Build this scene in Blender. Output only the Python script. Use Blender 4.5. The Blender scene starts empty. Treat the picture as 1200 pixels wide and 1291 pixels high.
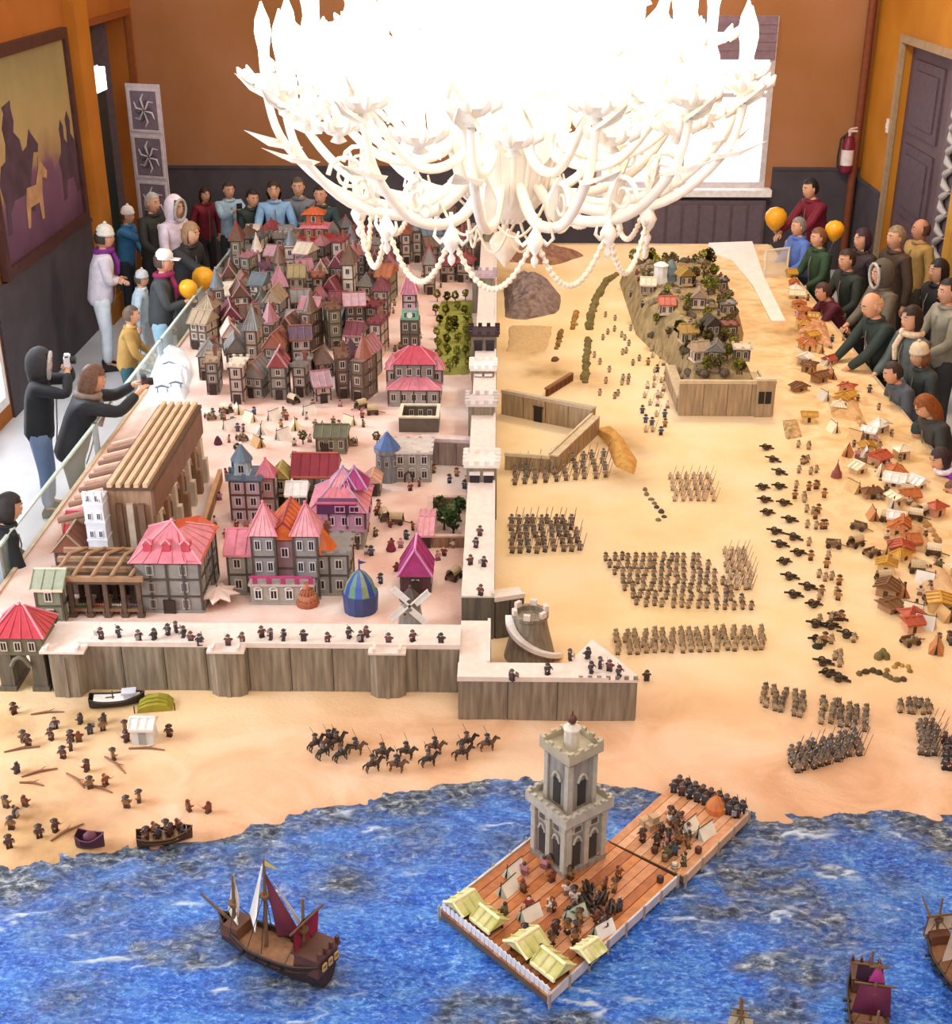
import bpy, math, random
import numpy as np
from mathutils import Matrix, Vector, Euler
random.seed(7); rng = np.random.RandomState(7)
C = bpy.context.scene.collection
PI = math.pi
R = math.radians

# ------------------------------------------------------------------ camera, world, lights, exposure
SC = bpy.context.scene
FPX = 1647.0; PITCH = R(24.9); CAMH = 5.0
YAW = math.atan(30 * math.cos(PITCH) / FPX)
cam = bpy.data.cameras.new('camera'); camo = bpy.data.objects.new('camera', cam); C.objects.link(camo)
camo.location = (0, 0, CAMH); camo.rotation_euler = (PI/2 - PITCH, 0, YAW)
cam.sensor_fit = 'HORIZONTAL'; cam.sensor_width = 36.0; cam.lens = 36.0 * FPX / 1200.0
cam.clip_start = .05; cam.clip_end = 200
SC.camera = camo
SC.view_settings.view_transform = 'Standard'; SC.view_settings.look = 'None'
SC.view_settings.gamma = 1.0; SC.view_settings.use_curve_mapping = False
SC.view_settings.exposure = .28
world = bpy.data.worlds.new('world'); SC.world = world; world.use_nodes = True
bg = world.node_tree.nodes['Background']; bg.inputs[0].default_value = (1.0, .95, .92, 1); bg.inputs[1].default_value = .90

def area_light(name, loc, direction, sx, sy, power, col):
    l = bpy.data.lights.new(name, 'AREA'); l.shape = 'RECTANGLE'; l.size = sx; l.size_y = sy
    l.energy = power; l.color = col
    o = bpy.data.objects.new(name, l); C.objects.link(o); o.location = loc
    o.rotation_euler = Vector(direction).to_track_quat('-Z', 'Y').to_euler(); return o
# daylight falling through the tall windows of the left wall
area_light('daylight_far_window', (-5.45, 11.7, 2.2), (1, 0, -.25), 2.6, 3.0, 420, (.80, .90, 1))
area_light('daylight_near_window', (-5.45, 5.5, 2.2), (1, .1, -.25), 2.6, 3.0, 420, (.80, .90, 1))
# the chandelier's lamps, one light at each third candle
CHX, CHY = .04, 7.0
def point_light(name, loc, power, col, r=.10):
    l = bpy.data.lights.new(name, 'POINT'); l.energy = power; l.color = col; l.shadow_soft_size = r
    o = bpy.data.objects.new(name, l); C.objects.link(o); o.location = loc; return o
for i in range(8):
    a = i * PI / 4 + .2
    point_light('chandelier_light', (CHX + .95*math.cos(a), CHY + .95*math.sin(a), 4.66), 42, (1, .87, .66))
# unseen warm fill lamps added above the frame: over the plain, and near the camera
point_light('far_fill_light', (2.6, 13.6, 6.3), 520, (1, .80, .54), .5)
point_light('near_fill_light', (1.2, 2.6, 6.6), 260, (1, .88, .72), .5)

# ------------------------------------------------------------------ picture point -> point on a level or upright plane of the hall
cP, sP, cY, sY = math.cos(PITCH), math.sin(PITCH), math.cos(YAW), math.sin(YAW)
RT = np.array([cY, sY, 0]); FW = np.array([-sY*cP, cY*cP, -sP]); UP = np.array([-sY*sP, cY*sP, cP]); CO = np.array([0, 0, CAMH])
def ray(px, py): return FW*FPX + RT*(px-600) + UP*(645.5-py)
TZ = .9                                                     # table top
def at(px, py, z=TZ):
    d = ray(px, py); p = CO + d*((z-CAMH)/d[2]); return Vector(p)
def atX(px, py, X):
    d = ray(px, py); return Vector(CO + d*(X/d[0]))
def atY(px, py, Y):
    d = ray(px, py); return Vector(CO + d*(Y/d[1]))

# ------------------------------------------------------------------ materials
def lin(h):
    h = h.lstrip('#'); out = []
    for i in (0, 2, 4):
        v = int(h[i:i+2], 16)/255.0
        out.append(v/12.92 if v <= .04045 else ((v+.055)/1.055)**2.4)
    return (out[0], out[1], out[2], 1)
MC = {}
def mat(h, rough=.6, metal=0, var=.10, scale=14, bump=0, bscale=60, spec=.4, emit=None, es=0, h2=None, coat=0):
    key = (h, rough, metal, var, scale, bump, bscale, spec, emit, es, h2, coat)
    if key in MC: return MC[key]
    m = bpy.data.materials.new('material_' + h.strip('#')); m.use_nodes = True
    nt = m.node_tree; b = nt.nodes['Principled BSDF']
    b.inputs['Roughness'].default_value = rough; b.inputs['Metallic'].default_value = metal
    b.inputs['Specular IOR Level'].default_value = spec
    b.inputs['Coat Weight'].default_value = coat
    c = lin(h)
    b.inputs['Base Color'].default_value = c; m.diffuse_color = c
    tc = nt.nodes.new('ShaderNodeTexCoord')
    if var > 0 or h2:
        n = nt.nodes.new('ShaderNodeTexNoise'); n.inputs['Scale'].default_value = scale; n.inputs['Detail'].default_value = 4
        nt.links.new(tc.outputs['Object'], n.inputs['Vector'])
        rmp = nt.nodes.new('ShaderNodeValToRGB')
        c2 = lin(h2) if h2 else None
        rmp.color_ramp.elements[0].position = .35; rmp.color_ramp.elements[1].position = .65
        if c2: rmp.color_ramp.elements[0].color = c; rmp.color_ramp.elements[1].color = c2
        else:
            rmp.color_ramp.elements[0].color = (c[0]*(1-var), c[1]*(1-var), c[2]*(1-var), 1)
            rmp.color_ramp.elements[1].color = (min(1, c[0]*(1+var)), min(1, c[1]*(1+var)), min(1, c[2]*(1+var)), 1)
        nt.links.new(n.outputs['Fac'], rmp.inputs['Fac']); nt.links.new(rmp.outputs['Color'], b.inputs['Base Color'])
    if bump > 0:
        n2 = nt.nodes.new('ShaderNodeTexNoise'); n2.inputs['Scale'].default_value = bscale; n2.inputs['Detail'].default_value = 5
        nt.links.new(tc.outputs['Object'], n2.inputs['Vector'])
        bp = nt.nodes.new('ShaderNodeBump'); bp.inputs['Strength'].default_value = bump; bp.inputs['Distance'].default_value = .02
        nt.links.new(n2.outputs['Fac'], bp.inputs['Height']); nt.links.new(bp.outputs['Normal'], b.inputs['Normal'])
    if emit:
        b.inputs['Emission Color'].default_value = lin(emit); b.inputs['Emission Strength'].default_value = es
    MC[key] = m; return m
def glass_mat(h='#dfeeea', alpha=.25, rough=.05):
    key = ('glass', h, alpha)
    if key in MC: return MC[key]
    m = bpy.data.materials.new('clear_glass'); m.use_nodes = True; nt = m.node_tree
    b = nt.nodes['Principled BSDF']; b.inputs['Base Color'].default_value = lin(h); b.inputs['Roughness'].default_value = rough
    t = nt.nodes.new('ShaderNodeBsdfTransparent'); mx = nt.nodes.new('ShaderNodeMixShader'); mx.inputs[0].default_value = alpha
    nt.links.new(t.outputs[0], mx.inputs[1]); nt.links.new(b.outputs[0], mx.inputs[2])
    nt.links.new(mx.outputs[0], nt.nodes['Material Output'].inputs[0]); MC[key] = m; return m

# ------------------------------------------------------------------ mesh builder
class MB:
    def __init__(s): s.v = []; s.f = []; s.m = []; s.M = Matrix.Identity(4); s.smooth = []
    def add(s, vs, fs, mi=0, sm=False):
        o = len(s.v)
        for p in vs: s.v.append(tuple(s.M @ Vector(p)))
        for f in fs: s.f.append([i+o for i in f]); s.m.append(mi); s.smooth.append(sm)
    def box(s, x0, x1, y0, y1, z0, z1, mi=0, taper=1.0):
        e = random.random()*3e-4; x0 += e; x1 -= e; y0 += e; y1 -= e; z1 -= e*(z1-z0 > .002)     # no two faces quite in one plane
        cx, cy = (x0+x1)/2, (y0+y1)/2; t = taper
        vs = [(x0, y0, z0), (x1, y0, z0), (x1, y1, z0), (x0, y1, z0)]
        vs += [(cx+(x-cx)*t, cy+(y-cy)*t, z1) for x, y, z in vs]
        s.add(vs, [(3, 2, 1, 0), (4, 5, 6, 7), (0, 1, 5, 4), (1, 2, 6, 5), (2, 3, 7, 6), (3, 0, 4, 7)], mi)
    def cbox(s, c, d, mi=0, rot=None, taper=1.0):
        old = s.M; m = Matrix.Translation(Vector(c))
        if rot: m = m @ Euler(rot).to_matrix().to_4x4()
        s.M = old @ m
        s.box(-d[0]/2, d[0]/2, -d[1]/2, d[1]/2, -d[2]/2, d[2]/2, mi, taper); s.M = old
    def prism(s, poly, z0, z1, mi=0, top=None, side=None):
        z1 -= random.random()*3e-4; n = len(poly); vs = [(x, y, z0) for x, y in poly]+[(x, y, z1) for x, y in (top or poly)]
        fs = [tuple(range(n-1, -1, -1)), tuple(range(n, 2*n))]
        s.add(vs, fs, mi)
        s.add(vs, [(i, (i+1) % n, n+(i+1) % n, n+i) for i in range(n)], mi if side is None else side)
    def lathe(s, prof, n=12, mi=0, c=(0, 0, 0), sm=True, cap=True, ph=0):
        vs = []; fs = []
        for r, z in prof:
            for k in range(n):
                a = 2*PI*k/n + ph; vs.append((c[0]+r*math.cos(a), c[1]+r*math.sin(a), c[2]+z))
        for j in range(len(prof)-1):
            for k in range(n):
                a = j*n+k; b = j*n+(k+1) % n; fs.append((a, b, b+n, a+n))
        s.add(vs, fs, mi, sm)
        if cap:
            s.add(vs[:n], [tuple(range(n-1, -1, -1))], mi); s.add(vs[-n:], [tuple(range(n))], mi)
    def tube(s, pts, rad, n=6, mi=0, sm=True):
        pts = [Vector(p) for p in pts]; L = len(pts)
        if not hasattr(rad, '__len__'): rad = [rad]*L
        vs = []; up = None
        for i, p in enumerate(pts):
            t = (pts[min(i+1, L-1)]-pts[max(i-1, 0)])
            t = t.normalized() if t.length > 1e-9 else Vector((0, 0, 1))
            if up is None: up = Vector((0, 0, 1)) if abs(t.z) < .9 else Vector((1, 0, 0))
            a = t.cross(up); a = a.normalized() if a.length > 1e-6 else Vector((1, 0, 0))
            b = a.cross(t).normalized(); up = b
            for k in range(n):
                th = 2*PI*k/n; vs.append(p + (a*math.cos(th)+b*math.sin(th))*rad[i])
        fs = []
        for i in range(L-1):
            for k in range(n):
                q = i*n+k; w = i*n+(k+1) % n; fs.append((q, w, w+n, q+n))
        s.add(vs, fs, mi, sm); s.add(vs[:n], [tuple(range(n-1, -1, -1))], mi); s.add(vs[-n:], [tuple(range(n))], mi)
    def ball(s, c, r, n=8, k=6, mi=0):
        if not hasattr(r, '__len__'): r = (r, r, r)
        vs = []; fs = []
        for j in range(k+1):
            ph = PI*j/k
            for i in range(n):
                a = 2*PI*i/n; vs.append((c[0]+r[0]*math.sin(ph)*math.cos(a), c[1]+r[1]*math.sin(ph)*math.sin(a), c[2]-r[2]*math.cos(ph)))
        for j in range(k):
            for i in range(n):
                a = j*n+i; b = j*n+(i+1) % n; fs.append((a, b, b+n, a+n))
        s.add(vs, fs, mi, True)
    def mesh(s, name, mats):
        me = bpy.data.meshes.new(name); me.from_pydata(s.v, [], s.f)
        for m in (mats if isinstance(mats, (list, tuple)) else [mats]): me.materials.append(m)
        me.polygons.foreach_set('material_index', s.m); me.polygons.foreach_set('use_smooth', s.smooth)
        me.update(); return me
    def build(s, name, mats, parent=None, loc=(0, 0, 0), rz=0):
        return link(name, s.mesh(name, mats), parent, loc, rz)
def link(name, data, parent=None, loc=(0, 0, 0), rz=0):
    o = bpy.data.objects.new(name, data); C.objects.link(o); o.location = loc; o.rotation_euler = (0, 0, rz)
    if parent: o.parent = parent
    return o
LABELS = {}
def tag(o, label, cat, group=None, kind=None):
    o['label'] = label; o['category'] = cat
    if group: o['group'] = group
    if kind: o['kind'] = kind
    return o
def thing(name, label, cat, loc=(0, 0, 0), rz=0, group=None):
    return tag(link(name, None, None, loc, rz), label, cat, group)
def struct(name, mb, m): o = mb.build(name, m); o['kind'] = 'structure'; return o
def copy_tree(o, parent=None):
    c = o.copy(); C.objects.link(c)
    if parent: c.parent = parent
    for ch in list(o.children): copy_tree(ch, c)
    return c

ORD = 'first second third fourth fifth sixth seventh eighth ninth tenth eleventh twelfth thirteenth fourteenth fifteenth sixteenth seventeenth eighteenth nineteenth twentieth'.split()
def nth(k):
    return ORD[k] if k < 20 else ('twenty ', 'thirty ', 'forty ', 'fifty ', 'sixty ')[(k+1)//10-2].strip()+(' '+ORD[(k+1) % 10-1] if (k+1) % 10 else 'th').replace(' th', 'th')
# ------------------------------------------------------------------ the hall
WL, WR, WB, ZT = -5.2, 5.3, 19.6, 7.2
M_orange = mat('#b06a22', .75, var=.10, scale=1.2, bump=.1, bscale=30, h2='#a05a1c')
M_brown = mat('#9a5a34', .75, var=.10, scale=1.0, bump=.1, bscale=30, h2='#8a4e2a')
M_dado = mat('#4a444a', .7, var=.15, scale=3, bump=.1)
M_recess = mat('#4c4048', .8, var=.15, scale=4)
M_trimw = mat('#b9791c', .6, var=.08)
M_dark = mat('#23262a', .6, var=.1)
b = MB(); b.box(WL-.3, WR+.3, -1.0, WB+.3, -.1, 0); struct('floor', b, mat('#d5d6da', .22, var=.05, scale=2.5, bump=.03, bscale=8))
# back wall with window opening X 1.5..3.95, z 1.22..3.6
b = MB(); wx0, wx1, wz0, wz1 = 1.45, 3.93, 1.22, 3.6
for (x0, x1, z0, z1) in ((WL-.3, wx0, 0, ZT), (wx1, WR+.3, 0, ZT), (wx0, wx1, 0, wz0), (wx0, wx1, wz1, ZT)): b.box(x0, x1, WB, WB+.3, z0, z1)
struct('wall_back', b, mat('#ac7650', .75, var=.1, scale=.8, bump=.08, bscale=30, h2='#a06a3a'))
b = MB(); b.box(WL, wx0-.1, WB-.03, WB, 0, 1.48); b.box(wx1+.1, WR, WB-.03, WB, 0, 1.48); b.box(wx0-.1, wx1+.1, WB-.03, WB, 0, 1.14)
b.box(WL, wx0-.1, WB-.05, WB, 1.48, 1.52); b.box(wx1+.1, WR, WB-.05, WB, 1.48, 1.52)
struct('wainscot_back', b, M_dado)
b = MB(); b.box(wx0+.3, wx1+.02, WB-.16, WB-.03, .25, 1.06)
for k in range(9): b.box(wx0+.34+k*.24, wx0+.54+k*.24, WB-.19, WB-.16, .35, 1.0)
ob = b.build('radiator_cover', mat('#6a5a62', .6)); tag(ob, 'purple grey ribbed radiator cover under the bright back window', 'radiator')
w = link('window_1', None, None, (0, 0, 0)); w['kind'] = 'structure'
b = MB()
for (x0, x1, z0, z1) in ((wx0, wx0+.08, wz0, wz1), (wx1-.08, wx1, wz0, wz1), (wx0, wx1, wz0, wz0+.08), (wx0, wx1, wz1-.08, wz1), ((wx0+wx1)/2-.04, (wx0+wx1)/2+.04, wz0, wz1), (wx0, wx1, 2.5, 2.56)):
    b.box(x0, x1, WB-.02, WB+.08, z0, z1)
b.build('window_frame', mat('#cfc6c8', .5), w)
b = MB(); b.box(wx0, wx1, WB+.10, WB+.11, wz0, wz1); b.build('window_pane', mat('#ffffff', .2, var=0, emit='#f4f6ff', es=1.5), w)
b = MB(); b.box(wx0-.1, wx1+.08, WB-.22, WB+.02, wz0-.10, wz0); b.build('window_sill', mat('#f4f0ee', .4), w)
b = MB(); b.box(wx0+.02, wx1-.02, WB-.05, WB-.03, 3.02, wz1)
for k in range(5): b.box(wx0+.02, wx1-.02, WB-.065, WB-.05, 3.03+k*.115, 3.06+k*.115)
b.build('roller_blind', mat('#8d7580', .8), w)
# left wall: window openings Y 4.2..6.8 and 10.4..13.0, doorway Y 17.15..19.35
b = MB()
for (y0, y1, z0, z1) in ((-1, 4.2, 0, ZT), (6.8, 10.4, 0, ZT), (13.0, 17.15, 0, ZT), (19.35, WB, 0, ZT), (4.2, 6.8, 0, .2), (4.2, 6.8, 3.7, ZT), (10.4, 13.0, 0, .2), (10.4, 13.0, 3.7, ZT), (17.15, 19.35, 3.62, ZT)):
    b.box(WL-.3, WL, y0, y1, z0, z1)
struct('wall_left', b, M_orange)
b = MB()
for (y0, y1) in ((-1, 4.1), (6.9, 10.3), (13.1, 17.1)):
    b.box(WL, WL+.03, y0, y1, 0, 1.36); b.box(WL, WL+.05, y0, y1, 1.36, 1.40)
struct('wainscot_left', b, M_dado)
for i, y0 in enumerate((4.2, 10.4)):
    w = link('window_%d' % (i+2), None); w['kind'] = 'structure'
    b = MB()
    for (a0, a1, z0, z1) in ((0, .08, .2, 3.7), (2.52, 2.6, .2, 3.7), (1.26, 1.34, .2, 3.7), (0, 2.6, .2, .3), (0, 2.6, 3.6, 3.7), (0, 2.6, 2.4, 2.47)):
        b.box(WL-.12, WL+.03, y0+a0, y0+a1, z0, z1)
    b.build('window_frame', mat('#e9e6e6', .5), w)
    b = MB(); b.box(WL-.2, WL-.19, y0, y0+2.6, .2, 3.7); b.build('window_pane', mat('#f4f8ff', .2, var=0, emit='#eaf3ff', es=1.4), w)
# pilaster beside the doorway
b = MB(); b.box(WL, WL+.14, 16.55, 17.08, 0, ZT); b.box(WL, WL+.17, 16.52, 17.11, 0, .3); struct('trim_1', b, mat('#b9741c', .6, var=.1, scale=2))
b = MB(); b.box(WL-.02, WL+.05, 17.08, 17.16, 0, 3.7); b.box(WL-.02, WL+.05, 19.33, 19.42, 0, 3.7); b.box(WL-.02, WL+.05, 17.08, 19.42, 3.62, 3.7); struct('trim_2', b, mat('#8c4a1c', .6))
b = MB(); b.box(WL-1.3, WL-1.2, 17.0, 19.5, 0, 3.7); b.box(WL-1.2, WL-.28, 19.35, 19.4, 0, 3.7); b.box(WL-1.2, WL-.28, 17.1, 17.15, 0, 3.7); b.box(WL-1.3, WL-.28, 17.0, 19.5, 3.62, 3.7); b.box(WL-1.3, WL-.28, 17.0, 19.5, -.1, 0)
struct('wall_passage', b, mat('#75626a', .8, var=.1))
d = link('door_1', None); d['kind'] = 'structure'
b = MB(); b.box(WL-.10, WL-.04, 17.17, 18.1, .01, 2.75); b.build('door_leaf', mat('#22302e', .5), d)
for z in (.25, 1.45):
    b = MB(); b.box(WL-.04, WL-.02, 17.3, 17.97, z, z+1.05); b.build('door_panel', mat('#1d2a29', .5), d)
b = MB(); b.tube([(WL-.03, 18.0, 1.05), (WL+.03, 18.0, 1.05), (WL+.03, 17.88, 1.05)], .012, 6); b.build('door_handle', mat('#b0a080', .3, 1), d)
b = MB(); b.box(WL+.02, WL+.12, 17.0, 17.62, 2.84, 3.12); b.box(WL+.01, WL+.03, 16.98, 17.64, 2.82, 3.14, 1)
tag(b.build('emergency_light', [mat('#ffffff', .3, var=0, emit='#ffffff', es=2.5), mat('#dddddd', .4)], None), 'small glowing white emergency light above the dark left doorway', 'light')
# roll-up banner
t = thing('banner', 'tall grey banner with three ornate medallion panels in the left doorway', 'banner', (-4.72, 18.0, 0), R(-18))
b = MB(); b.box(-.3, .3, -.1, .1, 0, .07); b.build('base', mat('#888888', .4, .6), t)
b = MB(); b.box(-.26, .26, -.008, .008, .07, 2.86); b.build('sheet', mat('#c9bcc4', .6, var=.08), t)
for k in range(3):
    b = MB(); z = 1.02+k*.61
    for (x0, x1, z0, z1) in ((-.23, .23, z, z+.03), (-.23, .23, z+.53, z+.56), (-.23, -.20, z, z+.56), (.20, .23, z, z+.56)): b.box(x0, x1, -.02, -.008, z0, z1, 1)
    b.box(-.20, .20, -.012, -.008, z+.03, z+.53, 0)
    for q in range(12):
        a = q*PI/6; rr = .13+.04*(q % 2)
        b.tube([(.02*math.cos(a), -.016, z+.28+.02*math.sin(a)), (rr*.7*math.cos(a+.35), -.018, z+.28+rr*.9*math.sin(a+.35)), (rr*math.cos(a), -.016, z+.28+rr*1.25*math.sin(a))], [.012, .016, .006], 5, 1 if q % 2 else 2)
    b.build('medallion_panel', [mat('#7a6b78', .7), mat('#d2c4c8', .6), mat('#5c505c', .7)], t)
# right wall: doorway Y 15.2..18.15, z..3.38
b = MB()
for (y0, y1, z0, z1) in ((-1, 15.0, 0, ZT), (18.15, WB, 0, ZT), (15.0, 18.15, 3.4, ZT)): b.box(WR, WR+.3, y0, y1, z0, z1)
struct('wall_right', b, mat('#c4801c', .7, var=.1, scale=1.2, bump=.08, bscale=30, h2='#b4700f'))
b = MB(); b.box(WR-.03, WR, -1, 14.9, 0, 1.36); b.box(WR-.03, WR, 18.25, WB, 0, 1.36); b.box(WR-.05, WR, 18.25, WB, 1.36, 1.4); b.box(WR-.05, WR, -1, 14.9, 1.36, 1.4); struct('wainscot_right', b, M_dado)
b = MB(); b.box(WR-.04, WR+.02, 18.13, 18.24, 0, 3.48); b.box(WR-.04, WR+.02, 14.93, 18.24, 3.38, 3.48); struct('trim_3', b, mat('#a58a6a', .6))
b = MB(); b.box(WR-.16, WR+.02, 14.86, 15.06, 0, 3.6); struct('trim_4', b, mat('#c9963c', .6, var=.1, scale=4))
b = MB(); b.tube([(WR-.12, WB-.12, 0), (WR-.12, WB-.12, ZT)], .06, 8); struct('trim_5', b, mat('#7a3f22', .7))
d = link('door_2', None); d['kind'] = 'structure'
b = MB(); b.box(WR+.12, WR+.2, 16.4, 18.14, .01, 3.38); b.build('door_leaf', mat('#5d4a52', .6, var=.15, scale=3), d)
for z in (.2, 1.25, 2.3):
    b = MB(); b.box(WR+.09, WR+.12, 16.65, 17.9, z, z+.9); b.box(WR+.07, WR+.09, 16.8, 17.75, z+.12, z+.78); b.build('door_panel', mat('#574650', .6, var=.15), d)
b = MB(); b.box(WR+.12, WR+.2, 15.05, 15.75, .01, 3.38); b.build('door_leaf', mat('#4a3a40', .6), d)
b = MB()
for k in range(22):
    z = .4+k*.135; q = 1 if k % 2 else -1
    b.tube([(WR+.10, 16.0-.12*q, z), (WR+.06, 16.0, z+.06), (WR+.10, 16.0+.12*q, z+.14)], [.03, .045, .03], 6)
b.box(WR+.12, WR+.2, 15.75, 16.4, .01, 3.38, 1)
b.build('carved_strip', [mat('#b9b4b4', .6), mat('#6a5c60', .6)], d)
b = MB(); b.cbox((WR-.04, 16.0, 3.95), (.08, .14, .14)); tag(b.build('spotlight', mat('#fff6e8', .3, var=0, emit='#fff2dd', es=4)), 'small round white spotlight high on the right wall', 'light')
b = MB(); b.box(WR-.03, WR, 18.32, 18.42, 2.20, 2.38); b.box(WR-.045, WR-.03, 18.35, 18.39, 2.26, 2.32); tag(b.build('wall_switch', mat('#efe6dc', .4)), 'small white switch on orange wall beside the right door', 'switch')
# fire extinguisher in the right corner
t = thing('fire_extinguisher', 'red fire extinguisher with white label hung in the right corner', 'extinguisher', (5.06, WB-.16, 1.46))
b = MB(); b.lathe([(.02, 0), (.085, .01), (.09, .05), (.09, .42), (.06, .50), (.03, .53)], 14); b.build('cylinder', mat('#7c1f3a', .35), t)
b = MB(); b.lathe([(.0915, .12), (.0915, .34)], 14, cap=False); b.build('label', mat('#e8dcdc', .5), t)
b = MB(); b.lathe([(.02, .53), (.025, .58)], 8); b.cbox((.05, 0, .60), (.15, .03, .03)); b.cbox((.06, 0, .64), (.14, .025, .02), rot=(0, -.2, 0)); b.build('valve', mat('#e2c9c4', .4), t)
b = MB(); b.tube([(-.03, -.02, .57), (-.12, -.03, .5), (-.14, -.03, .25), (-.13, -.03, .08)], .015, 6); b.build('hose', M_dark, t)
b = MB(); b.box(-.05, .05, .09, .14, .3, .5); b.build('bracket', M_dark, t)
# painting on the left wall
PAINT = t = thing('painting', 'large framed battle painting with pale sky and purple crowd on left wall', 'painting', (WL, 14.85, 1.42))
b = MB()
for (y0, y1, z0, z1) in ((-1.5, -1.38, 0, 2.28), (1.38, 1.5, 0, 2.28), (-1.5, 1.5, 0, .12), (-1.5, 1.5, 2.16, 2.28)): b.box(.01, .09, y0, y1, z0, z1)
b.build('frame', mat('#4a2a24', .5, var=.2), t)
def painting_mat():
    m = bpy.data.materials.new('painted_canvas'); m.use_nodes = True; nt = m.node_tree; bs = nt.nodes['Principled BSDF']; bs.inputs['Roughness'].default_value = .6
    tc = nt.nodes.new('ShaderNodeTexCoord'); sep = nt.nodes.new('ShaderNodeSeparateXYZ'); nt.links.new(tc.outputs['Object'], sep.inputs[0])
    n = nt.nodes.new('ShaderNodeTexNoise'); n.inputs['Scale'].default_value = 1.7; n.inputs['Detail'].default_value = 6; nt.links.new(tc.outputs['Object'], n.inputs['Vector'])
    ad = nt.nodes.new('ShaderNodeMath'); ad.operation = 'MULTIPLY_ADD'; ad.inputs[1].default_value = .5; nt.links.new(n.outputs['Fac'], ad.inputs[0])
    mz = nt.nodes.new('ShaderNodeMath'); mz.operation = 'MULTIPLY_ADD'; mz.inputs[1].default_value = .44; mz.inputs[2].default_value = -.25; nt.links.new(sep.outputs['Z'], mz.inputs[0]); nt.links.new(mz.outputs[0], ad.inputs[2])
    r = nt.nodes.new('ShaderNodeValToRGB'); e = r.color_ramp.elements
    e[0].position = .0; e[0].color = lin('#4d3148'); e[1].position = 1; e[1].color = lin('#8d8058')
    for p, c in ((.2, '#6b4660'), (.32, '#75506a'), (.40, '#a0825c'), (.55, '#b39a68'), (.75, '#a3925f')): q = e.new(p); q.color = lin(c)
    nt.links.new(ad.outputs[0], r.inputs[0]); nt.links.new(r.outputs[0], bs.inputs['Base Color']); return m
b = MB(); b.box(.01, .05, -1.38, 1.38, .12, 2.16); b.build('canvas', painting_mat(), t)
def flat_poly(mb, pts, x0, x1, mi=0):
    n = len(pts); vs = [(x0, y, z) for y, z in pts]+[(x1, y, z) for y, z in pts]
    mb.add(vs, [tuple(range(n)), tuple(range(2*n-1, n-1, -1))]+[(i, n+i, n+(i+1) % n, (i+1) % n) for i in range(n)], mi)
b = MB(); flat_poly(b, [(-1.22, .42), (-1.18, .72), (-1.26, .95), (-1.15, 1.12), (-1.0, 1.15), (-.93, 1.32), (-.97, 1.48), (-.86, 1.62), (-.9, 1.68), (-.62, 1.72), (-.64, 1.64), (-.6, 1.5), (-.66, 1.4), (-.5, 1.3), (-.46, 1.16), (-.3, 1.2), (-.18, 1.36), (-.12, 1.3), (.06, 1.16), (.02, 1.08), (-.12, 1.1), (-.24, .95), (-.34, .8), (-.3, .5), (-.4, .5), (-.46, .72), (-.9, .72), (-1.06, .62), (-1.1, .42)], .05, .054)
b.build('painted_rider', mat('#4f3b48', .6, var=.25, scale=5), t); b = MB(); flat_poly(b, [(.72, .4), (.76, .72), (.7, .86), (.82, .94), (.86, 1.08), (.84, 1.2), (.92, 1.3), (1.0, 1.22), (.98, 1.08), (1.08, 1.0), (1.12, 1.16), (1.1, 1.28), (1.2, 1.36), (1.28, 1.24), (1.24, 1.1), (1.36, 1.0), (1.36, .4), (1.24, .4), (1.18, .6), (.92, .6), (.84, .4)], .05, .054)
b.build('painted_rider', mat('#4f3b48', .6, var=.25, scale=5), t)
b = MB(); flat_poly(b, [(-.62, .36), (-.58, .64), (-.5, .78), (-.2, .76), (-.06, .9), (0, 1.04), (.06, .96), (.22, .84), (.18, .76), (.04, .8), (-.02, .66), (-.06, .36), (-.14, .36), (-.16, .56), (-.46, .56), (-.54, .36)], .055, .058); b.build('painted_horse', mat('#b78f68', .6, var=.2, scale=6), t)
# ------------------------------------------------------------------ value noise on arrays
def vnoise(x, y, seed=0):
    xi = np.floor(x).astype(int); yi = np.floor(y).astype(int); xf = x-xi; yf = y-yi
    def h(a, b):
        n = (a*374761393 + b*668265263 + seed*974711) & 0x7fffffff
        n = ((n ^ (n >> 13))*1274126177) & 0x7fffffff
        return ((n ^ (n >> 16)) & 0xffff)/65535.0
    u = xf*xf*(3-2*xf); v = yf*yf*(3-2*yf)
    return (h(xi, yi)*(1-u)+h(xi+1, yi)*u)*(1-v)+(h(xi, yi+1)*(1-u)+h(xi+1, yi+1)*u)*v
def fbm(x, y, oct=4, seed=0):
    s = 0; a = .5; 
    for k in range(oct): s = s+a*vnoise(x*2**k+k*7.3, y*2**k-k*3.1, seed+k); a *= .5
    return s
def grid_mesh(name, X, Y, Z, m, attrs=None, smooth=True):
    ny, nx = X.shape; v = np.stack([X, Y, Z], -1).reshape(-1, 3)
    i = np.arange(nx*ny).reshape(ny, nx); f = np.stack([i[:-1, :-1], i[:-1, 1:], i[1:, 1:], i[1:, :-1]], -1).reshape(-1, 4)
    me = bpy.data.meshes.new(name); me.from_pydata(v.tolist(), [], f.tolist())
    me.polygons.foreach_set('use_smooth', [smooth]*len(f)); me.materials.append(m)
    for k, a in (attrs or {}).items():
        at_ = me.attributes.new(k, 'FLOAT', 'POINT'); at_.data.foreach_set('value', a.reshape(-1).astype(np.float32))
    me.update(); return link(name, me)
def sstep(a, b, x): t = np.clip((x-a)/(b-a), 0, 1); return t*t*(3-2*t)

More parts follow.
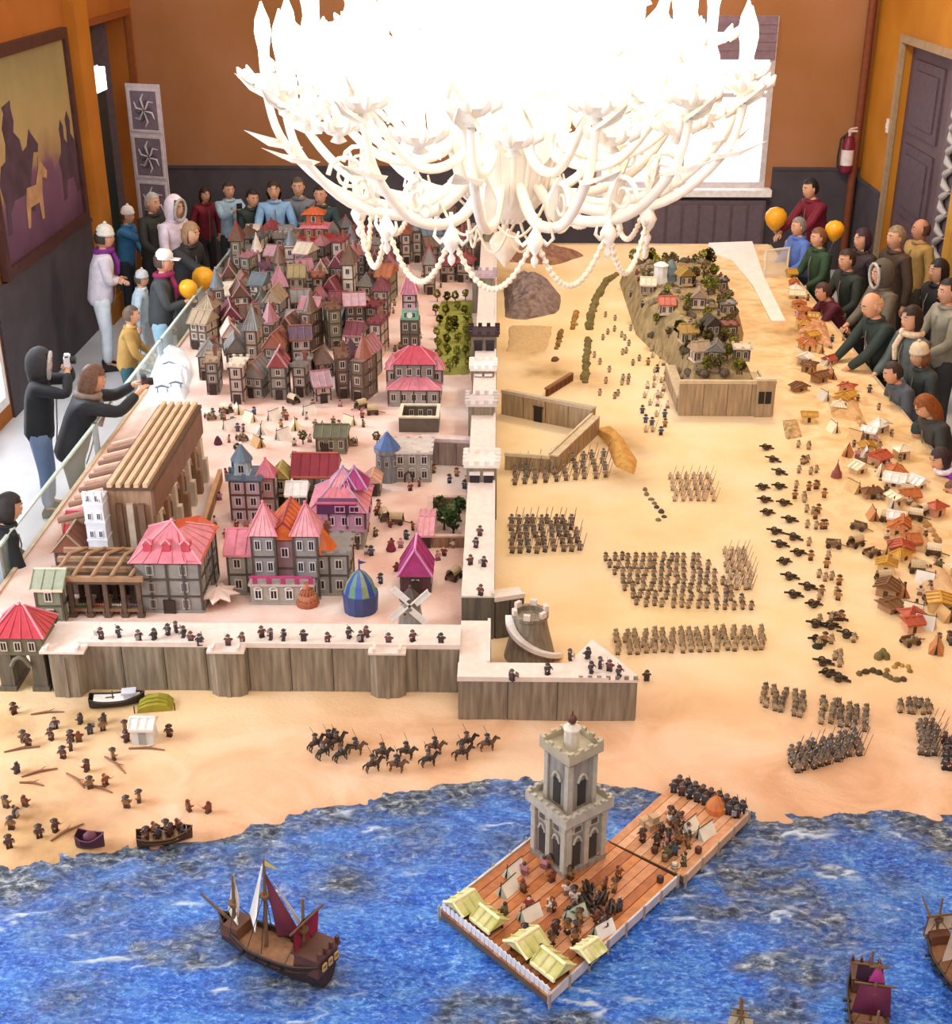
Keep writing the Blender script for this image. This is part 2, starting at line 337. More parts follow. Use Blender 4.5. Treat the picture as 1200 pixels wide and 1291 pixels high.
# ------------------------------------------------------------------ the table and its ground
TX0, TX1, TY0, TY1 = -3.25, 3.6, 3.3, 17.3
t = thing('display_table', 'huge long table carrying the toy city, sandy plain and blue sea', 'table', (.17, 10.3, 0))
def lt(mb, name, m): 
    mb.M = Matrix.Identity(4); o = mb.build(name, m, t); o.location = (-.17, -10.3, 0); return o
b = MB(); b.box(TX0, TX1, TY0, TY1, .80, .862); lt(b, 'table_top', mat('#8a6a48', .6))
b = MB(); b.box(TX0+.03, TX1-.03, TY0+.03, TY1-.03, .02, .80)
for k in range(60):
    y = TY0+.1+k*.232
    for x in (TX0+.03, TX1-.03): b.box(x-.012, x+.012, y, y+.1, .02, .8)
lt(b, 'table_skirt', mat('#3a3440', .9))
b = MB(); b.box(TX0-.03, TX0, TY0, TY1, .78, .915); b.box(TX1, TX1+.03, TY0, TY1, .78, .915); b.box(TX0, TX1, TY1, TY1+.03, .78, .915); lt(b, 'edge_rail', mat('#c9b292', .5))

SHORE = [at(px, py) for px, py in ((-160, 1085), (0, 1082), (60, 1078), (100, 1066), (200, 1060), (300, 1040), (360, 1022), (420, 1006), (520, 990), (600, 978), (660, 972), (760, 983), (850, 985), (900, 1008), (960, 1024), (1060, 1020), (1200, 1018), (1400, 1018))]
shx = np.array([p.x for p in SHORE]); shy = np.array([p.y for p in SHORE])
def shore(x): return np.interp(x, shx, shy)
xs = np.linspace(TX0, TX1, 300); ys = np.concatenate([np.linspace(TY0, 7, 200), np.linspace(7.02, TY1, 330)])
X, Y = np.meshgrid(xs, ys)
d = Y-(shore(X)+.03*(fbm(X*6, Y*6, 3)-.5))
Z = .9-.035*sstep(0.02, -.15, d)+.004*(fbm(X*5, Y*5, 4, 3)-.5)
beach = sstep(1.9, .2, d)
rip = np.abs(fbm(X*2.2+Y, Y*5-X*1.5, 4, 9)-.47)
Z = Z+.016*beach*(fbm(X*4, Y*9, 4, 5)-.5)*sstep(0, .2, d)
wallx = -.05
city = sstep(.08, -.08, X-wallx)*sstep(6.45, 6.7, Y)
SPC = 0
# sandy bank along the far right camp and the dunes beside the trench
camp = sstep(2.15, 2.9, X-.0*(Y-9)+.5*(fbm(X*1.2, Y*1.2, 3, 21)-.5))*sstep(6.6, 8.5, Y)
Z = Z+camp*.03*fbm(X*5, Y*4, 3, 31)
def ground_mat():
    m = bpy.data.materials.new('sand_ground'); m.use_nodes = True; nt = m.node_tree; bs = nt.nodes['Principled BSDF']; bs.inputs['Roughness'].default_value = .85; bs.inputs['Specular IOR Level'].default_value = .2
    L = nt.links; tc = nt.nodes.new('ShaderNodeTexCoord')
    def attr(n): a = nt.nodes.new('ShaderNodeAttribute'); a.attribute_name = n; return a.outputs['Fac']
    def ramp(scale, cols, det=5, dist=0):
        n = nt.nodes.new('ShaderNodeTexNoise'); n.inputs['Scale'].default_value = scale; n.inputs['Detail'].default_value = det; n.inputs['Distortion'].default_value = dist; L.new(tc.outputs['Object'], n.inputs['Vector'])
        r = nt.nodes.new('ShaderNodeValToRGB'); e = r.color_ramp.elements; e[0].position = .33; e[0].color = lin(cols[0]); e[1].position = .66; e[1].color = lin(cols[-1])
        for i, c in enumerate(cols[1:-1]): q = e.new(.33+.33*(i+1)/(len(cols)-1)); q.color = lin(c)
        L.new(n.outputs['Fac'], r.inputs[0]); return r.outputs[0]
    def mix(a, bb, f):
        x = nt.nodes.new('ShaderNodeMix'); x.data_type = 'RGBA'; L.new(f, x.inputs['Factor']); L.new(a, x.inputs['A']); L.new(bb, x.inputs['B']); return x.outputs['Result']
    plain = ramp(1.6, ['#e8c894', '#efd2a2', '#f0d8b2'])
    townc = ramp(2.6, ['#dcb2a2', '#e8c7b8', '#ead6cc'])
    bch = ramp(2.2, ['#cf9f7a', '#dcb08c', '#e0bea0'], 7, 1.2)
    cmp_ = ramp(4.5, ['#d0a470', '#e8c48e', '#f0d8b0'], 6, .8)
    dirt = ramp(5, ['#8a6a44', '#b08a5a', '#c2a068'], 6)
    c = mix(plain, bch, attr('beach')); c = mix(c, townc, attr('city')); c = mix(c, cmp_, attr('camp')); c = mix(c, dirt, attr('dirt'))
    L.new(c, bs.inputs['Base Color'])
    n2 = nt.nodes.new('ShaderNodeTexNoise'); n2.inputs['Scale'].default_value = 45; n2.inputs['Detail'].default_value = 6; L.new(tc.outputs['Object'], n2.inputs['Vector'])
    bp = nt.nodes.new('ShaderNodeBump'); bp.inputs['Strength'].default_value = .25; bp.inputs['Distance'].default_value = .02; L.new(n2.outputs['Fac'], bp.inputs['Height']); L.new(bp.outputs['Normal'], bs.inputs['Normal']); return m
dirt = np.zeros_like(X)
for (px, py, r) in ((690, 470, .32), (735, 480, .25), (780, 560, .28), (790, 600, .22), (660, 440, .3), (640, 350, .4), (1010, 420, .4), (1000, 390, .3), (25, 1060, .45), (60, 1070, .4), (15, 900, .3), (110, 900, .3)):
    p = at(px, py); dirt = np.maximum(dirt, .75*np.exp(-((X-p.x)**2+((Y-p.y)*.8)**2)/r**2)*(.4+1.2*fbm(X*5, Y*5, 3, 17)))
dirt = np.clip(dirt, 0, 1)
g_ = grid_mesh('sand_ground', X, Y, Z, ground_mat(), {'beach': beach*(1-city), 'city': city, 'camp': camp*.8, 'dirt': dirt})
tag(g_, 'tan and pinkish sandy ground spread over the table behind the blue sea', 'ground')

# ------------------------------------------------------------------ the sea of crumpled blue sheeting with grey netting
xs = np.linspace(TX0, TX1, 520); ys = np.linspace(TY0, 6.25, 300); X, Y = np.meshgrid(xs, ys)
d = Y-shore(X)
n1 = 1-np.abs(2*fbm(X*2.6+.6*Y, Y*6.5, 5, 41)-1)*1.6
n2 = 1-np.abs(2*fbm(X*11, Y*14+3*X, 4, 52)-1)*1.5
Zs = .882+.022*(n1-.5)+.010*(n2-.5)-.010*sstep(-.02, .16, d)
Zs = np.maximum(np.where(d > .03, np.minimum(Zs, .884), Zs), .8655)
net = np.maximum(sstep(-.52, -.14, d+.5*(fbm(X*2.2, Y*4.5, 4, 61)-.5)), 0)*.9
for (px, py, r, w) in ((430, 1110, .22, .8), (1040, 1160, .26, .95), (1000, 1120, .2, .7), (890, 1150, .16, .9), (1130, 1110, .12, .5), (120, 1150, .35, .6), (200, 1100, .25, .7), (380, 1245, .15, .8), (90, 1255, .2, .6), (640, 1065, .2, .8), (520, 1050, .3, .6), (350, 1235, .2, .9), (400, 1230, .15, .9), (300, 1085, .3, .6), (860, 1120, .1, .8), (250, 1050, .15, .8)):
    p = at(px, py); net = np.maximum(net, w*np.exp(-((X-p.x)**2+((Y-p.y)*1.2)**2)/r**2*1.2))
net = np.clip(np.maximum(net, .75*sstep(.5, .62, fbm(X*1.6+3, Y*3.4, 4, 77)))*(.3+1.5*fbm(X*11, Y*15, 4, 71)), 0, 1)
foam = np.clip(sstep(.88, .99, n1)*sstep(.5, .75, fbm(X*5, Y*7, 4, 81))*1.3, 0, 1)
def sea_mat():
    m = bpy.data.materials.new('blue_sheeting'); m.use_nodes = True; nt = m.node_tree; bs = nt.nodes['Principled BSDF']; bs.inputs['Roughness'].default_value = .34; bs.inputs['Specular IOR Level'].default_value = .4
    L = nt.links; tc = nt.nodes.new('ShaderNodeTexCoord')
    def attr(n): a = nt.nodes.new('ShaderNodeAttribute'); a.attribute_name = n; return a.outputs['Fac']
    mp = nt.nodes.new('ShaderNodeMapping'); mp.inputs['Scale'].default_value = (1, 1.7, 1); L.new(tc.outputs['Object'], mp.inputs[0])
    def noise(scale, det, dist=0, rough=.6):
        n = nt.nodes.new('ShaderNodeTexNoise'); n.inputs['Scale'].default_value = scale; n.inputs['Detail'].default_value = det; n.inputs['Distortion'].default_value = dist; n.inputs['Roughness'].default_value = rough; L.new(mp.outputs[0], n.inputs['Vector']); return n.outputs['Fac']
    def ramp(f, cols):
        r = nt.nodes.new('ShaderNodeValToRGB'); e = r.color_ramp.elements; e[0].position = cols[0][0]; e[0].color = lin(cols[0][1]); e[1].position = cols[-1][0]; e[1].color = lin(cols[-1][1])
        for p, c in cols[1:-1]: q = e.new(p); q.color = lin(c)
        L.new(f, r.inputs[0]); return r.outputs[0]
    def mix(a, bb, f):
        x = nt.nodes.new('ShaderNodeMix'); x.data_type = 'RGBA'; L.new(f, x.inputs['Factor']); L.new(a, x.inputs['A']); L.new(bb, x.inputs['B']); return x.outputs['Result']
    big = ramp(noise(3.2, 9, 1.4, .68), [(.34, '#0c2a90'), (.42, '#184ec8'), (.50, '#3276e4'), (.59, '#5aa0f4'), (.68, '#a8d0fa')])
    nt_ = ramp(noise(20, 6, .5, .75), [(.36, '#141c30'), (.45, '#3a465c'), (.53, '#6a7684'), (.61, '#a8aeb0'), (.68, '#e6e8e4')])
    fine = ramp(noise(38, 5, .3, .8), [(.37, '#0e2a80'), (.45, '#2058c8'), (.52, '#4488e6'), (.59, '#84bcf6'), (.66, '#dcecfc')])
    half = nt.nodes.new('ShaderNodeValue'); half.outputs[0].default_value = .6; big = mix(big, fine, half.outputs[0])
    c = mix(big, nt_, attr('net'))
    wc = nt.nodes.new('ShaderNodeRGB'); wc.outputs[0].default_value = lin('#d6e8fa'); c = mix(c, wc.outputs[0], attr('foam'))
    L.new(c, bs.inputs['Base Color'])
    bp = nt.nodes.new('ShaderNodeBump'); bp.inputs['Strength'].default_value = .9; bp.inputs['Distance'].default_value = .03; L.new(noise(16, 7, .6, .7), bp.inputs['Height']); L.new(bp.outputs['Normal'], bs.inputs['Normal']); return m
tag(grid_mesh('sea', X, Y, Zs, sea_mat(), {'net': net, 'foam': foam}), 'crumpled glossy blue sheeting with grey netting forming the sea', 'sea')

# ------------------------------------------------------------------ glass barrier round the table
GM = glass_mat('#d9efe8', .16); RAIL = mat('#c4d8cf', .15, var=.03)
def glass_side(label, x, ys_, h, name='glass_barrier'):
    t = thing(name, label, 'barrier', (x, ys_[0], .80))
    for a, bb in zip(ys_[:-1], ys_[1:]):
        b = MB(); b.box(-.005, .005, a-ys_[0]+.02, bb-ys_[0]-.02, .02, h); b.build('glass_pane', GM, t)
        b = MB(); b.box(-.012, .012, a-ys_[0]+.02, bb-ys_[0]-.02, h, h+.018); b.build('top_rail', RAIL, t)
    for a in ys_:
        b = MB(); b.box(-.02, .02, a-ys_[0]-.02, a-ys_[0]+.02, -.3, h+.02); b.build('post', mat('#a9b4b8', .25, .6), t)
glass_side('clear glass barrier with pale green rail along the left table edge', TX0-.055, [7.7, 10.0, 12.3, 14.6, 17.2], .32)
# ------------------------------------------------------------------ the chandelier
M_gl = mat('#fdf6ec', .25, var=.04, spec=.6)
M_gl2 = mat('#fbecd6', .3, var=.05)
M_bulb = mat('#ffffff', .3, var=0, emit='#fff4e2', es=3.2)
M_glow_flower = mat('#ffffff', .3, var=0, emit='#fff3e0', es=1.1)
ch = thing('chandelier', 'huge white glass chandelier of curling arms and lit candles over the table', 'chandelier', (CHX, CHY, 3.27))
b = MB(); b.lathe([(.02, .35), (.12, .40), (.16, .50), (.10, .58), (.07, .70), (.15, .80), (.17, .92), (.09, 1.02), (.06, 1.15), (.12, 1.28), (.14, 1.4), (.06, 1.52), (.03, 1.75), (.015, 1.9), (.012, 3.9)], 16); b.build('stem', M_gl, ch)
b = MB(); b.lathe([(.015, .20), (.08, .205), (.16, .26), (.23, .36), (.26, .48), (.30, .62), (.33, .66), (.30, .655), (.24, .5)], 22)
for k in range(22): a = k*2*PI/22; b.tube([(.08*math.cos(a), .08*math.sin(a), .205), (.235*math.cos(a), .235*math.sin(a), .36), (.31*math.cos(a), .31*math.sin(a), .64), (.36*math.cos(a), .36*math.sin(a), .66)], [.012, .016, .016, .006], 5)
b.build('bowl', M_gl, ch)
b = MB(); b.lathe([(.004, -.05), (.035, -.01), (.075, .05), (.085, .09), (.06, .13), (.02, .15), (.018, .2)], 14); b.build('heart_pendant', M_gl2, ch)
def arm_mesh(pts, r):
    b = MB(); b.tube(pts, r, 7); return b
def curve(ctrl, n=14):                # Catmull-Rom through control points
    out = []; P = [ctrl[0]]+list(ctrl)+[ctrl[-1]]
    for i in range(1, len(P)-2):
        for k in range(n//(len(P)-3)+2):
            u = k/(n//(len(P)-3)+2); p0, p1, p2, p3 = [Vector(q) for q in P[i-1:i+3]]
            out.append(.5*((2*p1)+(-p0+p2)*u+(2*p0-5*p1+4*p2-p3)*u*u+(-p0+3*p1-3*p2+p3)*u**3))
    out.append(Vector(P[-1])); return out
def candle_meshes(s):
    c = MB(); c.lathe([(.01, -.03), (.035, -.02), (.02, 0), (.05, .012), (.085, .045), (.09, .05), (.06, .03), (.022, .035), (.024, .10)], 12)
    for k in range(8): a = k*PI/4; c.tube([(.07*math.cos(a), .07*math.sin(a), .03), (.105*math.cos(a), .105*math.sin(a), .055), (.12*math.cos(a), .12*math.sin(a), .085)], [.016, .02, .004], 4)
    k_ = MB(); k_.lathe([(.022, .09), (.024, .16), (.03, .19), (.036, .23), (.030, .28), (.014, .32), (.003, .35)], 10)
    for m in (c, k_): m.v = [(x*s, y*s, z*s) for x, y, z in m.v]
    return c.mesh('cup', M_gl), k_.mesh('candle_bulb', M_bulb)
CUP, BULB = candle_meshes(1.0); CUP2, BULB2 = candle_meshes(1.15)
LEAF = MB()
for sgn in (-1, 1): LEAF.add([(0, 0, 0), (.05, sgn*.035, .02), (.14, sgn*.045, .05), (.24, 0, .10), (.10, 0, .035), (.05, sgn*.03, .0), (.14, sgn*.04, .03)], [(0, 1, 4), (1, 2, 4), (2, 3, 4), (0, 5, 1), (5, 6, 2, 1), (6, 3, 2)])
LEAF = LEAF.mesh('leaf', M_gl)
def ring(n, ph, ctrl, rad, cups, leaves, big):
    pts = curve(ctrl, 16); am = arm_mesh(pts, [rad*(1-.45*i/(len(pts)-1)) for i in range(len(pts))])
    # little curled scroll on the arm
    sc = [ctrl[2][0]-.02, 0, ctrl[2][2]]
    for q in range(1): am.tube([(sc[0]+.10*(1-i/22)*math.cos(i*.55), 0, sc[2]+.13+.10*(1-i/22)*math.sin(i*.55)-.03) for i in range(18)], [.014-.0004*i for i in range(18)], 5)
    me = am.mesh('arm', M_gl)
    for i in range(n):
        a = ph+2*PI*i/n+rng.uniform(-.05, .05)
        o = link('arm', me, ch, (0, 0, 0), a); 
        for (x, y, z) in cups:
            link('cup', CUP2 if big else CUP, o, (x, y, z)); link('candle_bulb', BULB2 if big else BULB, o, (x, y, z))
        for (x, z, tilt, s) in leaves:
            l = link('leaf', LEAF, o, (x, 0, z)); l.rotation_euler = (0, tilt, rng.uniform(-.6, .6)); l.scale = (s, s*1.3, s)
ring(14, .1, [(.10, 0, .55), (.42, 0, .30), (.85, 0, .36), (1.14, 0, .62), (1.22, 0, .86)], .034, [(1.22, 0, .90), (1.02, .16, .74)], [(1.05, .6, .1, 1.2), (.75, .34, -.9, 1), (1.18, .84, -.2, .9)], True)
ring(12, .35, [(.10, 0, .86), (.35, 0, .58), (.68, 0, .58), (.95, 0, .86), (1.02, 0, 1.08)], .03, [(1.02, 0, 1.10), (.78, -.14, .92)], [(.85, .8, -.4, 1.3), (.5, .58, -1.2, 1)], True)
ring(10, .0, [(.08, 0, 1.2), (.28, 0, .92), (.5, 0, .90), (.74, 0, 1.12), (.80, 0, 1.32)], .028, [(.80, 0, 1.34), (.56, .12, 1.2)], [(.6, 1.05, -.5, 1.2), (.35, .95, -1.2, 1)], True)
ring(8, .2, [(.06, 0, 1.5), (.2, 0, 1.28), (.34, 0, 1.3), (.48, 0, 1.45), (.5, 0, 1.56)], .024, [(.5, 0, 1.58)], [(.4, 1.4, -.6, 1.1)], False)
# frosted flower shades with no bulbs, set glowing to fill in the chandelier's glare
b = MB(); b.lathe([(.02, 0), (.06, .03), (.085, .10), (.075, .17), (.10, .23), (.12, .25), (.09, .22), (.06, .12)], 12, cap=False); FL = b.mesh('glow_flower', M_glow_flower)
for (n, r, z, ph) in ((11, .48, .74, 0), (12, .74, .84, .2), (9, .30, .98, .1), (10, .55, 1.16, .4), (8, .26, 1.4, 0), (14, .95, .90, .12)):
    for i in range(n):
        a = ph+2*PI*i/n; o = link('glow_flower', FL, ch, (r*math.cos(a), r*math.sin(a), z), rng.uniform(0, 6)); o.rotation_euler = (rng.uniform(-.5, .5), rng.uniform(-.5, .5), a)
# hanging bead garlands and small drops
GB = MB()
BEAD = None
nodes = []
for i in range(12):
    a = 2*PI*i/12+.18; r = .78; nodes.append(Vector((r*math.cos(a), r*math.sin(a), .30)))
for i, p in enumerate(nodes):
    q = nodes[(i+1) % 12]
    b = MB(); L = 20
    for k in range(L+1):
        u = k/L; x = p.lerp(q, u); z = x.z-.27*(1-(2*u-1)**2)
        b.ball((x.x, x.y, z), .017, 6, 4)
    b.tube([(p.lerp(q, k/L).x, p.lerp(q, k/L).y, p.z-.27*(1-(2*k/L-1)**2)) for k in range(L+1)], .010, 5)
    b.build('bead_garland', M_gl2, ch)
    b = MB(); b.lathe([(.003, -.16), (.018, -.14), (.02, -.12), (.008, -.10), (.03, -.07), (.045, -.03), (.03, 0), (.012, .03), (.01, .10)], 9, c=tuple(p))
    a = 2*PI*i/12+.18
    for s in (-1, 1): b.tube([(p.x, p.y, p.z), (p.x-s*.06*math.sin(a), p.y+s*.06*math.cos(a), p.z-.05), (p.x-s*.09*math.sin(a), p.y+s*.09*math.cos(a), p.z-.02), (p.x-s*.08*math.sin(a), p.y+s*.08*math.cos(a), p.z+.02)], [.014, .012, .010, .006], 5)
    b.build('glass_drop', M_gl, ch)
for (n, r, z, dz) in ((9, .42, .36, .16), (7, .2, .2, .13)):
    pts = [Vector((r*math.cos(2*PI*i/n+.3), r*math.sin(2*PI*i/n+.3), z)) for i in range(n)]
    for i in range(n):
        p, q = pts[i], pts[(i+1) % n]; b = MB()
        b.tube([(p.lerp(q, k/12).x, p.lerp(q, k/12).y, z-dz*(1-(k/6-1)**2)) for k in range(13)], .008, 5); b.build('bead_garland', M_gl2, ch)
# ------------------------------------------------------------------ helpers for the toy world
GXS, GYS, GZ = np.linspace(TX0, TX1, 300), np.concatenate([np.linspace(TY0, 7, 200), np.linspace(7.02, TY1, 330)]), Z
def gz(x, y):
    fx = np.interp(x, GXS, np.arange(len(GXS))); fy = np.interp(y, GYS, np.arange(len(GYS)))
    i, j = min(int(fx), len(GXS)-2), min(int(fy), len(GYS)-2); u, v = fx-i, fy-j
    return float((GZ[j, i]*(1-u)+GZ[j, i+1]*u)*(1-v)+(GZ[j+1, i]*(1-u)+GZ[j+1, i+1]*u)*v)
def put(px, py, dz=-.0008): p = at(px, py); p.z = gz(p.x, p.y)+dz; return p
def stone_mat(h, h2):
    key = ('stone', h)
    if key in MC: return MC[key]
    m = bpy.data.materials.new('stone_panel'); m.use_nodes = True; nt = m.node_tree; bs = nt.nodes['Principled BSDF']; bs.inputs['Roughness'].default_value = .6
    tc = nt.nodes.new('ShaderNodeTexCoord'); mp = nt.nodes.new('ShaderNodeMapping'); mp.inputs['Scale'].default_value = (26, 26, 3); nt.links.new(tc.outputs['Object'], mp.inputs[0])
    n = nt.nodes.new('ShaderNodeTexNoise'); n.inputs['Scale'].default_value = 1.6; n.inputs['Detail'].default_value = 5; nt.links.new(mp.outputs[0], n.inputs['Vector'])
    r = nt.nodes.new('ShaderNodeValToRGB'); r.color_ramp.elements[0].position = .3; r.color_ramp.elements[1].position = .7; r.color_ramp.elements[0].color = lin(h); r.color_ramp.elements[1].color = lin(h2)
    nt.links.new(n.outputs['Fac'], r.inputs[0]); nt.links.new(r.outputs[0], bs.inputs['Base Color'])
    bp = nt.nodes.new('ShaderNodeBump'); bp.inputs['Strength'].default_value = .35; bp.inputs['Distance'].default_value = .01; nt.links.new(n.outputs['Fac'], bp.inputs['Height']); nt.links.new(bp.outputs['Normal'], bs.inputs['Normal'])
    MC[key] = m; return m
S_WALL = stone_mat('#6f6455', '#988b78'); S_TOP = mat('#e0d0c6', .7, var=.06, scale=20); S_TAN = stone_mat('#8a7760', '#b39a78'); S_DARK = stone_mat('#4c463c', '#6c6254'); S_PURP = stone_mat('#86706c', '#a8928a')
def seg(t, p0, p1, thick, h, mw=S_WALL, mt=S_TOP, pw=.25, rim=True, back=True):
    """one straight run of panelled wall from p0 to p1; its front looks to the right hand of that direction"""
    p0, p1 = Vector(p0[:2]), Vector(p1[:2]); d = p1-p0; L = d.length; rz = math.atan2(d.y, d.x); lo = t.location
    loc = (p0.x-lo.x, p0.y-lo.y, 0)
    b = MB(); b.box(0, L, .008, thick-.008, 0, h, 0); b.build('wall_core', mw, t, loc, rz)
    b = MB(); b.box(-.004, L+.004, -.006, thick+.004, h, h+.012, 0)
    if rim:
        b.box(-.004, L+.004, -.006, .012, h+.012, h+.03, 0)
    b.build('walkway', mt, t, loc, rz)
    n = max(1, round(L/pw)); w = L/n; pb = MB(); pb.box(.003, w-.003, -.006+.002*0, .009, .0, h-.002); pb.box(.012, .02, -.009, -.005, .01, h-.01); pb.box(w-.02, w-.012, -.009, -.005, .01, h-.01)
    me = pb.mesh('wall_panel', mw)
    for k in range(n):
        q = p0+d*(k/n); link('wall_panel', me, t, (q.x-lo.x, q.y-lo.y, 0), rz)
    if back:
        bm = MB(); bm.box(.003, w-.003, thick-.009, thick+.004, 0, h-.002); me2 = bm.mesh('wall_panel', mw)
        for k in range(n): q = p0+d*(k/n); link('wall_panel', me2, t, (q.x-lo.x, q.y-lo.y, 0), rz)
def buttress(t, x, y, w, dp, h, mw=S_WALL, rz=0):
    lo = t.location; b = MB(); b.prism([(-w/2, dp), (-w/2, dp*.3), (-w*.3, 0), (w*.3, 0), (w/2, dp*.3), (w/2, dp)], 0, h, 0)
    b.box(-w/2-.006, w/2+.006, -.006, dp, h, h+.014, 1); b.box(-.012, .012, -.008, .01, 0, h-.02, 0)
    for s in (-1, 1): b.box(s*w*.36-.008, s*w*.36+.008, -.004, .05, h+.014, h+.04, 1)
    b.build('buttress', [mw, S_TOP], t, (x-lo.x, y-lo.y, 0), rz)
WINC = {}
def win_mesh(w, h, fr='#cbbfb4', pane='#1d1a22', arch=False):
    k = (w, h, fr, pane, arch)
    if k in WINC: return WINC[k]
    b = MB(); e = min(w, h)*.14; t = .006
    for (x0, x1, z0, z1) in ((-w/2, -w/2+e, 0, h), (w/2-e, w/2, 0, h), (-w/2+e, w/2-e, 0, e), (-w/2+e, w/2-e, h-e, h)): b.box(x0, x1, -t, 0, z0, z1, 0)
    b.box(-e*.3, e*.3, -t*.8, 0, e, h-e, 0); b.box(-w/2+e, w/2-e, -.002, 0, e, h-e, 1)
    if arch: b.prism([(-w/2, 0), (w/2, 0)]+[(w/2*math.cos(a), .4*w*math.sin(a)) for a in (.5, 1.05, 1.57, 2.1, 2.64)], 0, t, 0) if False else b.tube([(w/2*math.cos(a), -.003, h+.35*w*math.sin(a)) for a in (0, .6, 1.2, 1.9, 2.5, PI)], .006, 4, 0)
    WINC[k] = b.mesh('window', [mat(fr, .5, var=.05), mat(pane, .3, var=0)]); return WINC[k]
def roof_mesh(kind, w, d, h, rh, rc, o=.022):
    b = MB(); x, y = w/2+o, d/2+o; z = h; m0, m1 = 0, 1
    def rib(p, q): b.tube([p, q], .0045, 4, 0, False)
    if kind == 'gx':
        vs = [(-x, -y, z), (x, -y, z), (x, y, z), (-x, y, z), (-x, 0, z+rh), (x, 0, z+rh)]
        b.add(vs, [(0, 1, 5, 4), (2, 3, 4, 5), (0, 4, 3), (1, 2, 5), (3, 2, 1, 0)], 0)
        n = max(3, int(w/.055))
        for k in range(n+1):
            u = -x+2*x*k/n
            for s in (-1, 1): rib((u, s*y, z+.004), (u, 0, z+rh+.003))
        b.tube([(-x, 0, z+rh), (x, 0, z+rh)], .009, 5, 1); b.box(-x, x, -y-.004, -y+.006, z-.012, z+.004, 1)
    elif kind == 'gy':
        vs = [(-x, -y, z), (x, -y, z), (x, y, z), (-x, y, z), (0, -y, z+rh), (0, y, z+rh)]
        b.add(vs, [(0, 4, 5, 3), (1, 2, 5, 4), (0, 1, 4), (2, 3, 5), (3, 2, 1, 0)], 0)
        n = max(3, int(d/.055))
        for k in range(n+1):
            u = -y+2*y*k/n
            for s in (-1, 1): rib((s*x, u, z+.004), (0, u, z+rh+.003))
        b.tube([(0, -y, z+rh), (0, y, z+rh)], .009, 5, 1)
        for s in (-1, 1): b.tube([(s*x, -y, z), (0, -y-.002, z+rh)], .008, 4, 1)
    elif kind in ('pyr', 'hip'):
        r = 0 if kind == 'pyr' else max(0, x-y)
        vs = [(-x, -y, z), (x, -y, z), (x, y, z), (-x, y, z), (-r, 0, z+rh), (r, 0, z+rh)]
        b.add(vs, [(0, 1, 5, 4), (2, 3, 4, 5), (0, 4, 3), (1, 2, 5), (3, 2, 1, 0)], 0)
        for q, e in ((0, -r), (1, r), (2, r), (3, -r)): b.tube([vs[q], (e, 0, z+rh)], .008, 4, 1)
        for k in range(1, 5):
            u = k/5; b.tube([(-x+2*x*u, -y, z+.003), (-r+2*r*u, 0, z+rh*.98)], .004, 4, 0); b.tube([(x, -y+2*y*u, z+.003), (r, 0, z+rh*.98)], .004, 4, 0)
        b.ball((r if r == 0 else 0, 0, z+rh+.008), .012, 6, 4, 1)
    elif kind == 'cone':
        b.lathe([(x, z), (x*.95, z+.01), (.006, z+rh)], 12, 0, sm=False); b.ball((0, 0, z+rh+.006), .012, 6, 4, 1)
    elif kind == 'flat':
        b.box(-x, x, -y, y, z, z+.015, 0); n = max(2, int(w/.09)); m = max(2, int(d/.09))
        for k in range(n+1):
            u = -x+.012+(2*x-.024)*k/n; b.box(u-.014, u+.014, -y, -y+.015, z+.015, z+rh, 0); b.box(u-.014, u+.014, y-.015, y, z+.015, z+rh, 0)
        for k in range(1, m):
            u = -y+.012+(2*y-.024)*k/m; b.box(-x, -x+.015, u-.014, u+.014, z+.015, z+rh, 0); b.box(x-.015, x, u-.014, u+.014, z+.015, z+rh, 0)
    return b
PAL = {'red': '#b5343f', 'rose': '#d07c8a', 'pink': '#dc9aa4', 'magenta': '#a83a78', 'orange': '#c4602f', 'brown': '#7a4a38', 'grey': '#85807c', 'crimson': '#8e2b3a', 'slate': '#5c6b7c', 'ochre': '#a88848', 'lilac': '#b494b4', 'terracotta': '#b8614c', 'cream': '#dccab4', 'green': '#7a8a3c', 'teal': '#6f9a90', 'tan': '#a8937a', 'white': '#e8e2dc', 'dark': '#4a423c', 'plum': '#6d3a58', 'blue': '#4a6a9c'}
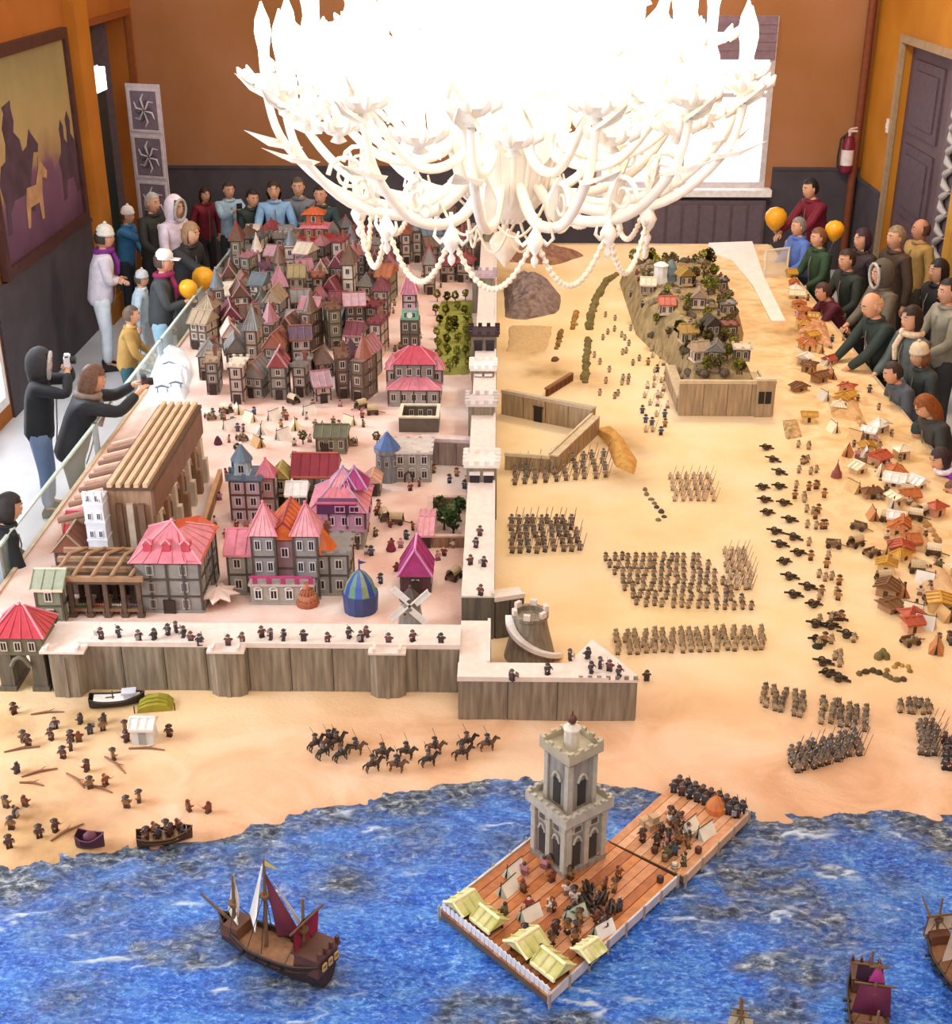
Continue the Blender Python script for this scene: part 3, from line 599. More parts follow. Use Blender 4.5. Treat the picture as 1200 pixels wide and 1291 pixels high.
def body(t, w, d, h, wc, loc=(0, 0, 0), floors=2, timber=True, nwin=3, fr='#cbbfb4', arch=False, wz=None, name='house_body', side=True, pane='#1d1a22', left=False):
    m = mat(PAL.get(wc, wc), .55, var=.12, scale=18)
    b = MB(); b.box(-w/2, w/2, -d/2, d/2, 0, h); b.box(-w/2-.008, w/2+.008, -d/2-.008, d/2+.008, 0, .022); o = b.build(name, m, t, loc)
    fh = h/floors
    if timber:
        b = MB(); e = .007
        for f in range(floors+1):
            z = min(max(.015, f*fh), h-.006); b.box(-w/2-e, w/2+e, -d/2-e, d/2+e, z-.006, z+.006)
        n = max(1, round(w/.12))
        for k in range(n+1):
            x = -w/2+w*k/n; b.box(x-.007, x+.007, -d/2-e, -d/2, 0, h)
        n = max(1, round(d/.14))
        for k in range(n+1):
            y = -d/2+d*k/n; b.box(w/2, w/2+e, y-.007, y+.007, 0, h); b.box(-w/2-e, -w/2, y-.007, y+.007, 0, h)
        b.build('timber_frame', mat('#51463f', .6), t, loc)
    if nwin:
        ww = min(.05, w/nwin*.55); wh = min(.065, fh*.6); wm = win_mesh(round(ww, 2), round(wh, 2), fr, pane, arch)
        for f in range(floors):
            z = loc[2]+f*fh+(fh-wh)*.55
            for k in range(nwin):
                x = -w/2+w*(k+.5)/nwin; link('window', wm, t, (loc[0]+x, loc[1]-d/2-.001, z))
            if side:
                n = max(1, int(d/.16))
                for k in range(n):
                    y = -d/2+d*(k+.5)/n
                    if left: link('window', wm, t, (loc[0]-w/2-.001, loc[1]+y, z), -PI/2)
                    else: link('window', wm, t, (loc[0]+w/2+.001, loc[1]+y, z), PI/2)
    return o
def roof(t, kind, w, d, h, rh, rc, loc=(0, 0, 0), trim=None, name='roof', o=.022):
    c = PAL.get(rc, rc); return roof_mesh(kind, w, d, h, rh, rc, o).build(name, [mat(c, .4, var=.12, scale=20), mat(PAL.get(trim or rc, trim or c), .45, var=.05)], t, (loc[0], loc[1], loc[2]+.002))
def door(t, x, y, w=.05, h=.085, c='#3a2a24', z=0, loc=(0, 0)):
    b = MB(); b.box(-w/2, w/2, -.008, 0, 0, h); b.box(-w/2-.008, -w/2, -.011, 0, 0, h+.008); b.box(w/2, w/2+.008, -.011, 0, 0, h+.008); b.box(-w/2, w/2, -.011, 0, h, h+.008); b.ball((w*.3, -.01, h*.5), .004, 5, 4)
    b.build('door', mat(c, .5), t, (x, y, z))
def chimney(t, x, y, z, h=.09, c='#8a5a4c'):
    b = MB(); b.box(-.016, .016, -.016, .016, 0, h); b.box(-.022, .022, -.022, .022, h-.02, h-.006); b.box(-.01, .01, -.01, .01, h, h+.012); b.build('chimney', mat(c, .7), t, (x, y, z))
def house(px, py, w, d, h, kind, rh, rc, wc, label, floors=2, nwin=3, timber=True, rz=0, chim=False, dr=True, name='toy_house', rcol=None, trim=None, cat='toy house', grp=None, fr='#cbbfb4'):
    p = put(px, py); t = thing(name, label, cat, (p.x, p.y+d/2, p.z), rz, grp)
    body(t, w, d, h, wc, floors=floors, nwin=nwin, timber=timber, fr=fr); roof(t, kind, w, d, h, rh, rcol or rc, trim=trim)
    if dr: door(t, -w*.22 if nwin > 1 else 0, -d/2-.006)
    if chim: chimney(t, w*.25, d*.1, h+rh*.4)
    return t

# ------------------------------------------------------------------ city walls
WH = .29
t = thing('city_wall', 'long grey brown panelled front wall with pale walkway between beach and town', 'toy wall', (-2.36, 6.37, TZ-.002))
seg(t, (-2.36, 6.37), (-.2, 6.37), .25, WH)
for px in (290, 490): q = at(px, 876); buttress(t, q.x, 6.30, .2, .1, WH)
q = at(88, 884); buttress(t, q.x-.02, 6.28, .24, .34, WH)
t = thing('city_wall', 'long grey side wall running back between the town and sandy plain', 'toy wall', (-.01, 6.98, TZ-.002))
seg(t, (-.01, 6.98), (-.01, 16.9), .19, WH, pw=.31)
b = MB(); b.box(-.19, 0, -.01, .0, 0, WH-.003); b.build('wall_end', S_DARK, t)
t = thing('corner_bastion', 'low grey corner bastion with long panelled front jutting towards the sea', 'toy wall', (-.2, 6.1, TZ-.002))
seg(t, (-.2, 6.1), (.62, 6.1), .17, .25); seg(t, (-.03, 6.27), (-.03, 6.74), .165, .25, pw=.24)
b = MB(); b.prism([(.62, 0), (.98, 0), (.985, .02), (.93, .13), (.76, .42), (.62, .17)], 0, .25, 0); b.prism([(.615, -.006), (.985, -.006), (.995, .02), (.94, .135), (.76, .435), (.615, .17)], .25, .266, 1); b.build('gun_platform', [S_WALL, S_TOP], t)
pb = MB(); pb.box(.003, .174, -.008, .002, 0, .247); pm = pb.mesh('wall_panel', S_WALL)
for k in range(2): link('wall_panel', pm, t, (.625+k*.178, 0, 0))
b = MB()
for k in range(7): b.box(.66+k*.05, .684+k*.05, -.004, .01, .266, .285)
b.build('parapet', S_WALL, t)
# round gun turret inside the bastion
q = at(668, 842); t = thing('round_turret', 'sloping round grey turret with curved white ramp behind corner bastion', 'toy tower', (q.x, q.y+.14, TZ-.002))
b = MB(); b.lathe([(.155, 0), (.15, .03), (.105, .22), (.10, .27), (.11, .28), (.11, .30), (.085, .30), (.085, .27), (.0, .27)], 22, sm=False); b.build('turret_body', S_WALL, t)
b = MB()
for k in range(16):
    a = PI*1.02+k*PI*.95/16; a2 = a+PI*.95/16; f0, f1 = k/16, (k+1)/16
    z0, z1 = .285-.25*f0, .285-.25*f1; r0 = lambda z: .158-.05*z/.24
    b.add([(r0(z0)*math.cos(a), r0(z0)*math.sin(a), z0), ((r0(z0)+.05)*math.cos(a), (r0(z0)+.05)*math.sin(a), z0), ((r0(z1)+.05)*math.cos(a2), (r0(z1)+.05)*math.sin(a2), z1), (r0(z1)*math.cos(a2), r0(z1)*math.sin(a2), z1),
           (r0(z0)*math.cos(a), r0(z0)*math.sin(a), z0-.03), ((r0(z0)+.05)*math.cos(a), (r0(z0)+.05)*math.sin(a), z0-.03), ((r0(z1)+.05)*math.cos(a2), (r0(z1)+.05)*math.sin(a2), z1-.03), (r0(z1)*math.cos(a2), r0(z1)*math.sin(a2), z1-.03)], [(0, 1, 2, 3), (1, 5, 6, 2), (4, 0, 3, 7), (4, 7, 6, 5)])
b.build('ramp', mat('#e9e4e2', .5), t)
for k in range(6): a = .3+k*PI/3; b = MB(); b.box(-.02, .02, -.012, .012, 0, .035); b.build('merlon', S_TOP, t, (.098*math.cos(a), .098*math.sin(a), .30), a+PI/2)
t = thing('wall_stub', 'short dark wall stub with pale top beside the round turret', 'toy wall', (-.02, 6.98, TZ-.002))
seg(t, (0, 6.98), (.18, 7.04), .12, .26, S_DARK, S_TOP, .1)
# towers on the long wall
def gate_tower(px, py, w, h, label, top='#e6ded8', dark=True):
    q = at(px, py); t = thing('wall_tower', label, 'toy tower', (q.x, q.y+w/2, TZ-.002))
    b = MB(); b.box(-w/2, w/2, -w/2, w/2, 0, h); b.build('tower_body', S_WALL, t)
    b = MB(); b.box(-w/2-.02, w/2+.02, -w/2-.02, w/2+.02, h, h+.02)
    for s in range(4):
        for (x, y) in ((-w/2+w*s/3, -w/2-.01), (-w/2+w*s/3, w/2+.01), (-w/2-.01, -w/2+w*s/3), (w/2+.01, -w/2+w*s/3)): b.box(x-.018, x+.018, y-.01, y+.01, h+.02, h+.055)
    b.build('battlement', mat(top, .5, var=.05), t)
    if dark:
        for x in (-w*.23, w*.23):
            b = MB(); b.box(x-w*.16, x+w*.16, -w/2-.012, -w/2+.002, h*.42, h*.86, 1); b.box(x-w*.18, x+w*.18, -w/2-.016, -w/2, h*.86, h*.92, 0); b.box(x-w*.18, x+w*.18, -w/2-.016, -w/2, h*.36, h*.42, 0); b.build('opening', [mat(top, .5), mat('#241f24', .5)], t)
    return t
gate_tower(607, 655, .22, .42, 'white topped wall tower with two dark openings nearest on the long wall')
gate_tower(607, 566, .22, .38, 'pale grey wall tower where the purple cross wall meets long wall', '#cfc6c4', False)
gate_tower(609, 515, .20, .36, 'small white wall tower just below the dark tower on the long wall', '#f0ecea')
gate_tower(610, 480, .24, .44, 'dark topped wall tower at the middle of the long wall', '#3a2c34')
gate_tower(609, 395, .24, .40, 'lilac grey wall tower near the olive garden on the long wall', '#b9a5b0', False)
gate_tower(610, 335, .26, .42, 'mauve wall tower farthest back on the long wall', '#a08a92', False)
p0, p1 = at(530, 585), at(598, 588); t = thing('cross_wall', 'short purple grey cross wall joining the long wall to a blue grey tower', 'toy wall', (p0.x, p0.y, TZ-.002)); seg(t, p0, p1, .12, .20, S_PURP, mat('#cfbcb8', .6), .16)
# walled tree garden beside the long wall
p0, p1, p2, p3 = at(545, 690), at(588, 690), at(588, 640), at(545, 640)
t = thing('garden_wall', 'square brown garden wall enclosing green trees beside the long wall', 'toy wall', (p0.x, p0.y, TZ-.002))
for a, c_ in ((p0, p1), (p3, p2), (p1, p2), (p0, p3)): seg(t, a, c_, .03, .08, stone_mat('#7a5a48', '#9a785c'), mat('#c9a898', .6), .15, rim=False, back=False)
# star fort on the plain
P_ = [at(632, 522), at(745, 545), at(692, 596), at(636, 592)]
t = thing('star_fort', 'tan star fort with pointed walls and dark doorway beside the long wall', 'toy fort', (P_[0].x, P_[0].y, TZ-.002))
seg(t, P_[0], P_[1], .08, .20, S_TAN, mat('#b9a890', .6), .2); seg(t, P_[1], P_[2], -.07+.14, .15, S_TAN, mat('#cdbb9a', .6), .18); seg(t, P_[3], P_[2], .06, .12, S_TAN, mat('#d9c9a6', .6), .16)
q = P_[0].lerp(P_[1], .42); b = MB(); b.box(-.04, .04, -.014, 0, 0, .13); b.box(-.05, .05, -.012, 0, .13, .145); b.build('doorway', mat('#2a211d', .6), t, (q.x-t.location.x, q.y-t.location.y, 0), math.atan2(P_[1].y-P_[0].y, P_[1].x-P_[0].x))
def mound(label, cat, pts, h, m, name, seed, n=26, rough=.5, grp=None):
    """an uneven heap on an outline given on the table"""
    P = [at(*p) for p in pts]; cx = sum(p.x for p in P)/len(P); cy = sum(p.y for p in P)/len(P)
    b = MB(); rings = 7; ang = []; vs = []
    for k in range(n):
        f = k*len(P)/n; i = int(f); q = P[i].lerp(P[(i+1) % len(P)], f-i); ang.append((q.x-cx, q.y-cy))
    for j in range(rings):
        u = 1-j/(rings-1)*.96
        for k, (x, y) in enumerate(ang):
            nz = float(fbm(np.array([(cx+x*u)*7.]), np.array([(cy+y*u)*7.]), 4, seed)[0])
            hh = h*(1-u**2.2)*(1-rough+2*rough*nz) if j else -.01
            vs.append((x*u*(1+.12*(nz-.5)), y*u*(1+.12*(nz-.5)), hh))
    fs = [(j*n+k, j*n+(k+1) % n, (j+1)*n+(k+1) % n, (j+1)*n+k) for j in range(rings-1) for k in range(n)]; fs.append(tuple(range((rings-1)*n, rings*n)))
    b.add(vs, fs, 0, False); o = b.build(name, m, None, (cx, cy, gz(cx, cy))); return tag(o, label, cat, grp)
mound('bare ochre earth ramp sloping down at the star fort point', 'mound', [(745, 540), (770, 535), (805, 580), (800, 600), (775, 590), (765, 560)], .09, mat('#b8853c', .8, h2='#cf9f55', scale=20), 'earth_ramp', 3)
mound('purple brown rocky hill beyond the long wall on the plain', 'hill', [(636, 400), (660, 405), (705, 395), (708, 372), (690, 358), (650, 352), (634, 360)], .26, mat('#6a564c', .85, h2='#94807a', scale=16, bump=.4), 'rocky_hill', 5)
mound('low maroon brown scrub ridge behind the rocky hill', 'hill', [(636, 330), (700, 335), (740, 322), (700, 312), (640, 312)], .12, mat('#7a4e46', .85, h2='#a07a58', scale=14), 'scrub_ridge', 6)
mound('sandy heap speckled green in front of the rocky hill', 'hill', [(636, 445), (690, 445), (700, 410), (640, 408)], .04, mat('#b8a070', .85, h2='#d0a878', scale=30), 'sand_heap', 8)
# curved siege trench
def ridge(label, pts, r, m, name='earthwork', cat='earthwork', grp=None):
    P = [put(*p) for p in pts]; b = MB(); c = P[len(P)//2]
    for p, q in zip(P[:-1], P[1:]):
        n = max(2, int((q-p).length/.07))
        for k in range(n): 
            s = p.lerp(q, k/n)-c; b.ball((s.x+rng.uniform(-.01, .01), s.y, s.z), (r*rng.uniform(.8, 1.3), r*rng.uniform(.9, 1.4), r*rng.uniform(.8, 1.4)), 7, 5, rng.randint(0, 2))
    b.v = [(x, y, max(z, gz(c.x+x, c.y+y)-c.z-.012)) for x, y, z in b.v]; return tag(b.build(name, m, None, c), label, cat, grp)
M_olive = [mat('#5c5430', .9, h2='#7a6c3a', scale=30), mat('#77683c', .9)]
ridge('curved dark olive hedge line arching round the siege camp', [(742, 415), (746, 395), (752, 375), (765, 355), (780, 345)], .045, M_olive, 'hedge', 'hedge')
ridge('dark olive hedge strip running straight through the plain', [(737, 482), (738, 465), (740, 445), (741, 425)], .04, M_olive, 'hedge', 'hedge')
ridge('grey green hedge bank along the back of the camp', [(800, 345), (820, 333), (835, 333), (843, 345), (845, 362)], .06, [mat('#62584a', .9), mat('#7c7058', .9)], 'hedge', 'hedge')
p0, p1 = at(690, 500), at(722, 480)
t = thing('plank_barrier', 'short brown plank barrier lying slantwise on the plain above star fort', 'barrier', (p0.x, p0.y, TZ-.002)); seg(t, p0, p1, .03, .07, mat('#6b4326', .7, scale=40), mat('#8a5c38', .6), .09, rim=False, back=False)
ridge('short brown earthwork slanting beside the straight hedge', [(702, 440), (706, 425), (709, 415)], .03, [mat('#7a5a30', .9), mat('#8f6a3a', .9)])
ridge('stubby ochre earthwork just right of the rocky hill', [(722, 415), (725, 400), (727, 392)], .035, [mat('#8f6a30', .9), mat('#a87c3c', .9)])
ridge('round dark heap on the sand above the plank barrier', [(698, 455), (700, 452)], .035, [mat('#5a4228', .9), mat('#6a4c30', .9)])

# ------------------------------------------------------------------ toy figures
def fig_mesh(name, coat, trou, hat, hatk='helmet', weapon=None, skin='#e0b090', s=.95, arms=1):
    b = MB()
    for x in (-.0085, .0085): b.box(x-.0075, x+.0075, -.008, .008, 0, .030, 1, .9); b.box(x-.0075, x+.0075, -.014, .008, 0, .006, 3)
    b.box(-.018, .018, -.010, .010, .028, .052, 0, .8)
    for sx in (-1, 1):
        b.tube([(sx*.017, 0, .050), (sx*.024, -.004, .040), (sx*.022, -.016*arms, .034+.004*arms)], [.0055, .0055, .005], 5, 0); b.ball((sx*.022, -.019*arms, .035+.004*arms), .005, 5, 4, 2)
    b.ball((0, 0, .062), (.011, .011, .0115), 8, 6, 2)
    if hatk == 'helmet': b.lathe([(.0155, .066), (.0155, .068), (.0115, .069), (.009, .076), (.002, .080)], 8, 4)
    elif hatk == 'hat': b.lathe([(.021, .0685), (.021, .0700), (.0105, .071), (.0095, .080), (.004, .081)], 8, 4)
    elif hatk == 'hair': b.ball((0, .003, .0655), (.012, .0115, .0105), 8, 5, 4)
    if weapon == 'pike': b.tube([(.020, -.018, .004), (.050, -.03, .15)], .002, 4, 5); b.tube([(.050, -.03, .148), (.053, -.031, .163)], [.004, .0005], 4, 6)
    elif weapon == 'musket': b.tube([(.021, -.022, .030), (.012, .018, .082)], [.0035, .0018], 4, 5); b.box(-.012, .012, .010, .017, .032, .048, 5)
    elif weapon == 'sword': b.tube([(.024, -.022, .038), (.032, -.05, .062)], [.002, .0008], 4, 6)
    elif weapon == 'shield': b.cbox((-.02, -.024, .04), (.026, .003, .032), 6)
    elif weapon == 'skirt': b.prism([(-.02, -.014), (.02, -.014), (.02, .012), (-.02, .012)], 0, .032, 1, [(-.013, -.008), (.013, -.008), (.013, .008), (-.013, .008)])
    b.v = [(x*s, y*s, z*s) for x, y, z in b.v]
    return b.mesh(name, [mat(coat, .5, var=0), mat(trou, .5, var=0), mat(skin, .5, var=0), mat('#2a2320', .5, var=0), mat(hat, .35, var=0), mat('#4a3424', .6, var=0), mat('#a8a8ac', .35, .5, var=0)])
F_PIKE = [fig_mesh('toy_pikeman', c, t_, '#5c5a58', 'helmet', 'pike') for c, t_ in (('#8a7a68', '#6a5c50'), ('#9a8670', '#7a6858'), ('#7c766e', '#645c54'))]
F_PIKE_PALE = [fig_mesh('toy_pikeman', c, t_, '#b4a692', 'helmet', 'pike', s=.78) for c, t_ in (('#ccb494', '#b49c7c'), ('#c4ae90', '#a8906f'))]
F_MUSK = [fig_mesh('toy_musketeer', c, t_, h, 'hat', 'musket', s=.8) for c, t_, h in (('#b09c7c', '#988464', '#5c5040'), ('#bca684', '#a08c6c', '#6a5c48'), ('#a0907a', '#8c7c68', '#4c4438'))]
F_MUSK_PALE = [fig_mesh('toy_musketeer', c, t_, h, 'hat', 'musket', s=.8) for c, t_, h in (('#c8b08c', '#94805f', '#8a7858'), ('#bea684', '#a48e6c', '#8c7858'))]
F_GUARD = [fig_mesh('toy_guard', c, t_, h, 'helmet', w_) for c, t_, h, w_ in (('#4a3c40', '#3a3034', '#4a4a50', 'shield'), ('#6a4440', '#3a3438', '#504848', 'sword'), ('#3c4450', '#38343a', '#303034', 'musket'))]
F_FOLK = [fig_mesh('toy_villager', c, t_, h, k, w_) for c, t_, h, k, w_ in (('#8a3a34', '#4a3a34', '#3a2a20', 'hair', None), ('#d8d0c8', '#8a6a58', '#5a3a24', 'hair', 'skirt'), ('#3f5a7a', '#3a3a40', '#2a2420', 'hat', None), ('#a87a4a', '#6a4a30', '#4a3020', 'hat', None), ('#6a6a4a', '#4a4434', '#2c2420', 'hair', 'skirt'), ('#c08a94', '#8a5a64', '#4a3424', 'hair', 'skirt'))]
F_BEACH = [fig_mesh('toy_raider', c, t_, h, k, w_, '#b8805c') for c, t_, h, k, w_ in (('#5a3a34', '#4a2f28', '#3a2420', 'hat', 'sword'), ('#7a4a34', '#5a3a2c', '#6a2c28', 'hair', 'sword'), ('#4a4450', '#3c3438', '#2c2628', 'hair', 'shield'), ('#8a6a48', '#5a4030', '#3a2a20', 'hat', None))]
FORM = []
def formation(quad, rows, cols, protos, label, grp, name, cat='toy soldier', rz=0, jit=.012, skip=0):
    A, B, Cc, D = [at(*p) for p in quad]; px0 = quad[0]
    for r in range(rows):
        for c in range(cols):
            if rng.rand() < skip: continue
            u = (c+.5)/cols; v = (r+.5)/rows; p = A.lerp(B, u).lerp(D.lerp(Cc, u), v)
            x, y = p.x+rng.uniform(-jit, jit), p.y+rng.uniform(-jit, jit)
            o = link(name, protos[rng.randint(len(protos))], None, (x, y, gz(x, y)-.0005), rz+rng.uniform(-.25, .25)); FORM.append((o, px0, r, c))
            tag(o, '%s, %s rank from back, %s from left' % (label, ORD[r], ORD[c]) if jit < .03 else label, cat, grp)
    if jit >= .03:
        for k, q in enumerate(sorted([f for f in FORM if f[1] == px0], key=lambda f: -f[0].location.y)): q[0]['label'] = '%s, %s from the back' % (label, nth(k))
formation([(640, 655), (722, 655), (738, 698), (640, 703)], 5, 9, F_PIKE, 'toy pikeman, dark block under star fort', 'pikemen of the dark block by the long wall', 'toy_pikeman', rz=-.4)
formation([(640, 588), (765, 570), (768, 606), (645, 614)], 4, 10, F_PIKE, 'toy pikeman close before star fort', 'pikemen before the star fort', 'toy_pikeman')
formation([(757, 702), (880, 702), (957, 775), (800, 768)], 7, 14, F_MUSK, 'toy musketeer, big slanting block', 'musketeers of the big slanting block', 'toy_musketeer', rz=.5)
formation([(772, 800), (962, 795), (967, 822), (775, 828)], 4, 17, F_MUSK_PALE, 'tan toy musketeer, long straight ranks', 'musketeers of the long tan ranks', 'toy_musketeer')
formation([(840, 600), (896, 600), (902, 634), (848, 636)], 5, 6, F_PIKE_PALE, 'pale toy pikeman, block nearest citadel', 'pikemen of the pale block by the citadel', 'toy_pikeman')
formation([(908, 695), (942, 695), (952, 745), (916, 750)], 7, 4, F_PIKE_PALE, 'pale toy pikeman, narrow column', 'pikemen of the narrow pale column', 'toy_pikeman')
formation([(958, 868), (1020, 880), (1016, 910), (958, 894)], 4, 5, F_MUSK, 'toy musketeer, left square below guns', 'musketeers of the left square', 'toy_musketeer', rz=-.3)
formation([(1034, 884), (1096, 898), (1092, 925), (1030, 914)], 4, 6, F_MUSK, 'toy musketeer, right square below guns', 'musketeers of the right square', 'toy_musketeer', rz=-.3)
formation([(988, 952), (1078, 928), (1088, 952), (1002, 980)], 4, 9, F_PIKE, 'toy pikeman, slanting square near shore', 'pikemen of the square by the shore', 'toy_pikeman', rz=.3)
formation([(1155, 916), (1180, 916), (1182, 956), (1156, 956)], 5, 3, F_PIKE, 'toy pikeman, slim column near right edge', 'pikemen of the slim dark column', 'toy_pikeman')
formation([(1184, 932), (1235, 936), (1235, 976), (1184, 974)], 5, 5, F_GUARD, 'dark toy guard, block at right edge', 'guards at the right edge', 'toy_guard')
formation([(1130, 888), (1172, 888), (1174, 904), (1132, 902)], 2, 5, F_MUSK, 'toy musketeer, short double rank at right', 'musketeers of the short double rank', 'toy_musketeer')
formation([(822, 430), (850, 430), (835, 555), (805, 550)], 12, 3, F_FOLK[1:4]+F_PIKE_PALE, 'tiny toy soldier in the marching column left of the citadel', 'marchers beside the citadel', 'toy_marcher', jit=.05)
formation([(755, 400), (820, 390), (800, 500), (750, 510)], 7, 4, F_MUSK, 'scattered toy musketeer inside the hedged siege camp', 'scattered men in the siege camp', 'toy_musketeer', jit=.16)
formation([(1000, 560), (1020, 560), (1080, 850), (1040, 850)], 14, 4, F_MUSK_PALE+F_FOLK[3:4], 'toy gunner standing behind the line of dark cannons', 'gunners behind the cannon line', 'toy_gunner', jit=.07, skip=.2)

# cannon
def cannon_mesh(s=1.0):
    b = MB(); b.tube([(0, .045, .028), (0, .03, .03), (0, -.06, .04)], [.009, .011, .007], 8, 1); b.ball((0, .05, .028), .007, 6, 4, 1)
    for x in (-.02, .02):
        b.M = Matrix.Translation((x, 0, .024)) @ Matrix.Rotation(PI/2, 4, 'Y'); b.lathe([(.024, -.004), (.024, .004), (.017, .004), (.017, -.004), (.024, -.004)], 10, 0, sm=False, cap=False)
        for k in range(4): a = k*PI/4; b.tube([(-.02*math.cos(a), -.02*math.sin(a), 0), (.02*math.cos(a), .02*math.sin(a), 0)], .0025, 4, 0)
        b.M = Matrix.Identity(4)
    b.tube([(-.022, 0, .024), (.022, 0, .024)], .004, 5, 0)
    for x in (-.009, .009): b.tube([(x, -.02, .028), (x, .075, .004)], .005, 4, 0)
    b.v = [(x*s, y*s, z*s) for x, y, z in b.v]; return b.mesh('toy_cannon', [mat('#4a3826', .6), mat('#33302c', .35, .4)])
CAN = cannon_mesh(1.0)
A_ = [(965, 567), (973, 582), (981, 598), (960, 617), (963, 633), (966, 649), (976, 673), (982, 689), (987, 711), (994, 730), (999, 753), (1027, 790), (1029, 810), (1036, 838), (1042, 852)]
B_ = [(981, 616), (987, 637), (994, 658), (999, 680), (1005, 700), (1017, 743), (1024, 765), (1046, 792), (1054, 781), (1066, 803), (1056, 858)]
for L_, lab, g in ((A_, 'dark toy cannon, front line facing plain', 'cannons of the front line'), (B_, 'dark toy cannon, second line', 'cannons of the second line')):
    for k, (px, py) in enumerate(sorted(L_, key=lambda q: q[1])):
        p = put(px, py); tag(link('toy_cannon', CAN, None, p, -PI/2+rng.uniform(-.3, .5)), lab+', %s from far end' % ORD[k], 'toy cannon', g)

# horses and riders
def horse_mesh(c, mane):
    b = MB(); b.tube([(0, .045, .058), (0, .03, .058), (0, 0, .056), (0, -.03, .058), (0, -.045, .060)], [.008, .018, .016, .018, .010], 8, 0)
    b.tube([(0, -.038, .062), (0, -.056, .085), (0, -.062, .094)], [.014, .010, .009], 7, 0); b.tube([(0, -.058, .094), (0, -.078, .084), (0, -.086, .080)], [.010, .008, .006], 6, 0)
    for x in (-.004, .004): b.tube([(x, -.058, .10), (x*1.4, -.058, .110)], [.003, .001], 4, 0)
    for x in (-.011, .011):
        b.tube([(x, -.034, .055), (x, -.038, .03), (x, -.034, .016), (x, -.036, 0)], [.007, .0055, .0042, .005], 5, 0); b.tube([(x, .036, .055), (x, .032, .034), (x, .042, .018), (x, .038, 0)], [.009, .006, .0042, .005], 5, 0)
    b.tube([(0, .047, .062), (0, .062, .05), (0, .064, .025)], [.005, .006, .002], 5, 1); b.tube([(0, -.04, .078), (0, -.052, .098), (0, -.058, .106)], [.006, .006, .003], 5, 1)
    b.box(-.014, .014, -.012, .014, .071, .077, 1)
    return b.mesh('toy_horse', [mat(c, .5, var=.05), mat(mane, .6, var=0)])
def rider_mesh(coat, hat):
    b = MB()
    for x in (-.019, .019): b.tube([(x*.6, 0, .003), (x, -.012, -.006), (x*1.05, -.008, -.030)], [.008, .0075, .006], 5, 1)
    b.box(-.017, .017, -.010, .010, .0, .026, 0, .8); b.ball((0, 0, .036), (.011, .011, .0115), 7, 5, 2); b.lathe([(.020, .042), (.020, .044), (.0105, .045), (.009, .053)], 8, 3)
    for x in (-1, 1): b.tube([(x*.016, 0, .023), (x*.023, -.008, .013), (x*.012, -.022, .010)], [.0055, .005, .004], 5, 0)
    b.tube([(.016, -.025, -.01), (.026, .02, .10)], .0015, 4, 1); return b.mesh('toy_rider', [mat(coat, .5, var=0), mat('#3a302c', .5, var=0), mat('#d8a888', .5, var=0), mat(hat, .4, var=0)])
HM = [horse_mesh('#4a382e', '#241c18'), horse_mesh('#3a3432', '#1e1a18'), horse_mesh('#6a4c38', '#2e221c'), horse_mesh('#d8d2cc', '#b8b0aa')]
RM = [rider_mesh('#5a4a48', '#2e2a2a'), rider_mesh('#6a5c58', '#4a3a34'), rider_mesh('#44484e', '#2c2c30')]
for i, (px, py) in enumerate(sorted([(398, 945), (408, 955), (415, 940), (430, 958), (448, 950), (470, 972), (482, 957), (500, 972), (512, 956), (540, 965), (548, 950), (582, 957), (588, 943), (614, 945), (425, 942)])):
    p = put(px, py); rz = PI/2*(1.6 if i < 5 else 1)+rng.uniform(-.4, .4)
    near = '%s from left in the beach cavalry' % ORD[i]
    hz_ = link('toy_horse', HM[i % 3], None, p, rz); hz_.scale = (.82,)*3
    tag(hz_, ('dark brown', 'black', 'chestnut brown')[i % 3]+' toy horse, '+near, 'toy horse', 'cavalry horses on the beach')
    hz_ = link('toy_rider', RM[i % 3], None, (p.x, p.y, p.z+.0623), rz); hz_.scale = (.82,)*3
    tag(hz_, 'mounted toy rider, '+near, 'toy rider', 'cavalry riders on the beach')
def scatter(pts, protos, label, grp, name, z=None, cat='toy figure'):
    for k, (px, py) in enumerate(sorted(pts)):
        p = at(px, py, z) if z else put(px, py); tag(link(name, protos[rng.randint(len(protos))], None, p, rng.uniform(0, 6.28)), label+(', %s from left' % nth(k) if len(pts) > 1 else ''), cat, grp)
WT = TZ-.002+WH+.0115
scatter([(128, 805), (175, 808), (212, 800), (222, 797), (232, 803), (241, 810), (252, 813), (150, 803), (195, 806)], F_GUARD, 'dark toy guard on the front wall walkway left of the first buttress', 'guards on the left front wall', 'toy_guard', WT)
scatter([(288, 814), (306, 811), (330, 803), (342, 806), (358, 807), (383, 808), (413, 811), (455, 809), (462, 803), (440, 804)], F_GUARD+F_FOLK[2:3], 'toy guard on the front wall walkway between the two buttresses', 'guards on the middle front wall', 'toy_guard', WT)
scatter([(490, 812), (556, 812), (520, 808)], F_GUARD, 'toy guard on the front wall walkway right of second buttress', 'guards on the right front wall', 'toy_guard', WT)
scatter([(593, 712), (610, 714), (606, 750), (600, 690), (605, 675)], F_GUARD, 'toy guard patrolling the pale top of the long side wall', 'guards on the side wall', 'toy_guard', WT)
scatter([(718, 832), (741, 830), (745, 848), (768, 846), (756, 842), (780, 853)], F_GUARD, 'dark toy gunner on the pointed gun platform of the corner bastion', 'gunners on the corner bastion', 'toy_gunner', TZ-.002+.266)
scatter([(815, 858)], F_GUARD, 'lone toy scout on the sand at the bastion tip', None, 'toy_guard')
scatter([(645, 858), (690, 850)], F_GUARD, 'toy sentry on the narrow walkway at the bastion front', 'sentries at the bastion front', 'toy_guard', TZ-.002+.2615)
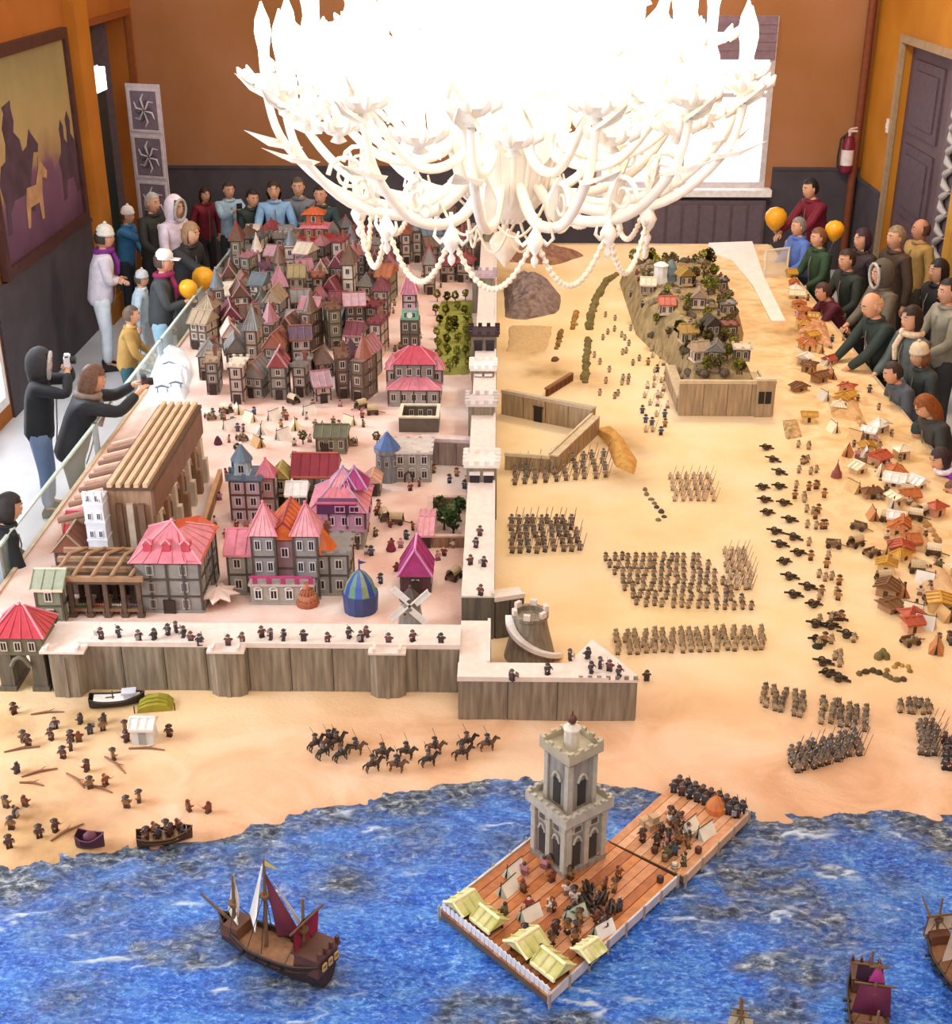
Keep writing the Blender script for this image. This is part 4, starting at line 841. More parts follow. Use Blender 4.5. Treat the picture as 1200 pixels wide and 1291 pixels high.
scatter([(18, 900), (30, 935), (36, 940), (65, 932), (70, 918), (80, 955), (90, 945), (102, 912), (114, 925), (130, 920), (131, 912), (143, 957), (110, 972), (133, 990), (114, 994), (176, 1010), (160, 1018), (238, 1022), (263, 1024), (22, 975), (8, 1018), (20, 1030), (32, 1016), (15, 1045), (50, 1055), (70, 1048), (12, 1068), (160, 935), (158, 922), (90, 935), (214, 928), (100, 935)], F_BEACH, 'brown toy raider scattered over the left beach', 'raiders on the left beach', 'toy_raider')
plz = [(rng.uniform(262, 470), rng.uniform(512, 566)) for _ in range(38)]
scatter(plz, F_FOLK, 'toy villager in the busy pale market square', 'villagers in the market square', 'toy_villager')
scatter([(rng.uniform(455, 500), rng.uniform(640, 700)) for _ in range(8)]+[(505, 690), (512, 680), (520, 668), (560, 700), (572, 690), (552, 706), (480, 735), (500, 720), (468, 700)], F_FOLK, 'toy villager in the open street between mansion and long wall', 'villagers in the open street', 'toy_villager')
scatter([(rng.uniform(255, 300), rng.uniform(590, 680)) for _ in range(7)]+[(260, 700), (268, 690)], F_FOLK, 'toy villager in the narrow lane beside the cathedral', 'villagers in the cathedral lane', 'toy_villager')
scatter([(rng.uniform(470, 590), rng.uniform(595, 625)) for _ in range(8)], F_FOLK, 'toy villager below the purple cross wall', 'villagers below the cross wall', 'toy_villager')
# ------------------------------------------------------------------ cathedral hall at the left
CX0, CY0, NX0, NX1, NH = -2.36, 7.95, -.24, .05, .56
t = thing('cathedral', 'tall tan brown cathedral hall with ribbed flat roof near the left glass', 'toy building', (CX0, CY0, TZ-.002))
m_c = stone_mat('#8a6c54', '#ae8e72'); m_cr = mat('#d2b490', .5, var=.1); m_cd = mat('#5f4836', .6, var=.15)
b = MB(); b.box(NX0, NX1, .0, 1.55, 0, NH); b.build('nave', m_c, t)
b = MB(); b.box(NX0-.02, NX1+.02, -.02, 1.57, NH, NH+.025); b.build('roof_slab', m_cd, t)
for k in range(5):
    b = MB(); x = NX0+.025+k*.06; b.box(x-.016, x+.016, -.03, 1.57, NH+.025, NH+.055); b.build('roof_rib', m_cr, t)
for k in range(7):
    b = MB(); y = .1+k*.22; b.box(NX1, NX1+.03, y-.035, y+.035, 0, NH-.2); b.box(NX1, NX1+.06, y-.03, y+.03, 0, .2); b.build('side_pier', mat('#c2b29e' if k % 2 == 0 else '#8a6a52', .6, var=.1), t)
b = MB(); b.box(NX1, NX1+.02, 0, 1.55, NH-.2, NH-.01); b.build('upper_wall', mat('#7a5a46', .6, var=.12, scale=8), t)
for k in range(6):
    b = MB(); y = .21+k*.22; b.box(NX1-.002, NX1+.006, y-.045, y+.045, .08, .26, 0); b.tube([(NX1+.005, y-.05, .26), (NX1+.005, y-.03, .31), (NX1+.005, y, .33), (NX1+.005, y+.03, .31), (NX1+.005, y+.05, .26)], .009, 5, 1); b.build('side_arch', [mat('#3b2c26', .5), mat('#cdb9a0', .5)], t)
b = MB(); x0, x1 = NX0, -.62; b.add([(x0, .1, .36), (x1, .1, .26), (x1, 1.5, .26), (x0, 1.5, .36), (x0, .1, 0), (x1, .1, 0), (x1, 1.5, 0), (x0, 1.5, 0)], [(0, 1, 2, 3), (0, 4, 5, 1), (1, 5, 6, 2), (2, 6, 7, 3)]); b.build('aisle', m_c, t)
for k in range(12):
    b = MB(); y = .12+k*.125; b.tube([(x0, y, .375), (x1-.02, y, .27)], .026, 5); b.build('aisle_rib', mat('#cfa58c', .5) if k % 2 else mat('#8d6650', .6), t)
b = MB(); x = -.31; h = .54; b.box(x-.065, x+.065, -.12, .02, 0, h)
for k in range(4): b.box(x-.07, x+.07, -.125, .025, .10+k*.13, .115+k*.13)
for xx in (-.05, 0, .05): b.box(x+xx-.015, x+xx+.015, -.125, -.10, h, h+.05)
b.build('white_tower', mat('#dde0e6', .5, var=.06), t)
for k in range(4):
    for xx in (-.03, .03): link('window', win_mesh(.03, .05, '#f0f0f0', '#4a5260'), t, (x+xx, -.121, .13+k*.13))
for xx in (-.17, -.095, -.02):
    b = MB(); b.box(xx-.022, xx+.022, -.03, 0, 0, .46); b.build('front_pier', mat('#b8a896' if xx == -.095 else '#765a48', .6, var=.1), t)
door(t, .02, -.004, .05, .12)

# near left block
house(122, 705, .36, .22, .19, 'gx', .13, 'red', '#5a6250', 'toy house with broad raspberry ribbed roof left of the cathedral tower', 1, 3, True, trim='rose')
q = put(214, 775); t = thing('panelled_house', 'grey panelled three floor toy house under pink and orange hip roof', 'toy house', (q.x, q.y+.28, q.z))
body(t, .42, .5, .36, '#8f8c86', floors=3, nwin=2, fr='#a9a6a0', pane='#77787a'); roof(t, 'hip', .42, .5, .36, .17, 'rose', trim='pink')
for k in range(3): b = MB(); b.prism([(-.025, -.05), (.025, -.05), (.025, .03), (-.025, .03)], 0, .05, 0); b.tube([(-.03, -.05, .05), (0, -.05, .085), (.03, -.05, .05)], .008, 4, 1); b.build('dormer', [mat('#c04a5a', .5), mat('#e0a0a8', .5)], t, (-.12+k*.12, -.15, .41))
b = MB(); b.add([(.12, -.26, .375), (.235, -.26, .37), (.235, .26, .37), (.12, .26, .45), (.02, 0, .54), (.10, 0, .50)], [(0, 1, 2, 3), (0, 3, 4)]); b.build('orange_roof_side', mat('#c4502a', .5, var=.15), t)
door(t, .0, -.258, .06, .09)
q = put(125, 778); t = thing('market_hall', 'dark timber toy market hall with brown beams and stalls beneath', 'toy building', (q.x, q.y+.2, q.z))
mt_ = mat('#5b463a', .6, var=.2); mb_ = mat('#a07c5c', .6, var=.12)
for x in (-.27, -.16, -.05, .06, .17, .27):
    for y in (-.19, 0, .19): b = MB(); b.box(x-.014, x+.014, y-.014, y+.014, 0, .24); b.box(x-.022, x+.022, y-.022, y+.022, 0, .03); b.build('post', mt_, t)
b = MB(); b.box(-.29, .29, -.21, .21, .24, .262); b.box(-.29, .29, .10, .2, 0, .24); b.build('upper_floor', mt_, t)
for z, y in ((.27, -.2), (.27, -.07), (.27, .07), (.27, .2)): b = MB(); b.box(-.31, .31, y-.015, y+.015, z-.01, z+.02); b.build('beam', mb_, t)
for k in range(5): b = MB(); b.tube([(-.25+k*.12, -.20, .29), (-.2+k*.12, 0, .35), (-.16+k*.12, .2, .29)], .014, 5); b.build('rafter', mb_, t)
for k in range(5):
    b = MB(); x = -.22+k*.11; b.box(x-.04, x+.04, -.2, -.12, .04, .06, 0); b.box(x-.035, x-.025, -.195, -.125, 0, .04, 0); b.box(x+.025, x+.035, -.195, -.125, 0, .04, 0)
    for z in range(4): b.ball((x-.025+z*.017, -.16, .068), .010, 6, 4, 1)
    b.build('stall', [mat('#7a5c44', .6), mat(('#c8b090', '#6a8a5a', '#b85a4a', '#d8cfc0', '#8a7a9a')[k], .6)], t)
house(92, 722, .20, .18, .16, 'gy', .14, 'brown', '#6c5248', 'small toy house with steep brown gable left of the market hall', 1, 1, True, trim='tan')
house(66, 785, .16, .2, .24, 'gx', .09, '#9aa08a', '#7d8068', 'narrow olive grey toy house squeezed behind the corner gatehouse', 2, 1, True, trim='cream')
q = put(36, 872); t = thing('gatehouse', 'corner gatehouse with bright red hip roof and dark arched legs at left', 'toy gatehouse', (q.x-.02, q.y+.12, q.z))
for (x0, x1) in ((-.135, -.055), (.055, .135)):
    b = MB(); b.box(x0, x1, -.11, .11, 0, .24); b.box(x0-.01, x1+.01, -.12, .12, 0, .03); b.build('pier', S_DARK, t)
b = MB(); b.box(-.14, .14, -.115, .115, .24, .36); b.tube([(-.055, -.118, .17), (-.03, -.118, .215), (0, -.118, .23), (.03, -.118, .215), (.055, -.118, .17)], .014, 6); b.build('upper_storey', mat('#6a6450', .6, var=.15), t)
for x in (-.08, 0, .08): link('window', win_mesh(.04, .06), t, (x, -.117, .27))
roof(t, 'hip', .28, .23, .36, .14, 'red', trim='rose')
p0, p1 = at(238, 742), at(280, 606); t = thing('palisade', 'long tan plank palisade beside the lane right of the cathedral', 'toy fence', (p0.x, p0.y, TZ-.002)); seg(t, p0, p1, .02, .09, mat('#9a7450', .6, scale=40), mat('#c89a6c', .6), .09, rim=False, back=False)
mound('white plaster snow slope by the left glass behind the cathedral', 'slope', [(182, 515), (232, 512), (246, 470), (235, 440), (215, 432), (200, 445), (188, 475)], .10, mat('#eef2f6', .45, var=.03), 'snow_slope', 12, rough=.7)
for i, (px, py) in enumerate(((214, 470), (222, 495), (205, 500))):
    p = put(px, py); b = MB(); b.tube([(-.06, 0, .09), (0, .01, .105), (.07, 0, .09)], [.008, .012, .008], 5); b.tube([(-.04, 0, .0), (-.04, 0, .095)], .005, 4); b.tube([(.05, 0, .0), (.05, 0, .095)], .005, 4)
    tag(b.build('toy_sled_rack', mat('#6f8296', .5), None, p), ('grey blue toy rack on the middle of the white slope', 'grey blue toy rack low on the right of the white slope', 'grey blue toy rack low on the left of the white slope')[i], 'toy rack')

# half-timbered mansion in front
q = put(358, 768); t = thing('mansion', 'grey half timbered mansion with twin pink pyramid towers and orange roofs', 'toy house', (q.x, q.y+.12, q.z))
wc = '#98948c'
body(t, .24, .30, .30, wc, (-.26, .22, 0), 2, True, 2); roof(t, 'gx', .24, .30, .30, .11, 'rose', (-.26, .22, 0))
body(t, .24, .30, .30, wc, (.28, .22, 0), 2, True, 2); roof(t, 'cone', .18, .2, .30, .16, 'orange', (.22, .16, 0), 'terracotta'); roof(t, 'flat', .14, .28, .30, .03, 'grey', (.33, .22, 0))
body(t, .34, .22, .42, '#8c6a70', (0, .16, 0), 2, True, 3, '#d8c4cc', name='central_block'); roof(t, 'gy', .20, .34, .42, .13, 'orange', (0, .22, 0), 'crimson')
for x in (-.13, .14):
    body(t, .15, .16, .46, '#8e8c8c', (x, .10, 0), 3, True, 2, '#d0ccd0', name='tower_body'); roof(t, 'pyr', .15, .16, .46, .19, 'pink', (x, .10, 0), 'rose')
body(t, .40, .12, .14, '#a39c94', (-.02, 0, 0), 1, False, 4, '#e8e2dc', True, name='arcade'); b = MB(); b.box(-.23, .19, -.075, .06, .14, .155); b.build('balcony_slab', mat('#bdb4ac', .5), t)
for k in range(5): b = MB(); b.box(-.20+k*.09, -.17+k*.09, -.07, -.055, .155, .205); b.build('balcony_post', mat('#a83a68', .5), t)
b = MB(); b.box(-.22, .18, -.07, -.058, .195, .21); b.build('balcony_rail', mat('#b8447a', .5), t)
for x in (-.28, -.22, .25): chimney(t, x, .25, .36)
# magenta mansion
q = put(428, 692); t = thing('mansion', 'magenta and lilac roofed mansion over grey arched ground floor', 'toy house', (q.x, q.y+.2, q.z))
body(t, .34, .4, .14, '#8f8a7c', (0, 0, 0), 1, False, 4, arch=True, name='ground_floor'); b = MB(); b.tube([(.03, -.205, 0), (.03, -.205, .07), (.05, -.205, .10), (.08, -.205, .115), (.11, -.205, .10), (.13, -.205, .07), (.13, -.205, 0)], .012, 6); b.box(.04, .12, -.204, -.195, 0, .10); b.build('arched_gate', mat('#5a4034', .6), t)
body(t, .38, .42, .15, '#b78aa4', (0, 0, .14), 1, True, 4, '#d8b8d0', name='upper_floor'); roof(t, 'hip', .38, .42, .29, .18, 'rose', trim='lilac')
b = MB(); b.box(-.14, .13, -.235, -.15, .29, .37, 0); b.tube([(-.15, -.24, .37), (.14, -.24, .37)], .012, 5, 1); b.build('long_dormer', [mat('#5c3058', .5), mat('#c05a78', .5)], t)
for x, c_ in ((.10, 'magenta'), (.02, 'pink')): roof(t, 'pyr', .16, .16, .40, .13, c_, (x, .02, 0), 'lilac', 'turret_roof')
for k in range(2): link('window', win_mesh(.07, .05, '#c9a0c0', '#4a1f3c'), t, (.10*k+.02, -.237, .30))
house(398, 640, .30, .26, .26, 'gx', .13, 'crimson', '#7a7466', 'toy house with dark red roof joined left of the magenta mansion', 2, 2, True, trim='terracotta')
# blue grey tower house
q = put(312, 660); t = thing('tower_house', 'pinkish tower house with blue grey battlements behind the mansion', 'toy house', (q.x, q.y+.12, q.z))
body(t, .22, .22, .34, '#c7a5b0', floors=3, nwin=2, fr='#d8c8d4'); roof(t, 'flat', .22, .22, .34, .055, 'slate')
body(t, .10, .10, .12, '#a9bcc6', (-.03, .0, .34), 1, False, 1); roof(t, 'cone', .12, .12, .46, .12, 'slate', (-.03, 0, 0), 'white')
roof(t, 'pyr', .10, .10, .34, .12, 'rose', (.14, 0, 0)); body(t, .10, .12, .34, '#b88a8c', (.15, .02, 0), 2, True, 1)
house(355, 640, .10, .14, .24, 'gy', .08, '#b8a860', '#cdbf9a', 'very narrow ochre toy house right of the blue grey tower', 2, 1, True)
house(375, 655, .12, .16, .20, 'gx', .07, 'white', '#5a544e', 'dark toy house with white flat slanted roof left of magenta mansion', 2, 1, True)
house(418, 572, .24, .2, .15, 'gx', .07, '#6c6a52', '#8a8468', 'low olive roofed toy house at the square edge', 1, 3, True)
# pink double roof hall with clock tower
q = put(522, 512); t = thing('town_hall', 'grey town hall with two stacked pink roofs and row of dark windows', 'toy building', (q.x, q.y+.2, q.z))
body(t, .46, .42, .16, '#a29894', floors=1, nwin=5, name='lower_storey'); roof(t, 'hip', .46, .42, .16, .13, 'rose', trim='pink')
body(t, .36, .26, .16, '#8d8884', (0, .04, .20), 1, True, 4, name='upper_storey'); roof(t, 'hip', .36, .26, .36, .13, '#c04a5c', (0, .04, 0), 'rose')
for s in (-1, 1): roof(t, 'pyr', .1, .12, .30, .12, 'pink', (s*.2, .0, 0), 'rose', 'corner_roof'); body(t, .10, .12, .14, '#b09a98', (s*.2, 0, .16), 1, True, 1)
q = put(517, 440); t = thing('clock_tower', 'tall clock tower with green stage and pink spire behind town hall', 'toy tower', (q.x, q.y+.1, q.z))
body(t, .18, .18, .30, '#6f6a64', floors=2, nwin=2, name='tower_body'); body(t, .16, .16, .10, '#79b39a', (0, 0, .30), 1, False, 2, '#9ad0b8', name='green_stage'); body(t, .13, .13, .16, '#c0a0ac', (0, 0, .40), 2, True, 1, name='top_stage'); roof(t, 'pyr', .14, .14, .56, .26, '#c07a8c', trim='pink', name='spire')
b = MB(); b.lathe([(.03, 0), (.03, .006)], 12, 0); b.v = [(x, -z-.082, y+.35) for x, y, z in b.v]; b.build('clock_face', mat('#e8e4d8', .4), t)
q = put(528, 545); t = thing('courtyard_house', 'roofless courtyard house with dark inner walls and pale rims', 'toy house', (q.x, q.y+.16, q.z))
for (x0, x1, y0, y1) in ((-.17, .17, -.16, -.14), (-.17, -.15, -.14, .16), (.15, .17, -.14, .16), (-.15, .15, .14, .16)):
    b = MB(); b.box(x0, x1, y0, y1, 0, .13, 0); b.box(x0-.005, x1+.005, y0-.005, y1+.005, .13, .145, 1); b.build('courtyard_wall', [mat('#5f554a', .6, var=.15), mat('#ddd2b8', .6)], t)
for x in (-.08, .0, .08): link('window', win_mesh(.04, .06), t, (x, .139, .04))
q = put(520, 608); t = thing('arcade_house', 'grey flat topped toy house with three dark windows and arch', 'toy house', (q.x, q.y+.15, q.z))
body(t, .28, .28, .24, '#97918a', floors=2, nwin=3, timber=False, arch=True); roof(t, 'flat', .28, .28, .24, .03, '#c9c0b8')
b = MB(); b.tube([(-.06, -.145, 0), (-.06, -.145, .06), (-.03, -.145, .09), (.0, -.145, .06), (0, -.145, 0)], .01, 5); b.build('arched_gate', mat('#4a3c34', .6), t)
q = put(488, 610); t = thing('round_tower', 'blue grey round tower with pointed roof beside the arcade house', 'toy tower', (q.x, q.y+.1, q.z))
b = MB(); b.lathe([(.10, 0), (.09, .22), (.105, .24), (.105, .27)], 14, 0, sm=False); b.build('tower_body', stone_mat('#6a6a70', '#9498a0'), t); roof(t, 'cone', .16, .16, .27, .13, 'blue', trim='white')
for a in (-2.2, -1.57, -.9): link('window', win_mesh(.03, .05), t, (.098*math.cos(a), .098*math.sin(a), .14), a+PI/2)
house(470, 625, .1, .14, .11, 'gy', .06, '#d8a890', '#7a5a44', 'tiny tan toy hut with apricot roof by the round tower', 1, 1, True)
house(537, 690, .07, .40, .10, 'gx', .05, 'pink', '#a87a80', 'long thin pink roofed toy row house beside the garden wall', 1, 1, False)
house(524, 748, .19, .2, .13, 'gy', .20, 'magenta', '#5a3440', 'little house with very steep magenta roof near the windmill', 1, 1, True, trim='#d890c0')
# blue pavilion
q = put(453, 778); t = thing('pavilion', 'round blue and green striped pavilion tent inside the front wall', 'toy tent', (q.x, q.y+.1, q.z))
for k in range(14):
    a0, a1 = 2*PI*k/14, 2*PI*(k+1)/14; b = MB(); pr = [(.105, 0), (.11, .12), (.085, .20), (.045, .26), (.008, .29)]
    vs = [(r*math.cos(a), r*math.sin(a), z) for r, z in pr for a in (a0, a1)]; b.add(vs, [(2*i, 2*i+1, 2*i+3, 2*i+2) for i in range(4)], 0); b.build('tent_panel', mat(('#2f4aa0', '#5f8a6a', '#4a62b8', '#8a9a70')[k % 4], .5, var=.08), t)
b = MB(); b.lathe([(.108, .0), (.116, .118), (.116, .13), (.10, .13)], 14, 0, sm=False, cap=False); b.tube([(0, 0, .28), (0, 0, .36)], .005, 5); b.add([(0, 0, .355), (.05, 0, .34), (0, 0, .325)], [(0, 1, 2)]); b.build('frame', mat('#3d4a7a', .5), t)
# windmill
q = put(517, 800); t = thing('windmill', 'small grey windmill with four white crossed sails inside the wall', 'toy windmill', (q.x, q.y+.09, q.z))
b = MB(); b.lathe([(.085, 0), (.07, .1), (.055, .20)], 12, 0, sm=False); b.build('mill_body', stone_mat('#7d7a76', '#a8a49e'), t)
roof(t, 'cone', .10, .1, .20, .08, 'dark', name='cap')
for k in range(4):
    a = PI/4+k*PI/2; b = MB(); b.M = Matrix.Translation((0, -.085, .20)) @ Matrix.Rotation(a, 4, 'Y')
    b.box(-.005, .005, -.005, .005, 0, .16); 
    for z in range(5): b.box(0, .036, -.003, .003, .035+z*.028, .042+z*.028)
    b.box(.03, .036, -.003, .003, .03, .16); b.box(.004, .032, .000, .002, .035, .155); b.build('sail', mat('#eceae6', .5, var=.03), t)
b = MB(); b.tube([(0, -.03, .20), (0, -.095, .20)], .010, 6); b.build('axle', mat('#4a3a30', .5), t)
door(t, 0, -.082, .035, .06)
for x in (-.03, .03): link('window', win_mesh(.025, .03), t, (x, -.072, .12))
# starry parasol canopy, haystacks
q = put(272, 768); t = thing('canopy', 'pale pink star shaped market canopy left of the mansion', 'toy canopy', (q.x, q.y+.08, q.z))
b = MB(); n = 8; vs = [(0, 0, .125)]
for k in range(2*n): a = PI*k/n; r = .15 if k % 2 == 0 else .095; vs.append((r*math.cos(a), r*math.sin(a), .085 if k % 2 else .075))
b.add(vs, [(0, 1+k, 1+(k+1) % (2*n)) for k in range(2*n)]); b.add([(x, y, z-.006) for x, y, z in vs], [(0, 1+(k+1) % (2*n), 1+k) for k in range(2*n)]); b.build('cloth', mat('#f0d4c8', .6, var=.04), t)
b = MB(); b.tube([(0, 0, 0), (0, 0, .14)], .006, 6); b.build('pole', mat('#8a6a50', .6), t)
for k, (px, py, lab) in enumerate(((388, 762, 'brown coiled hay heap right of the mansion on pale ground'), (493, 694, 'small dark red hay heap in the open street'), (275, 560, 'dark plum heap on the pale square by the cathedral'))):
    p = put(px, py); b = MB(); s = (1.3, .6, .6)[k]
    for i in range(4): b.lathe([(.055*s*(1-i*.2), .03*s*i), (.06*s*(1-i*.2), .03*s*i+.015*s), (.05*s*(1-i*.22), .03*s*i+.03*s)], 12, i % 2)
    for i in range(14): a = i*.45; b.tube([(.055*s*math.cos(a), .055*s*math.sin(a), .01), (.03*s*math.cos(a+.5), .03*s*math.sin(a+.5), .09*s)], .004, 4, 1)
    tag(b.build('hay_heap', [mat(('#a05a3c', '#6a2430', '#4a2438')[k], .8), mat(('#b8785a', '#8a3440', '#64344c')[k], .8)], None, p), lab, 'hay heap')

# trees
def tree_meshes(s, cols, seed):
    r_ = random.Random(seed); tr = MB(); tr.tube([(0, 0, 0), (.004, 0, .05*s), (.0, .004, .09*s)], [.010*s, .007*s, .004*s], 6)
    for k in range(4): a = k*1.7; tr.tube([(0, 0, .06*s), (.03*s*math.cos(a), .03*s*math.sin(a), .09*s)], [.004*s, .002*s], 4)
    fo = MB()
    for k in range(70):
        th = r_.uniform(0, 2*PI); z = r_.uniform(-1, 1); rr = math.sqrt(1-z*z)*r_.uniform(.6, 1); c = Vector((rr*math.cos(th)*.055*s, rr*math.sin(th)*.055*s, (.12+.055*z)*s)); L = .022*s
        u = Vector((r_.uniform(-1, 1), r_.uniform(-1, 1), r_.uniform(-.6, .9))).normalized()*L; v = u.orthogonal().normalized()*L*.6; w = u.cross(v).normalized()*L*.25
        fo.add([c-u, c+v+w, c+u, c-v+w, c-w], [(0, 1, 2, 3), (0, 4, 2, 1), (0, 3, 2, 4)], k % 2)
    return tr.mesh('trunk', mat('#6a4a34', .8)), fo.mesh('foliage', [mat(cols[0], .7), mat(cols[1], .7)])
TREES = {'green': [tree_meshes(1.0+.1*i, ('#4a6238', '#6a8048'), i) for i in range(2)], 'olive': [tree_meshes(1.0+.1*i, ('#7d8030', '#a6a23e'), 5+i) for i in range(2)], 'dry': [tree_meshes(.9+.1*i, ('#6a6038', '#8a7c4c'), 9+i) for i in range(2)]}
TCOUNT = {}
def tree(px, py, kind, label, grp, s=1):
    p = put(px, py); TCOUNT[grp] = TCOUNT.get(grp, -1)+1; t = thing('toy_tree', label+', %s from left' % nth(TCOUNT[grp]), 'toy tree', p, rng.uniform(0, 6), grp); a, c_ = TREES[kind][rng.randint(2)]; link('trunk', a, t).scale = (s, s, s); link('foliage', c_, t).scale = (s, s, s)
for (px, py) in sorted(((555, 650), (568, 660), (578, 655), (560, 668), (572, 676))): tree(px, py, 'green', 'bushy green toy tree in the square walled garden', 'trees in the walled garden', .9)
for (px, py) in sorted([(552+12*i+rng.uniform(-3, 3), 382+j*14+rng.uniform(-4, 4)) for i in range(4) for j in range(7)]): tree(px, py, 'olive', 'olive green toy bush in the garden strip', 'bushes in the olive garden strip', .72)
for (px, py) in sorted(((300, 575), (372, 585), (382, 560), (475, 560))): tree(px, py, 'dry', 'dry olive toy tree in the market square', 'trees in the market square', .7)

# carts, stalls and tents
def wagon_mesh(body_c, cover=None):
    b = MB(); b.box(-.03, .03, -.05, .05, .022, .03, 0); b.box(-.032, -.026, -.05, .05, .03, .05, 0); b.box(.026, .032, -.05, .05, .03, .05, 0)
    for x in (-.036, .036):
        for y in (-.035, .035): b.M = Matrix.Translation((x, y, .018)) @ Matrix.Rotation(PI/2, 4, 'Y'); b.lathe([(.018, -.003), (.018, .003)], 10, 1, sm=False); b.M = Matrix.Identity(4)
    b.tube([(0, -.05, .024), (0, -.11, .012)], .004, 4, 0)
    if cover:
        for k in range(6):
            y0 = -.048+k*.016; pr = [(-.032, .05), (-.03, .07), (-.016, .086), (0, .09), (.016, .086), (.03, .07), (.032, .05)]; vs = [(x, y0, z) for x, z in pr]+[(x, y0+.015, z) for x, z in pr]; b.add(vs, [(i, i+1, i+8, i+7) for i in range(6)], 2)
    else:
        for k in range(5): b.ball((rng.uniform(-.018, .018), -.035+k*.017, .04), (.012, .012, .011), 6, 4, 2)
    return b.mesh('toy_wagon', [mat(body_c, .6), mat('#3a2c22', .6), mat(cover or '#8a7a58', .7)])
WAG = [wagon_mesh('#7a5a3c'), wagon_mesh('#5a4330', '#e4d4b4'), wagon_mesh('#6a4c38', '#c9b58e')]
WL_ = []
for (px, py) in ((1083, 588), (1100, 628), (1119, 660), (1082, 668), (1098, 702), (1113, 735), (1129, 770), (1147, 812), (1153, 657), (1143, 626), (1155, 722), (1174, 760), (1078, 690), (1050, 690), (1163, 590+60), (1176, 700)):
    p = put(px, py); k = rng.randint(3); WL_.append((py, tag(link('toy_wagon', WAG[k], None, p, rng.uniform(.8, 2.2)), ('open brown toy wagon', 'cream covered toy wagon', 'tan covered toy wagon')[k], 'toy wagon', 'wagons of the right camp')))
for k, (y_, o) in enumerate(sorted(WL_, key=lambda q: q[0])): o['label'] += ', %s from the far end of right camp' % ORD[k]
p = put(1054, 603); b = MB(); b.lathe([(.045, 0), (.04, .04), (.028, .055), (.004, .12)], 8, 0, sm=False); b.tube([(0, 0, .1), (0, 0, .15)], .003, 4, 1); tag(b.build('toy_tent', [mat('#8a4a44', .6), mat('#4a3424', .6)], None, p), 'single dark red round toy tent in the right camp', 'toy tent')
def tent_mesh(c1, c2, w=.09, d=.12, h=.085):
    b = MB(); vs = [(-w/2, -d/2, 0), (w/2, -d/2, 0), (w/2, d/2, 0), (-w/2, d/2, 0), (0, -d/2, h), (0, d/2, h)]
    b.add(vs, [(0, 4, 5, 3), (1, 2, 5, 4), (2, 3, 5)], 0); b.add([vs[0], (0, -d/2+.002, 0), vs[4], (-w*.12, -d/2-.012, 0)], [(0, 3, 2)], 1); b.add([vs[1], vs[4], (w*.12, -d/2-.012, 0)], [(0, 1, 2)], 1); b.add([vs[0], vs[1], vs[4]], [(0, 1, 2)], 2)
    b.tube([(0, -d/2-.01, h), (0, d/2+.01, h)], .003, 4, 2); b.tube([(0, -d/2, 0), (0, -d/2, h+.02)], .003, 4, 2); return b.mesh('toy_tent', [mat(c1, .7, var=.06), mat(c2, .7), mat('#4a3828', .7)])
TENT = [tent_mesh('#ecdcbc', '#d8c49c'), tent_mesh('#d8b078', '#b88c54'), tent_mesh('#e8e4dc', '#c8c0b4'), tent_mesh('#c98a5a', '#a86a40')]
for i, (px, py) in enumerate(sorted([(1030, 445), (1022, 470), (1048, 478), (1038, 505), (1060, 520), (1050, 545), (1078, 555), (1092, 575), (1068, 575), (1110, 600), (1128, 640), (1100, 655), (1140, 690), (1165, 735), (1120, 700), (1135, 750), (1165, 790), (1150, 775), (1180, 820), (1190, 780), (1075, 620), (1020, 430), (1010, 415), (1040, 460)], key=lambda q: q[1])):
    p = put(px, py); k = i % 4 if py > 500 else (1, 3, 1, 2)[i % 4]
    tag(link('toy_tent', TENT[k], None, p, rng.uniform(-.6, 1.2)), ('cream', 'tan', 'white', 'orange brown')[k]+' ridge toy tent in the right camp, %s from the far end' % nth(i), 'toy tent', ('cream', 'tan', 'white', 'orange brown')[k]+' tents of the right camp')
ridge('broken brown earth bank running down the right table edge', [(1075, 520), (1092, 548), (1110, 575), (1128, 602), (1146, 630), (1165, 660), (1185, 690)], .03, [mat('#a07848', .9, h2='#c09a64', scale=20), mat('#c8a878', .9)], 'earth_bank', 'earth bank')
ridge('thin grey olive line of brush between the wagons', [(1095, 575), (1103, 592), (1112, 612)], .014, M_olive, 'brush', 'brush')
ridge('dark brown log heap in front of the cannon lines', [(1085, 850), (1100, 846), (1115, 852), (1130, 858), (1143, 856)], .022, [mat('#4c3c26', .8), mat('#6a5636', .8)], 'log_heap', 'log heap')
ridge('dark olive brush heap above the log heap', [(1106, 830), (1113, 824), (1118, 834)], .028, M_olive, 'brush', 'brush')
ridge('ochre earth pit rim beside the log heap', [(1120, 845), (1132, 838), (1146, 842), (1148, 852)], .018, [mat('#b08a40', .9), mat('#8a6a30', .9)], 'earth_pit', 'earth pit')
ridge('dark mixed brush heap at the lower end of the front guns', [(1028, 806), (1034, 812), (1030, 820)], .028, [mat('#34301f', .9), mat('#4c462e', .9)], 'brush', 'brush')
ridge('small dark gun heap left of the pale block by the citadel', [(812, 618), (820, 630), (828, 640), (836, 652), (826, 660)], .022, [mat('#4a4438', .8), mat('#7a6c50', .8)], 'gun_heap', 'gun heap')

